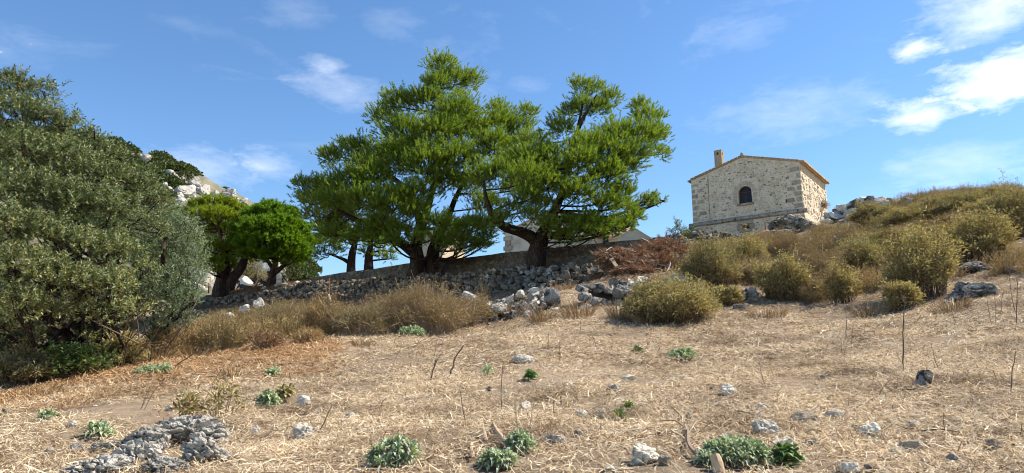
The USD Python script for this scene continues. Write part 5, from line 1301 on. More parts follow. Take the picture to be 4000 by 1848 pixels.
col = [(640, 870, 66), (705, 905, 56), (620, 960, 76), (720, 975, 76), (775, 1025, 44), (650, 1050, 86), (735, 1085, 62), (770, 1110, 34), (630, 1140, 86), (700, 1165, 66), (750, 1180, 34), (600, 1230, 76), (680, 1245, 56), (560, 1100, 80, 1), (640, 1290, 40), (590, 900, 60, 1)]
bo = G(660, 1340) + np.array([0, .3, 0])
build_tree(olive, [([bo, bo + [-.1, .2, .6], P(640, 1050, DO), P(650, 920, DO)], [0.10, 0.08, 0.05, 0.02]), ([bo + [.2, 0, 0], bo + [.4, .1, .7], P(710, 1040, DO)], [0.07, 0.05, 0.02])], clump_list(col, DO, 11, 0.35, 0.95, 0.95, 14), 'bark', [(f'sprig_{"abc"[k]}', sprig(18, 130 + k, 0.062, 0.014, 0.28), M['olive']) for k in range(3)], 110, 111, up=0.7, limb_r=0.04, shell=(0.5, 1.08), lumpy=0.4, under=0.7)
# oleanders by the wall
for k, (px, py, cl, D, lab) in enumerate([(2250, 960, [(2180, 962, 22), (2215, 945, 28), (2262, 945, 28), (2300, 945, 20)], 36, 'green oleander with pale flowers behind the low wall right of the pine trunk'), (2670, 935, [(2632, 910, 22), (2650, 890, 20), (2664, 915, 24), (2690, 915, 24), (2640, 868, 9), (2640, 930, 24), (2685, 935, 30)], 38, 'dark green oleander between the low wall and the stone house')]):
    t = Thing('oleander', lab, 'shrub', P(px, py + 30, D))
    build_tree(t, [([P(px, py + 40, D), P(px, py, D)], [0.06, 0.02])], clump_list(cl, D, 12 + k, 0.4, 1.0), 'bark', [(f'sprig_{"ab"[j]}', sprig(18, 140 + j, 0.13, 0.028, 0.3), M['bush_green']) for j in range(2)], 34, 112 + k, up=0.8, limb_r=0.03)
    fl = np.random.default_rng(k); n = 26
    q = np.array([P(c[0] + fl.normal() * c[2] * .5, c[1] - abs(fl.normal()) * c[2] * .6, D - .5) for c in [cl[j % len(cl)] for j in range(n)]])
    t.part('flowers', leaf_quads(np.repeat(q, 4, 0), fl.normal(size=(n * 4, 3)), 0.07, 0.06, fl), M['white_wood'], kind='stuff')
# dark garden wall left of the house
gw0, gw1 = P(2700, 905, 45.6), P(2640, 925, 47)
gv, gfc = box(1, 1, 1)
gl = np.linalg.norm((gw1 - gw0)[:2]); gd = unit((gw1 - gw0) * [1, 1, 0]); gn = np.array([-gd[1], gd[0], 0])
gw = Thing('garden_wall', 'dark stone garden wall joining the left side of the stone house', 'wall', gw0 - [0, 0, 2])
gw.part('core', (frame(gv * [gl * 2.2, 0.35, 2.4], gd, gn, Z, gw0 + gd * gl * 1.1 + [0, 0, -1.15]), gfc), M['wall_core'])
rgw = np.random.default_rng(4)
for k in range(26):
    v, f = stone((0.3, 0.4, 0.22), rgw)
    gw.part('stone', (frame(v, gd, gn, Z, gw0 + gd * (k % 13) * gl * 2.2 / 13 + [0, 0, 0.08 - (k // 13) * .2 + rgw.normal() * .03]), f), M['rock_dark'])
v, f = stone((0.4, 0.4, 0.5), rgw)
gw.part('stone', (v + gw0 + [0, 0, 0.25], f), M['rock_dark'])

# ------------------------------------------------------------------ bushes
def make_bush(name, label, px, py, w, h, leaf, seed, D=None, style='leafy', cat='bush', stems=None, depth=0.9, leaf_len=0.055, leaf_w=0.02, dens=1.0, stem_mat='twig_pale', dead=0.0):
    """A many stemmed shrub whose outline is about w x h pixels with its foot at pixel (px, py)."""
    r = np.random.default_rng(seed)
    b = G(px, py) if D is None else P(px, py, D)
    s = np.linalg.norm(b - EYE) / F
    rx, hz = w * s / 2, h * s
    ry = rx * depth
    b = b + np.array([0, ry * 0.55, 0])
    n = int((stems or 210) * np.clip(rx * 1.3, 0.5, 2.2) ** 1.5)
    # feet spread under the crown; tips reach a lumpy dome
    a = r.uniform(0, 2 * math.pi, n); q = np.sqrt(r.uniform(0, 1, n))
    footp = np.stack([b[0] + np.cos(a) * q * rx * 0.55, b[1] + np.sin(a) * q * ry * 0.55, np.zeros(n)], 1)
    footp[:, 2] = H(footp[:, 0], footp[:, 1])
    u = unit(np.stack([np.cos(a) * q * 1.15, np.sin(a) * q * 1.15, np.sqrt(np.clip(1.05 - q * q * 0.8, 0.04, 1))], 1) + r.normal(size=(n, 3)) * 0.10)
    u[:, 2] = np.abs(u[:, 2])
    lump = 0.48 + 0.74 * meshkit.noise(u * 2.6 + seed) + r.normal(size=n) * 0.10 + (r.random(n) < 0.14) * r.uniform(0, 0.42, n)
    gz = float(H(b[0], b[1]))
    tips = np.stack([b[0] + u[:, 0] * rx * lump, b[1] + u[:, 1] * ry * lump, np.zeros(n)], 1)
    gt = H(tips[:, 0], tips[:, 1])
    tips[:, 2] = 0.5 * gz + 0.5 * gt + u[:, 2] * hz * lump
    tips[:, 2] = np.maximum(tips[:, 2], gt + 0.06)
    mid = footp * 0.5 + tips * 0.5 + np.stack([r.normal(size=n) * 0.05 * rx, r.normal(size=n) * 0.05 * ry, np.full(n, 0.10 * hz)], 1)
    path = np.stack([footp, mid, tips], 1)
    ts = np.linspace(0, 1, 7)[None, :, None]
    c = (1 - ts) ** 2 * path[:, None, 0] + 2 * ts * (1 - ts) * (path[:, None, 1] * 1.0) + ts ** 2 * path[:, None, 2]
    c = c + r.normal(size=c.shape) * 0.012 * np.linspace(0, 1, 7)[None, :, None]
    t = Thing(name, label, cat, [b[0], b[1], gz])
    stw = 0.0045 if style != 'twiggy' else 0.004
    t.part('stems', tubes(c, np.tile(np.linspace(stw * 1.6, stw * 0.5, 7), (n, 1)), 3), M[stem_mat], kind='stuff')
    per = {'leafy': 46, 'twiggy': 34, 'weed': 26, 'fine': 60}[style]
    per = max(6, int(per * dens))
    # side shoots carry the leaves, most of them near the tips
    m = n * per
    k = np.repeat(np.arange(n), per)
    tt = np.clip(1 - np.abs(r.normal(size=m)) * (0.30 if style != 'weed' else 0.45), 0.12, 1.0)
    x = tt * 6; i0 = np.clip(x.astype(int), 0, 5); fr_ = (x - i0)[:, None]
    pos = c[k, i0] * (1 - fr_) + c[k, i0 + 1] * fr_
    ax = unit(c[k, i0 + 1] - c[k, i0])
    rad = r.normal(size=(m, 3)); rad -= (rad * ax).sum(1, keepdims=True) * ax; rad = unit(rad)
    offs = rad * (np.abs(r.normal(size=m)) * 0.055 * (1.6 if rx > 0.8 else 1.1))[:, None]
    d = unit(rad * 0.9 + ax * 0.7 + r.normal(size=(m, 3)) * 0.35 + [0, 0, 0.15])
    v, f = leaf_quads(pos + offs, d, leaf_len * r.uniform(0.6, 1.3, m), leaf_w * r.uniform(0.7, 1.3, m), r, 0.2, 0.15)
    if style == 'leafy':
        dead_ = (tt < 0.66) & (r.random(m) < 0.75) | (meshkit.noise(pos * 2.2 + seed) > 0.78)
        for nm_, k_, mt_ in (('leaves', ~dead_, leaf), ('dead_leaves', dead_, 'bush_brown')):
            q_ = np.arange(k_.sum())[:, None] * 4
            t.part(nm_, (v.reshape(m, 4, 3)[k_].reshape(-1, 3), np.vstack([q_ + [0, 1, 2], q_ + [0, 2, 3]])), M[mt_], kind='stuff')
    else:
        t.part('leaves', (v, f), M[leaf], kind='stuff')
    if style in ('twiggy', 'weed'):       # dry seed heads and finer twigs
        e = np.repeat(np.arange(n), 3); p0 = c[e, r.integers(3, 6, len(e))]
        dv = unit(c[e, 6] - c[e, 3] + r.normal(size=(len(e), 3)) * 0.25 * hz) * (r.uniform(0.18, 0.5, len(e)) * min(hz, 0.8))[:, None]
        t.part('dry_twigs', tubes(np.stack([p0, p0 + dv * 0.55 + r.normal(size=(len(e), 3)) * .015, p0 + dv], 1), np.tile([0.004, 0.003, 0.002], (len(e), 1)), 3), M['tall_straw' if style == 'weed' else stem_mat], kind='stuff')
        h_ = p0 + dv
        t.part('seed_heads', leaf_quads(np.repeat(h_, 4, 0), r.normal(size=(len(h_) * 4, 3)) + [0, 0, .3], 0.024, 0.016, r), M['bush_brown'], kind='stuff')
    return t


bushes = [  # name, label, px, py(foot), w, h, leaf, style, D
 ('bush', 'rounded yellow green bush on the meadow edge right of the centre', 2650, 1272, 430, 165, 'bush_yellow', 'leafy', None),
 ('bush', 'large brownish olive bush below the twin pine, widest of all in the field', 1640, 1312, 470, 195, 'bush_brown', 'twiggy', None),
 ('bush', 'right hand lower lobe of brown olive scrub next to the low front wall', 1835, 1282, 190, 120, 'bush_brown', 'twiggy', None),
 ('bush', 'left low lobe of olive scrub leaning on the large brownish bush', 1395, 1318, 260, 130, 'bush_olive', 'twiggy', None),
 ('weed_clump', 'dark green and brown weeds below the sunlit pale stones', 1070, 1310, 240, 130, 'bush_olive', 'weed', None),
 ('weed_clump', 'tangle of dry brown weeds below the leaning white stake', 1250, 1318, 230, 150, 'bush_brown', 'weed', None),
 ('weed_clump', 'tall rusty dry weeds standing up against the retaining wall', 1275, 1235, 130, 110, 'litter', 'weed', 22.0),
 ('weed_clump', 'pale brown dry weeds right of the pale sunlit stones', 1130, 1230, 170, 90, 'bush_brown', 'weed', 23.0),
 ('weed_clump', 'straw coloured weeds beyond the green clump near the olive bush', 905, 1330, 240, 90, 'bush_brown', 'weed', None),
 ('weed_clump', 'yellowish dry weeds at the foot of the olive bush', 640, 1405, 230, 120, 'bush_brown', 'weed', None),
 ('weed_clump', 'broad low bank of yellowing weeds right of the olive bush', 830, 1385, 260, 110, 'bush_olive', 'weed', None),
 ('weed_clump', 'small orange brown dry weeds at the front edge of the weed bank', 1030, 1370, 150, 70, 'litter', 'weed', None),
 ('weed_clump', 'thin dry weeds with fallen stalks left of the large brownish bush', 1190, 1345, 150, 60, 'tall_straw', 'weed', None),
 ('bush', 'yellow green leafy bush at the foot of the huge evergreen', 415, 1452, 190, 110, 'bush_yellow', 'leafy', None),
 ('bush', 'bright green small bush between the olive bush and the dry weeds', 590, 1395, 130, 110, 'bush_green', 'leafy', None),
 ('bush', 'dark green undergrowth in the shade under the huge evergreen', 230, 1490, 260, 110, 'bush_green', 'leafy', None),
 ('bush', 'dark undergrowth at the left edge below the huge evergreen', 40, 1520, 240, 130, 'bush_olive', 'leafy', None),
 ('bush', 'dark green bush at the left end of the slope beside the brush heap', 2790, 1140, 250, 180, 'bush_olive', 'leafy', None),
 ('bush', 'yellowish bush below the upper stone wall', 2925, 1060, 270, 130, 'bush_yellow', 'leafy', None),
 ('bush', 'brown and yellow bush right below the big rock outcrop', 3075, 1010, 270, 95, 'bush_brown', 'twiggy', None),
 ('bush', 'dense yellow green bush right of the rust topped rock', 3085, 1185, 220, 180, 'bush_yellow', 'leafy', None),
 ('bush', 'brown twiggy half dead bush in the middle of the slope', 3215, 1110, 230, 180, 'bush_brown', 'twiggy', None),
 ('bush', 'narrow pale yellow bush with brown foot in the middle of the slope', 3310, 1195, 140, 150, 'bush_yellow', 'leafy', None),
 ('bush', 'yellow olive bush below the small fissured outcrop', 3400, 1080, 200, 130, 'bush_olive', 'leafy', None),
 ('bush', 'wide olive bush spreading over the upper slope right of the small outcrop', 3520, 1010, 340, 110, 'bush_olive', 'leafy', None),
 ('bush', 'biggest dome shaped yellow bush on the right slope', 3650, 1170, 290, 235, 'bush_yellow', 'leafy', None),
 ('bush', 'yellow bush crowning the slope behind the dome shaped bush', 3715, 985, 200, 100, 'bush_yellow', 'leafy', None),
 ('bush', 'small pale young bush in front of the dome shaped bush', 3550, 1222, 120, 110, 'bush_yellow', 'leafy', None),
 ('bush', 'pale yellow bush above the dark rock near the right edge', 3875, 1025, 250, 160, 'bush_yellow', 'leafy', None),
 ('bush', 'olive bush cut by the right edge of the picture', 3985, 935, 190, 180, 'bush_olive', 'leafy', None),
 ('bush', 'low reddish brown bush on the bare upper slope', 3765, 895, 140, 52, 'bush_brown', 'twiggy', None),
 ('bush', 'dark twiggy bush right of the small fissured outcrop', 3345, 1000, 150, 110, 'bush_brown', 'twiggy', None),
 ('bush', 'leafy bush at the right end of the skyline wall', 3480, 868, 150, 54, 'bush_olive', 'leafy', None),
 ('bush', 'broad yellowish skyline bush with brown foot', 3575, 878, 180, 56, 'bush_yellow', 'leafy', None),
 ('bush', 'skyline bush between the yellowish one and the tallest one', 3680, 838, 180, 54, 'bush_olive', 'leafy', None),
 ('bush', 'tallest dark bush on the skyline at the right', 3795, 830, 260, 69, 'bush_olive', 'leafy', None),
 ('bush', 'yellow bush in front of the right foot of the tallest skyline bush', 3880, 843, 140, 54, 'bush_yellow', 'leafy', None),
 ('bush', 'low feathery skyline bush at the right edge', 3955, 798, 150, 52, 'bush_olive', 'leafy', None),
 ('bush', 'pale small bush at the foot of the skyline wall', 3405, 880, 110, 72, 'bush_yellow', 'leafy', None),
 ('bush', 'round fresh green tuft of bush below the upper stone wall', 2828, 1000, 50, 40, 'bush_green', 'leafy', None),
 ('bush', 'fresh green small bush right of the dead twiggy one', 3385, 1030, 60, 44, 'bush_green', 'leafy', None),
 ('bush', 'small olive bush at the right foot of the round meadow edge bush', 2850, 1200, 110, 80, 'bush_yellow', 'leafy', None),
 ('bush', 'small bush with dark leaves behind the round meadow edge bush', 2760, 1190, 130, 70, 'bush_olive', 'leafy', None),
 ('bush', 'straggling brown bush filling the gap left of the dense yellow green bush', 2985, 1120, 170, 110, 'bush_brown', 'twiggy', None),
 ('bush', 'low yellow bush in front of the brown twiggy one', 3200, 1185, 130, 80, 'bush_brown', 'twiggy', None),
 ('bush', 'brown tinged bush between the fissured outcrop and the big outcrop', 3205, 1005, 150, 70, 'bush_brown', 'twiggy', None),
 ('bush', 'dark green small bush in the weeds under the retaining wall', 1085, 1175, 70, 50, 'bush_green', 'leafy', 28.0),
]
for k, (nm, lab, px, py, w, h, leaf, style, D) in enumerate(bushes):
    near = py > 1360
    make_bush(nm, lab, px, py, w, h, leaf, 700 + k, D, style, 'bush' if nm == 'bush' else 'weeds', dens=1.0, leaf_len=0.075 if style == 'leafy' else 0.05, leaf_w=0.026 if style == 'leafy' else 0.016, stem_mat='twig_pale' if style != 'leafy' else 'twig')

# pale leafy plants growing singly in the field
def leafy_plant(label, px, py, w, h, leaf, seed, n=60, L=0.10, W=0.035, flat=False, cat='plant', name='field_plant', group=None):
    r = np.random.default_rng(seed)
    b = G(px, py)
    s = np.linalg.norm(b - EYE) / F * 0.88
    rx, hz = w * s / 2, h * s
    b = b + [0, rx * 0.5, 0]
    t = Thing(name, label, cat, [b[0], b[1], float(H(b[0], b[1]))], group)
    # several rosettes side by side
    k = max(3, int(n / 9))
    a = r.uniform(0, 6.28, k); q = np.sqrt(r.uniform(0, 1, k)) * 0.85
    c = np.stack([b[0] + np.cos(a) * q * rx, b[1] + np.sin(a) * q * rx * 0.7, np.zeros(k)], 1)
    top = H(c[:, 0], c[:, 1]) + hz * (1 - 0.6 * q ** 2) * r.uniform(0.4, 0.85, k)
    stem0 = np.stack([b[0] + (c[:, 0] - b[0]) * .5, b[1] + (c[:, 1] - b[1]) * .5, H(c[:, 0], c[:, 1])], 1)
    c[:, 2] = top
    t.part('stems', tubes(np.stack([stem0, (stem0 + c) / 2 + [0, 0, .01], c], 1), np.full((k, 3), 0.004), 4), M['twig_pale'], kind='stuff')
    m = k * 16
    i = np.repeat(np.arange(k), 16)
    aa = np.tile(np.arange(16) * 2.4, k) + r.normal(size=m) * .3; e = np.tile(np.linspace(0.25, 1.5, 16), k)
    d = np.stack([np.cos(aa) * np.sin(e), np.sin(aa) * np.sin(e), np.cos(e) * 0.8], 1)
    p = c[i] - np.stack([0 * e, 0 * e, e * 0.02], 1)
    sc = r.uniform(0.75, 1.25, m)
    # leaves bend over: two segments
    L_, W_ = L * sc, W * sc
    d = unit(d); sd = unit(np.cross(d, [0, 0, 1.0] + r.normal(size=(m, 3)) * .15)); up_ = np.cross(sd, d)
    m1 = p + d * (L_ * .4)[:, None] + up_ * (L_ * .06)[:, None]; m2 = p + d * (L_ * .75)[:, None]; tip = p + d * L_[:, None] * 0.98 - np.array([0, 0, 1.0]) * (L_ * .28)[:, None]
    wv = sd * (W_ / 2)[:, None]; g2 = up_ * (W_ * .22)[:, None]
    v = np.stack([p, m1 + wv + g2, m1 - wv + g2, m2 + wv * .8 + g2, m2 - wv * .8 + g2, tip, m1, m2], 1)
    o = np.arange(m)[:, None] * 8
    f = np.vstack([o + x for x in ([0, 1, 6], [0, 6, 2], [6, 1, 3], [6, 3, 7], [2, 6, 7], [2, 7, 4], [7, 3, 5], [4, 7, 5])])
    t.part('leaves', (v.reshape(-1, 3), f), M[leaf], kind='stuff')
    return t


leafy_plant('largest woolly grey green plant at the bottom centre of the field', 1530, 1838, 255, 110, 'sage', 801, 561, 0.085, 0.021)
leafy_plant('woolly grey green plant with tall dry stems beside the low wedge shaped stone', 2035, 1770, 120, 80, 'sage', 802, 255, 0.085, 0.021)
leafy_plant('low grey green plant left below the one with tall dry stems', 1945, 1838, 150, 66, 'sage', 803, 255, 0.085, 0.021)
leafy_plant('wide woolly grey green plant at the bottom right with a stump in front', 2900, 1838, 300, 105, 'sage', 804, 561, 0.085, 0.021)
leafy_plant('small left offshoot of the wide plant at the bottom right', 2770, 1825, 70, 50, 'sage', 805, 119, 0.085, 0.021)
leafy_plant('grey green plant with dark foot left of the white angular stone', 1040, 1600, 76, 62, 'sage', 806, 100, 0.12, 0.04)
leafy_plant('paler yellowish green plant just right of the grey green one', 1108, 1570, 64, 64, 'bush_yellow', 807, 80, 0.12, 0.04)
leafy_plant('dark green broad leaved rosette in the middle of the field', 2082, 1486, 64, 36, 'rosette', 808, 34, 0.12, 0.055)
leafy_plant('small broad leaved green rosette far out in the field', 2493, 1382, 48, 18, 'rosette', 809, 22, 0.12, 0.05)
leafy_plant('light green low plant in front of the round meadow edge bush', 2670, 1412, 110, 34, 'sage', 810, 130, 0.12, 0.035)
leafy_plant('small grey green plant far left of the dark sticks', 1055, 1476, 54, 26, 'sage', 811, 60, 0.12, 0.03)
leafy_plant('long flat grey green patch near the foot of the evergreen tree', 570, 1472, 190, 30, 'sage', 812, 200, 0.12, 0.03)
leafy_plant('narrow grey green tuft above the pale limestone outcrop', 370, 1712, 82, 40, 'sage', 813, 70, 0.12, 0.03)
leafy_plant('small bluish green tuft at the far left of the field', 178, 1646, 52, 22, 'sage', 814, 50, 0.11, 0.03)
leafy_plant('grey green plant at the front foot of the large brownish bush', 1605, 1318, 110, 40, 'sage', 815, 130, 0.15, 0.035)
leafy_plant('small leafy plant right of the wide woolly plant at the bottom right', 3085, 1822, 60, 50, 'rosette', 816, 40, 0.13, 0.05)
leafy_plant('wispy grey tuft near the dark leaning sticks', 1902, 1470, 40, 40, 'sage', 817, 26, 0.12, 0.02)
leafy_plant('thin light green tuft beside the angular brown stone', 2415, 1648, 40, 34, 'bush_green', 818, 20, 0.14, 0.012)
leafy_plant('faint green tuft above the reddish fired clay pieces', 2460, 1604, 40, 18, 'bush_green', 819, 20, 0.1, 0.02)
make_bush('field_plant', 'upright yellow green leafy stems right above the pale limestone outcrop', 715, 1652, 70, 105, 'bush_yellow', 820, None, 'leafy', 'plant', stems=26, leaf_len=0.085, leaf_w=0.026, dens=0.5)
make_bush('field_plant', 'taller spindly yellow green stems right of the short leafy ones', 850, 1640, 160, 135, 'bush_yellow', 821, None, 'leafy', 'plant', stems=34, leaf_len=0.08, leaf_w=0.024, dens=0.35)

# ------------------------------------------------------------------ straw
def straw_patch(n, seed, R=0.36, L=(0.04, 0.17), W=0.0038, lift=0.16, stand=0.10):
    r = np.random.default_rng(seed)
    a = r.uniform(0, 6.28, n); q = np.sqrt(r.uniform(0, 1, n)) * R
    p = np.stack([np.cos(a) * q, np.sin(a) * q, r.uniform(0.002, 0.03, n)], 1)
    b = r.uniform(0, 6.28, n)
    up_ = np.where(r.random(n) < stand, r.uniform(0.6, 2.2, n), np.abs(r.normal(size=n)) * lift)
    d = unit(np.stack([np.cos(b), np.sin(b), up_], 1))
    Ls = r.uniform(*L, n)[:, None] * np.where(up_ > 0.6, 0.6, 1)[:, None]
    bend = r.normal(size=(n, 3)) * 0.12 * Ls
    pts = np.stack([p, p + d * Ls * .5 + bend, p + d * Ls + np.array([0, 0, -0.02])], 1)
    pts[:, :, 2] = np.maximum(pts[:, :, 2], 0.001)
    w = unit(np.cross(d, r.normal(size=(n, 3)) * 0.55 + [0, 0, 1.0])) * W * r.uniform(0.6, 1.7, (n, 1)) / 2
    v = np.stack([pts[:, 0] - w, pts[:, 0] + w, pts[:, 1] - w, pts[:, 1] + w, pts[:, 2]], 1)
    o = np.arange(n)[:, None] * 5
    return v.reshape(-1, 3), np.vstack([o + [0, 1, 3], o + [0, 3, 2], o + [2, 3, 4]])


def in_view(p, m=180):
    q = p - EYE; w = q @ FWD
    u = 2000 + F * q[:, 0] / w; v = 924 - F * (q @ UPV) / w
    return (w > 1) & (u > -m) & (u < 4000 + m) & (v < 1848 + m * 1.6)


def sow(path, protos, dens, ylo, yhi, xr, seed, mask, label, scale=(0.8, 1.25), cat='grass'):
    r = np.random.default_rng(seed)
    n = int((xr[1] - xr[0]) * (yhi - ylo) * dens)
    x, y = r.uniform(*xr, n), r.uniform(ylo, yhi, n)
    p = np.stack([x, y, H(x, y)], 1)
    k = in_view(p) & mask(p, r)
    p = p[k]
    nn = unit(normals(p[:, 0], p[:, 1]) + r.normal(size=(len(p), 3)) * 0.04)
    scatter(path, protos, p, quats(nn, r), r.uniform(*scale, len(p)), r.integers(0, len(protos), len(p)), label, cat)
    return len(p)


sp = [(f'straw_patch_{"abcdef"[k]}', straw_patch(165, 900 + k, stand=0.2), M['straw']) for k in range(6)]
patchy = lambda p, s, c: meshkit.fbm(np.stack([p[:, 0], p[:, 1], p[:, 2] * 0], 1) * s + c, 3, 17)
c1 = sow('/World/dry_grass', sp, 17, 4.0, 10.5, (-10, 10), 41, lambda p, r: patchy(p, 0.9, 1) + r.normal(size=len(p)) * .08 > 0.37, 'straw and cut dry grass lying over the near field')
sp2 = [(f'straw_patch_{"abcdef"[k]}', straw_patch(150, 920 + k, 0.42, (0.05, 0.20), 0.0055, 0.2, 0.12), M['straw']) for k in range(6)]
c2 = sow('/World/dry_grass_far', sp2, 9, 10.5, 33.0, (-14, 27), 42, lambda p, r: (patchy(p, 0.6, 5) + r.normal(size=len(p)) * .10 > 0.40) & ((p[:, 0] > 1.5 - (p[:, 1] - 18) * 0.9) | (p[:, 1] < 18.5)), 'dry straw covering the far field and the right slope')
op = [(f'straw_patch_{"abc"[k]}', straw_patch(110, 940 + k, 0.4, (0.05, 0.24), 0.006, 0.15, 0.06), M['straw_orange']) for k in range(3)]


def lane(p, r):
    q = p - EYE; w = q @ FWD
    u = 2000 + F * q[:, 0] / w; v = 924 - F * (q @ UPV) / w
    e = np.interp(u, [-200, 0, 400, 800, 1200, 1700], [1580, 1545, 1465, 1425, 1375, 1320])
    return (v > e - 40) & (v < e + 70 + r.normal(size=len(p)) * 20) & (u < 1300)


c3 = sow('/World/orange_leaf_litter', op, 22, 8, 17, (-12, 0), 43, lane, 'orange brown dry litter along the foot of the trees at left', cat='litter')
lp = [(f'needle_patch_{"abc"[k]}', straw_patch(120, 960 + k, 0.4, (0.08, 0.22), 0.008, 0.3, 0.05), M['litter']) for k in range(3)]


def under_pines(p, r):
    q = p - EYE; w = q @ FWD
    u = 2000 + F * q[:, 0] / w; v = 924 - F * (q @ UPV) / w
    e0 = np.interp(u, [1200, 2100, 2300, 2450, 2760], [1060, 985, 965, 960, 980]); e1 = np.interp(u, [700, 1300, 2000, 2300, 2450, 2760], [1240, 1230, 1190, 1105, 1110, 1060])
    return (v > e0) & (v < e1) & (u > 650) & (u < 2780)


c4 = sow('/World/pine_needle_litter', lp, 12, 19, 44, (-18, 10), 44, under_pines, 'brown fallen pine needles on the bank below the low wall', cat='litter')
print('patches', c1, c2, c3, c4, 'tufts', n1, n2)

def scrub_tuft(seed, n=46, h=0.5, leaf=True):
    r = np.random.default_rng(seed)
    a = r.uniform(0, 6.28, n); q = np.sqrt(r.uniform(0, 1, n)) * 0.22
    p = np.stack([np.cos(a) * q, np.sin(a) * q, a * 0 - 0.02], 1)
    d = unit(np.stack([np.cos(a) * q * 2.6, np.sin(a) * q * 2.6, np.ones(n)], 1) + r.normal(size=(n, 3)) * 0.25)
    L = h * r.uniform(0.4, 1.1, (n, 1))
    c = np.stack([p, p + d * L * .5 + r.normal(size=(n, 3)) * .02, p + d * L], 1)
    st = tubes(c, np.tile([0.005, 0.004, 0.002], (n, 1)), 3)
    m = n * 9; k = np.repeat(np.arange(n), 9); t = r.uniform(0.35, 1, (m, 1))
    lv = leaf_quads(c[k, 0] * (1 - t) + c[k, 2] * t + r.normal(size=(m, 3)) * .025, r.normal(size=(m, 3)) + [0, 0, .4], 0.045, 0.017, r)
    return join([st, lv])


def slope_band(p, r):
    q = p - EYE; w = q @ FWD
    u = 2000 + F * q[:, 0] / w; v = 924 - F * (q @ UPV) / w
    right = (u > 2680) & (v < np.interp(u, [2680, 3000, 3400, 3700, 4000], [1180, 1215, 1205, 1150, 1080])) & (v > 600)
    left = (u > 760) & (u < 1900) & (v > np.interp(u, [760, 1200, 1900], [1240, 1200, 1215])) & (v < np.interp(u, [760, 1000, 1300, 1900], [1400, 1345, 1320, 1270]))
    return (right | left) & (patchy(p, 0.5, 9) > 0.46)


ut = [(f'scrub_tuft_{"abcd"[k]}', scrub_tuft(980 + k), M[['bush_brown', 'tall_straw', 'bush_olive', 'bush_brown'][k]]) for k in range(4)]
c5 = sow('/World/dry_undergrowth', ut, 5.5, 12, 36, (-13, 28), 45, slope_band, 'low dry brown undergrowth between the bushes', (0.6, 1.25), 'undergrowth')

# tall dry grass standing in tufts along the walls and the meadow edge
def dry_tuft(label, px, py, w, h, seed, n=70, material='tall_straw', D=None, group=None, name='dry_grass_tuft'):
    r = np.random.default_rng(seed)
    b = G(px, py) if D is None else P(px, py, D)
    s = np.linalg.norm(b - EYE) / F
    rx, hz = w * s / 2, h * s
    a = r.uniform(0, 6.28, n); q = np.sqrt(r.uniform(0, 1, n))
    p = np.stack([b[0] + np.cos(a) * q * rx * .7, b[1] + np.sin(a) * q * rx * .5, np.zeros(n)], 1); p[:, 2] = H(p[:, 0], p[:, 1]) - 0.02
    d = unit(np.stack([np.cos(a) * q * .5, np.sin(a) * q * .5, np.ones(n)], 1) + r.normal(size=(n, 3)) * 0.18)
    Ls = hz * r.uniform(0.35, 1.15, n)[:, None]
    tip = p + d * Ls + np.stack([np.cos(a), np.sin(a), -0.6 + 0 * a], 1) * Ls * r.uniform(0, .3, (n, 1))
    single(name, tubes(np.stack([p, p + d * Ls * .5, tip], 1), np.tile([0.006, 0.0045, 0.002], (n, 1)), 3), M[material], label, 'dry grass', group)


tufts = [(2000, 1245, 90, 90, 'tall dry grass growing up through the left part of the low front wall'), (2110, 1265, 120, 100, 'pale dry grass in front of the low front wall, right of the fallen stone'), (2260, 1235, 160, 80, 'straw coloured grass between the two broken walls'), (2200, 1140, 120, 50, 'sunlit yellow grass on the bank above the gap of the broken walls'),
         (2420, 1240, 110, 80, 'dry grass at the left side of the round meadow edge bush'), (2520, 1265, 90, 60, 'short dry grass at the left foot of the round meadow edge bush'), (2330, 1095, 70, 40, 'yellow grass along the foot of the litter bank'), (1890, 1150, 60, 80, 'thin dry stalks against the shaded slope left of the low front wall'), (2040, 1120, 60, 70, 'thin dry stalks rising before the dark retaining wall'), (1340, 1300, 60, 60, 'dry grass between the weeds and the large brownish bush'),
         (3000, 1240, 180, 50, 'low dry grass in front of the dense yellow green bush'), (3400, 1235, 150, 55, 'low dry grass in front of the dome shaped bush'), (3720, 1215, 160, 60, 'dry grass between the dome shaped bush and the flat dark rock'), (3200, 900, 90, 40, 'orange dry grass right of the big outcrop'), (3640, 905, 160, 40, 'dry grass on the bare upper slope'), (3830, 850, 180, 36, 'dry grass just under the skyline bushes'), (2620, 1010, 60, 36, 'dry grass at the foot of the upper stone wall'), (2700, 1050, 110, 60, 'pale dry stalks below the brush heap'),
         (620, 1420, 130, 70, 'dry stalks in front of the bright green small bush'), (760, 1400, 150, 60, 'dry stalks along the front of the weed bank'), (1000, 1220, 70, 60, 'thin straw among the weeds below the retaining wall'), (1420, 1350, 120, 30, 'grey dead stalks at the left foot of the large brownish bush'), (150, 1545, 200, 40, 'pale dead stalks at the foot of the evergreen'), (900, 1480, 90, 50, 'sparse dry stalks in the field left of the centre')]
for k, (px, py, w, h, lab) in enumerate(tufts):
    dry_tuft(lab, px, py, w, h, 1000 + k, int(40 + w * 0.7))

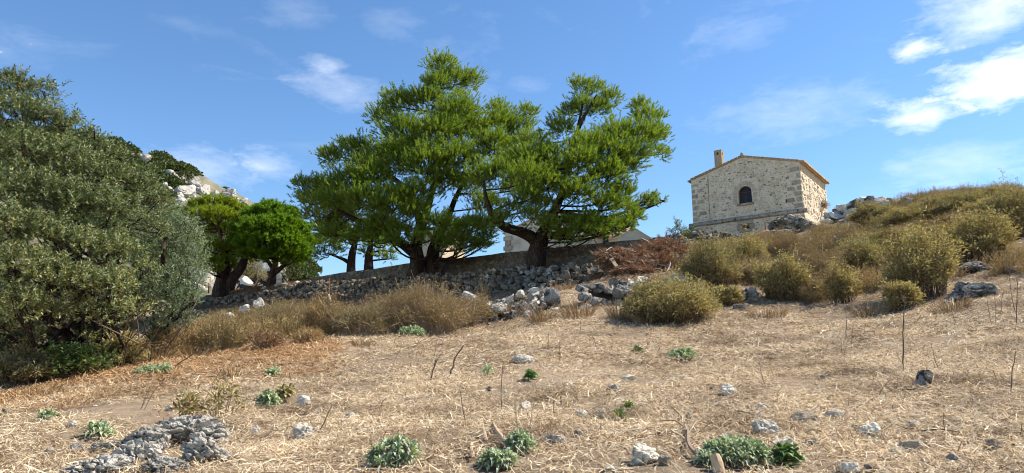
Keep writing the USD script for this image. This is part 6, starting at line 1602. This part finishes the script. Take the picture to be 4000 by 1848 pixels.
# ------------------------------------------------------------------ sticks and stems
def stick(label, pts, rad, material='twig', name='dry_stalk', cat='stalk', group=None, lean=0.0, branches=0, seed=0):
    """A stem rooted at the first pixel; the further pixels are reached at the same distance, a little nearer with lean."""
    b = G(*pts[0])
    r = np.random.default_rng(seed + 5)
    q = [b - [0, 0, 0.04]] + [P(px, py, b[1] - lean * (k + 1)) for k, (px, py) in enumerate(pts[1:])]
    c = curve(np.array(q), 9) + r.normal(size=(9, 3)) * rad * 0.5
    items = [tube(c, np.linspace(rad, rad * 0.55, 9), 6)]
    for k in range(branches):
        i = int(r.integers(4, 8)); d = unit(c[8] - c[0] + r.normal(size=3) * 0.5 * np.linalg.norm(c[8] - c[0]))
        items.append(tube(np.stack([c[i], c[i] + d * .06, c[i] + d * r.uniform(.1, .2)]), [rad * .5, rad * .4, rad * .25], 5))
    single(name, join(items), M[material], label, cat, group)


sticks = [([(1752, 1480), (1775, 1410), (1810, 1346)], 0.016, 'twig', 'thick dark burnt looking stick leaning right in mid field'), ([(1676, 1502), (1690, 1450), (1704, 1408)], 0.012, 'twig', 'shorter dark stick left of the thick leaning one'), ([(1520, 1458), (1550, 1390), (1585, 1325)], 0.007, 'twig_pale', 'long thin tan stalk leaning right, left of the dark sticks'), ([(1490, 1410), (1491, 1360), (1490, 1318)], 0.006, 'twig_pale', 'thin upright pale stalk far left of the dark sticks'),
          ([(1963, 1642), (1958, 1520), (1966, 1412)], 0.006, 'twig', 'long thin dark stem left of the dark green rosette'), ([(1822, 1662), (1808, 1590), (1800, 1530)], 0.006, 'twig', 'dark stem in the lower middle of the field'), ([(1698, 1396), (1700, 1370), (1705, 1353)], 0.006, 'twig', 'short dark stub above the dark sticks'), ([(1848, 1412), (1858, 1370), (1874, 1338)], 0.005, 'twig', 'curved thin stem right of the thick dark stick'),
          ([(2025, 1745), (2018, 1640), (2010, 1535)], 0.006, 'twig_pale', 'left tall dry stem of the woolly plant'), ([(2062, 1745), (2072, 1650), (2087, 1570)], 0.005, 'twig_pale', 'right tall dry stem of the woolly plant'), ([(2190, 1592), (2190, 1570), (2191, 1548)], 0.009, 'twig', 'short thick black stub in the straw'), ([(2165, 1628), (2163, 1595), (2163, 1565)], 0.006, 'twig', 'thin dark stem left of the black stub'), ([(2348, 1702), (2347, 1675), (2346, 1650)], 0.007, 'twig', 'short black stem below the angular brown stone'),
          ([(2187, 1417), (2186, 1375), (2185, 1335)], 0.006, 'twig', 'upright dark stem in the middle distance, right of the pale grey stone'), ([(2141, 1367), (2141, 1330), (2142, 1298)], 0.006, 'twig', 'upright dark stem behind the former one'), ([(2268, 1294), (2268, 1270), (2267, 1252)], 0.009, 'twig', 'short dark post like stub near the broken walls'), ([(2332, 1357), (2318, 1320), (2302, 1290)], 0.005, 'twig', 'thin stem leaning left near the broken walls'), ([(2998, 1512), (2976, 1470), (2969, 1420)], 0.005, 'twig', 'thin bent stem right of the grey stone'),
          ([(3529, 1437), (3528, 1300), (3536, 1150)], 0.009, 'twig', 'tallest straight dark stem below the small pale young bush'), ([(3303, 1327), (3305, 1285), (3308, 1238)], 0.008, 'twig', 'dark stem below the narrow pale yellow bush'), ([(3325, 1357), (3328, 1300), (3336, 1258)], 0.004, 'twig', 'thin stem just right of the dark one below the narrow bush'), ([(3282, 1387), (3287, 1360), (3287, 1336)], 0.006, 'twig', 'short reddish dark stem in the straw'), ([(3947, 1546), (3955, 1460), (3968, 1368)], 0.006, 'twig', 'thin stem near the right edge of the field'), ([(3675, 1452), (3650, 1400), (3638, 1340)], 0.005, 'twig', 'thin leaning stem behind the dark upright block'),
          ([(3420, 1557), (3445, 1520), (3476, 1484)], 0.005, 'twig', 'short stem leaning right, left of the dark upright block'), ([(3800, 1582), (3799, 1560), (3798, 1540)], 0.006, 'twig_pale', 'short pale stub in the right of the field'), ([(3716, 1712), (3690, 1670), (3686, 1610)], 0.004, 'twig', 'thin bent stem between the grey wedge and the corner'), ([(3934, 1095), (3931, 1050), (3932, 1008)], 0.007, 'twig', 'dark stem above the flat dark rock'), ([(3968, 1225), (3950, 1150), (3942, 1075)], 0.006, 'twig', 'left of two long stems right of the flat dark rock'), ([(3968, 1275), (3972, 1180), (3977, 1092)], 0.006, 'twig', 'right of two long stems right of the flat dark rock'),
          ([(3872, 1260), (3862, 1215), (3855, 1160)], 0.005, 'twig', 'left thin stem in front of the flat dark rock'), ([(3888, 1270), (3890, 1210), (3884, 1150)], 0.005, 'twig', 'middle thin stem in front of the flat dark rock'), ([(3914, 1230), (3912, 1180), (3920, 1140)], 0.005, 'twig', 'right thin stem in front of the flat dark rock'), ([(3735, 1260), (3720, 1225), (3712, 1190)], 0.005, 'twig', 'thin stem in the grass left of the flat dark rock'), ([(790, 1580), (830, 1500), (880, 1420)], 0.004, 'twig', 'thin long stem leaning right above the spindly stems'),
          ([(560, 1600), (600, 1530), (640, 1490)], 0.004, 'twig', 'thin stem leaning right at the left of the field'), ([(545, 1600), (575, 1550), (582, 1520)], 0.004, 'twig', 'second thin stem leaning right at the left of the field'), ([(550, 1595), (570, 1545), (588, 1510)], 0.004, 'twig', 'third thin stem leaning right at the left of the field'), ([(1240, 1690), (1275, 1630), (1300, 1580)], 0.006, 'twig', 'dark stalk rising right of the large pale lichened stone'), ([(1485, 1605), (1495, 1570), (1510, 1555)], 0.006, 'twig', 'short splayed stem left of the middle dark patch')]
for k, (pts, rad, mt, lab) in enumerate(sticks):
    stick(lab, pts, rad, mt, seed=k, branches=2 if k in (18, 29, 1) else 0)


def lying(label, pts, rads, material, name='fallen_branch', cat='branch', lift=0.03, forks=()):
    def track(q):
        w = np.array([G(px, py) for px, py in q]); w[:, 2] += lift
        w[1:-1, 2] += 0.03
        return w
    items = [tube(curve(track(pts), 14), np.linspace(rads[0], rads[1], 14), 6)]
    for q in forks:
        items.append(tube(curve(track(q), 10), np.linspace(rads[0] * .6, rads[1] * .7, 10), 5))
    single(name, join(items), M[material], label, cat)


lying('long forked pale twig lying left of the wide plant at the bottom right', [(2735, 1806), (2692, 1772), (2686, 1702), (2660, 1650), (2612, 1590)], (0.016, 0.005), 'twig_pale', forks=[[(2690, 1740), (2640, 1722), (2550, 1690)], [(2688, 1712), (2720, 1680), (2748, 1650)], [(2686, 1702), (2640, 1675), (2560, 1660)]])
lying('thick pale dead root lying right of the largest woolly plant', [(1990, 1760), (1945, 1720), (1930, 1690), (1926, 1665)], (0.024, 0.008), 'plank', forks=[[(1850, 1790), (1790, 1795), (1760, 1790)], [(1850, 1810), (1840, 1770), (1870, 1740)], [(1900, 1740), (1890, 1710), (1888, 1690)]])
lying('pale bent stick lying across the front of the largest woolly plant', [(1500, 1835), (1545, 1815), (1580, 1825), (1600, 1846)], (0.014, 0.010), 'twig_pale', lift=0.12)
lying('dark broken stick poking up at the bottom left of the low plant', [(1970, 1848), (1950, 1830), (1935, 1808)], (0.014, 0.010), 'twig')
lying('dark twig lying in the straw above the grey stones on the right', [(2850, 1622), (2900, 1634), (2960, 1640)], (0.010, 0.004), 'twig')
lying('thin dark twig lying behind the dark upright block', [(3480, 1540), (3560, 1546), (3620, 1530), (3660, 1512)], (0.008, 0.003), 'twig')
lying('thin dark branch lying across the right of the field', [(3600, 1700), (3680, 1712), (3760, 1706)], (0.008, 0.004), 'twig')
lying('dark branch with leaves right of the wide plant', [(3035, 1818), (3065, 1795), (3095, 1770)], (0.014, 0.006), 'twig', lift=0.08)
lying('thin dark stick lying at the left edge of the centre', [(1000, 1740), (1060, 1710), (1110, 1695)], (0.009, 0.004), 'twig')
lying('bleached branch lying on the bare upper slope', [(3640, 868), (3690, 862), (3745, 852)], (0.03, 0.012), 'white_wood', forks=[[(3650, 870), (3640, 880), (3635, 890)]])
lying('bleached branch lying at the right foot of the large brownish bush', [(1690, 1275), (1740, 1288), (1800, 1290)], (0.016, 0.006), 'twig_pale', lift=0.08, forks=[[(1720, 1284), (1740, 1270), (1760, 1268)]])
b = G(2809, 1846)
single('wood_stump', tube(curve([b + [0, 0, -.1], b + [0, .02, .04], b + [-.01, .05, .10]], 6), [.045, .042, .04, .038, .036, .034], 10), M['plank'], 'pale cut stump of wood at the bottom edge before the wide plant', 'stump')
lg = [P(1815, 1150, 19), P(1850, 1165, 18.8), P(1872, 1182, 18.6)]
single('dead_log', tube(curve(lg, 8), [.10, .11, .10, .095, .09, .085, .08, .07], 9), M['rock'], 'pale grey weathered log lying left of the low front wall', 'log')

# ------------------------------------------------------------------ heap of brown pine brush on the bank
heap = Thing('brush_heap', 'heap of reddish brown dead pine branches below the end of the low wall', 'brush heap', P(2560, 1060, 25.5))
rh = np.random.default_rng(55)
mounds = [(2590, 985, 70, 28.2), (2560, 1005, 80, 27.6), (2620, 1000, 70, 27.4), (2660, 1020, 60, 26.8), (2500, 1030, 80, 26.6), (2560, 1045, 80, 25.6), (2630, 1050, 60, 25.6), (2450, 1020, 60, 27.2), (2480, 1070, 60, 25.0), (2540, 1075, 50, 24.6), (2400, 1010, 50, 27.8), (2600, 960, 40, 28.6)]
pos, dr, st, sr = [], [], [], []
for px, py, rad, D in mounds:
    c = P(px, py, D); s = np.linalg.norm(c - EYE) / F * rad
    n = int(230 * (rad / 70) ** 2)
    d = unit(rh.normal(size=(n, 3))); d[:, 2] = np.abs(d[:, 2]) * .8
    p = c + d * [s, s * 1.1, s * .42] * rh.uniform(.75, 1.08, (n, 1))
    pos.append(p); dr.append(unit(d * .4 + [-.5, -.45, -.35] + rh.normal(size=(n, 3)) * .4))
    for k in range(10):
        d0 = unit(rh.normal(size=3) * [1, .6, .35])
        st.append(curve([c - d0 * s * 1.1, c + [0, 0, s * .5] + rh.normal(size=3) * .1, c + d0 * s * 1.15], 6)); sr.append(np.linspace(.022, .008, 6))
heap.part('branches', tubes(np.array(st), np.array(sr), 5), M['twig'], kind='stuff')
st2 = []
for k in range(26):
    c = P(rh.uniform(2520, 2720), rh.uniform(1020, 1110), 24.3); d0 = unit(rh.normal(size=3) * [1, .5, .5])
    st2.append(curve([c - d0 * .4, c + rh.normal(size=3) * .06, c + d0 * .4], 6))
heap.part('bare_twigs', tubes(np.array(st2), np.tile(np.linspace(.011, .004, 6), (26, 1)), 4), M['twig_pale'], kind='stuff')
pos, dr = np.vstack(pos), np.vstack(dr)
scatter(heap.path + '/dead_needles', [(f'dead_shoot_{"ab"[k]}', tuft(44, 70 + k, .15, .012, .34, .55), M['litter']) for k in range(2)], pos, quats(dr, rh), rh.uniform(.8, 1.4, len(pos)), rh.integers(0, 2, len(pos)), origin=heap.loc)
a, b = P(2388, 1010, 26.4), P(2412, 1046, 25.6)
v, f = box(0.13, 0.04, float(np.linalg.norm(a - b)), 0.008)
z_ = unit(a - b); x_ = unit(np.cross(z_, [0, 1.0, 0])); y_ = np.cross(z_, x_)
single('plank', (frame(v, x_, y_, z_, (a + b) / 2), f), M['plank'], 'old plank leaning on the bank left of the brush heap', 'plank')
a, b = P(2620, 1025, 24.4), P(2604, 1062, 24.2)
single('bleached_stick', tube(curve([b, (a + b) / 2 + [.02, 0, 0], a], 6), [.025, .024, .022, .02, .018, .014], 6), M['white_wood'], 'curved bleached stick in front of the right part of the brush heap', 'stick')

# ------------------------------------------------------------------ posts, beam, meter box
def rod(name, label, p, q, rad, material, cat, sides=8):
    single(name, tube(np.linspace(p, q, 4), [rad] * 4, sides), M[material], label, cat)


rod('fence_rod', 'thin dark iron rod standing before the retaining wall at left', P(898, 1225, 33), P(896, 1128, 33), 0.022, 'iron', 'rod')
rod('fence_rod', 'thin rusty rod standing among the tall rusty weeds', P(1286, 1215, 24), P(1286, 1085, 24), 0.016, 'rust', 'rod')
rod('fence_rod', 'thin dark rod standing left of the weeds near the olive bush', P(838, 1250, 33), P(841, 1180, 33), 0.018, 'iron', 'rod')
rod('stake', 'leaning white wooden stake among the tall rusty weeds', P(1300, 1208, 22.6), P(1284, 1150, 22.8), 0.028, 'white_wood', 'stake')
rod('stake', 'dark slanting stake crossing behind the white one', P(1262, 1205, 23.0), P(1283, 1158, 23.2), 0.022, 'iron', 'stake')
a, b = P(2993, 903, 35.5), P(3036, 882, 36.5)
a2 = P(2930, 931, 34.5)
z_ = unit(b - a2); x_ = unit(np.cross(z_, [0, 0, 1.0])); y_ = np.cross(z_, x_)
v, f = box(0.10, 0.10, float(np.linalg.norm(b - a2)), 0.01)
single('rusty_beam', (frame(v, x_, y_, z_, (a2 + b) / 2), f), M['rust'], 'slanting rust coloured beam before the foot of the stone house', 'beam')
rod('iron_post', 'thin rusty upright post at the upper end of the rust coloured beam', P(2992, 925, 36.3), P(2988, 866, 36.3), 0.035, 'rust', 'post')
bx_ = P(3377, 792, 34.0)
s = 34.0 / F
mbx = Thing('meter_box', 'small grey cabinet with a sloping top standing on the skyline wall', 'box', bx_)
w_, h_ = 25 * s, 26 * s
q = m3.Manifold.extrude(m3.CrossSection([[(-.14, 0), (.14, 0), (.14, h_), (-.14, h_ * .62)]]), w_)
v, f = mv(q); v = np.stack([v[:, 2] - w_ / 2, v[:, 0], v[:, 1]], 1)
mbx.part('cabinet', (v + bx_ + [0, 0, -0.25 + .25], f), M['metal'])
v, f = box(w_ * .86, .02, h_ * .5, .004)
mbx.part('door', (v + bx_ + [0, -.15, h_ * .31], f), M['metal'])
v, f = box(w_ * 1.08, 0.36, 0.02, .004); t_ = math.atan2(h_ * .38, .28)
v = np.stack([v[:, 0], v[:, 1] * math.cos(t_) - v[:, 2] * math.sin(t_), v[:, 1] * math.sin(t_) + v[:, 2] * math.cos(t_)], 1)
mbx.part('lid', (v + bx_ + [0, 0, h_ * .83], f), M['metal'])
v, f = box(w_ * .5, .2, 0.7, .01)
mbx.part('pedestal', (v + bx_ + [0, 0.02, -.36], f), M['metal'])

# ------------------------------------------------------------------ two people resting under the round pine
def ball(p, r, n=16):
    return m3.Manifold.sphere(r, n).translate(list(map(float, p)))


def limb(chain):
    """chain: [(point, radius) ...] -> hulls between neighbours."""
    out = []
    for (p, r), (q, s_) in zip(chain[:-1], chain[1:]):
        out.append(m3.Manifold.batch_hull([ball(p, r), ball(q, s_)]))
    return out


def hand(wrist, aim, palm_n, size=0.18):
    """Palm, four curled fingers of different length and a thumb."""
    aim = unit(aim); pn = unit(np.asarray(palm_n) - (np.asarray(palm_n) @ aim) * aim); sd = np.cross(aim, pn)
    out = limb([(wrist, .026), (wrist + aim * .05, .030)])
    out.append(m3.Manifold.batch_hull([ball(wrist + aim * .02 + sd * .018, .014), ball(wrist + aim * .02 - sd * .018, .014), ball(wrist + aim * .09 + sd * .034, .012), ball(wrist + aim * .09 - sd * .034, .012)]))
    for k, L in enumerate((.065, .075, .07, .055)):
        b = wrist + aim * .092 + sd * (.034 - k * .0225)
        m = b + aim * L * .5 + pn * .012; e = m + aim * L * .3 + pn * .03
        out += limb([(b, .0095), (m, .0088), (e, .0075)])
    b = wrist + aim * .03 + sd * .03
    out += limb([(b, .012), (b + sd * .03 + aim * .03, .0105), (b + sd * .035 + aim * .06 + pn * .01, .009)])
    return out


def fuse(parts, edge=0.03):
    m = m3.Manifold.batch_boolean(parts, m3.OpType.Add).refine_to_length(edge)
    v, f = mv(m)
    t = trimesh.Trimesh(v, f, process=True)
    trimesh.smoothing.filter_taubin(t, iterations=6)
    return np.array(t.vertices), np.array(t.faces)


def head_parts(c, face, up_=np.array([0, 0, 1.0])):
    face = unit(face); sd = np.cross(up_, face)
    out = [m3.Manifold.batch_hull([ball(c + up_ * .035, .088), ball(c + face * .03 - up_ * .02, .072)]), m3.Manifold.batch_hull([ball(c - up_ * .02 + face * .03, .065), ball(c + face * .062 - up_ * .098, .032)])]
    out += limb([(c + face * .098 + up_ * .018, .010), (c + face * .118 - up_ * .022, .015)])                          # nose
    out += limb([(c + face * .092 - up_ * .052 - sd * .016, .010), (c + face * .092 - up_ * .052 + sd * .016, .010)])    # mouth
    for s in (-1, 1):
        out += limb([(c + sd * s * .088 + up_ * .02, .016), (c + sd * s * .085 - up_ * .025, .012)])                   # ears
        out.append(ball(c + face * .088 + up_ * .035 + sd * s * .032, .013))
    return out


# seated, bare chested, leaning on the trunk, facing left
seat = P(1040, 1112, D3 - 0.05); seat[2] = float(H(seat[0], seat[1])) + 0.13
fwd = unit([-0.96, -0.28, 0]); sdv = np.array([-fwd[1], fwd[0], 0])
pel, chest, neck = seat + [0, 0, .02], seat - fwd * .10 + [0, 0, .36], seat - fwd * .12 + [0, 0, .54]
hd = neck + fwd * .05 + [0, 0, .16]
person = Thing('person', 'person with dark hair and bare back sitting against the round pine trunk', 'person', seat - [0, 0, .13])
bp = [m3.Manifold.batch_hull([ball(pel + sdv * .09, .11), ball(pel - sdv * .09, .11), ball(pel + [0, 0, .14], .12)]),
      m3.Manifold.batch_hull([ball(pel + [0, 0, .14], .12), ball(chest + sdv * .09, .115), ball(chest - sdv * .09, .115)]), m3.Manifold.batch_hull([ball(chest + sdv * .10, .10), ball(chest - sdv * .10, .10), ball(neck + sdv * .15 - [0, 0, .05], .055), ball(neck - sdv * .15 - [0, 0, .05], .055), ball(neck, .065)])]
bp += limb([(neck, .06), (hd - [0, 0, .06], .055)]) + head_parts(hd, fwd - [0, 0, .25])
for s in (-1, 1):
    sh = neck + sdv * s * .19 - [0, 0, .06]; el = sh + fwd * .16 - [0, 0, .24] + sdv * s * .05; wr_ = seat + fwd * .36 + sdv * s * .10 + [0, 0, .30]
    bp += limb([(sh, .055), (el, .042), (wr_, .029)]) + hand(wr_, unit(fwd - [0, 0, .5]), -sdv * s)
    kn = seat + fwd * .42 + sdv * s * .14 + [0, 0, .34]; an = seat + fwd * .62 + sdv * s * .12 - [0, 0, .06]
    bp += limb([(kn, .062), (an, .040)]) + limb([(an - [0, 0, .02], .042), (an + fwd * .16 - [0, 0, .03], .034)])
    bp += limb([(pel + sdv * s * .09, .10), (kn, .065)])
person.part('body', fuse(bp), M['skin'], True)
sh_ = [m3.Manifold.batch_hull([ball(pel + sdv * .09, .122), ball(pel - sdv * .09, .122), ball(pel + [0, 0, .08], .125)])]
for s in (-1, 1):
    kn = seat + fwd * .42 + sdv * s * .14 + [0, 0, .34]
    sh_ += limb([(pel + sdv * s * .09, .112), (pel * .25 + kn * .75 + sdv * s * .02, .088)])
person.part('shorts', fuse(sh_), M['cloth_dark'], True)
hair = m3.Manifold.batch_hull([ball(hd + [0, 0, .05], .100), ball(hd - unit(fwd) * .03 + [0, 0, .02], .098)]) - m3.Manifold.cube([.3, .3, .3], True).rotate([0, 0, math.degrees(math.atan2(fwd[1], fwd[0]))]).translate(list(hd + fwd * .20 - [0, 0, .12])) - m3.Manifold.cube([.4, .4, .2], True).translate(list(hd - [0, 0, .17]))
person.part('hair', fuse([hair], .02), M['hair'], True)

# lying on the ground, head propped up, feet to the right
g0 = P(936, 1119, D3 + 0.75); g0[2] = float(H(g0[0], g0[1])) + 0.02
ax = unit([1.0, 0.05, 0.09]); sv = unit(np.cross(Z, ax)); uz = np.cross(ax, sv)
ps = Thing('person', 'person in dark clothes lying on the ground under the two small pines', 'person', g0)
hd2 = g0 - ax * .05 + uz * .50; nk = g0 + ax * .03 + uz * .36; ch2 = g0 + ax * .20 + uz * .27; pl2 = g0 + ax * .56 + uz * .14
bp = limb([(nk, .055), (hd2 - uz * .05, .052)]) + head_parts(hd2, unit(ax * .9 + uz * .1 - sv * .3), uz)
bp += [m3.Manifold.batch_hull([ball(nk - [0, 0, .03], .06), ball(ch2 + sv * .13, .09), ball(ch2 - sv * .13, .09)]), m3.Manifold.batch_hull([ball(ch2 + sv * .11, .105), ball(ch2 - sv * .11, .105), ball(pl2 + sv * .09, .11), ball(pl2 - sv * .09, .11)])]
top = [m3.Manifold.batch_hull([ball(nk - [0, 0, .045], .066), ball(ch2 + sv * .14, .10), ball(ch2 - sv * .14, .10)]), m3.Manifold.batch_hull([ball(ch2 + sv * .12, .115), ball(ch2 - sv * .12, .115), ball(pl2 + sv * .08, .12), ball(pl2 - sv * .08, .12)])]
trs = [m3.Manifold.batch_hull([ball(pl2 + sv * .09, .123), ball(pl2 - sv * .09, .123)])]
for s in (-1, 1):
    sh = nk + sv * s * .19 + ax * .06 - uz * .04; el = g0 - ax * .12 + sv * s * .26 + uz * .06; wr_ = g0 + ax * .12 + sv * s * .30 + uz * .05
    bp += limb([(sh, .052), (el, .042), (wr_, .029)]) + hand(wr_, ax, -uz)
    top += limb([(sh, .062), (sh * .45 + el * .55, .055)])
    kn = g0 + ax * 1.0 + sv * s * .12 + uz * .12; an = g0 + ax * 1.42 + sv * s * .13 + uz * .06
    bp += limb([(pl2 + sv * s * .09, .09), (kn, .06), (an, .042)]) + limb([(an, .042), (an + uz * .16 + ax * .06, .034)])
    trs += limb([(pl2 + sv * s * .09, .105), (kn, .073), (an - ax * .03, .055)])
ps.part('body', fuse(bp), M['skin'], True)
ps.part('shirt', fuse(top), M['cloth_grey'], True)
ps.part('trousers', fuse(trs), M['cloth_dark'], True)
hair = m3.Manifold.batch_hull([ball(hd2 + uz * .05, .100), ball(hd2 - ax * .03 + uz * .02, .098)]) - m3.Manifold.cube([.3, .3, .3], True).translate(list(hd2 + ax * .20 - uz * .12)) - m3.Manifold.cube([.4, .4, .2], True).translate(list(hd2 - uz * .17))
ps.part('hair', fuse([hair], .02), M['hair'], True)

_t = 0
for _p in stage.Traverse():
    if _p.IsA(UsdGeom.Mesh): _t += len(UsdGeom.Mesh(_p).GetFaceVertexCountsAttr().Get())
print('triangles', _t)
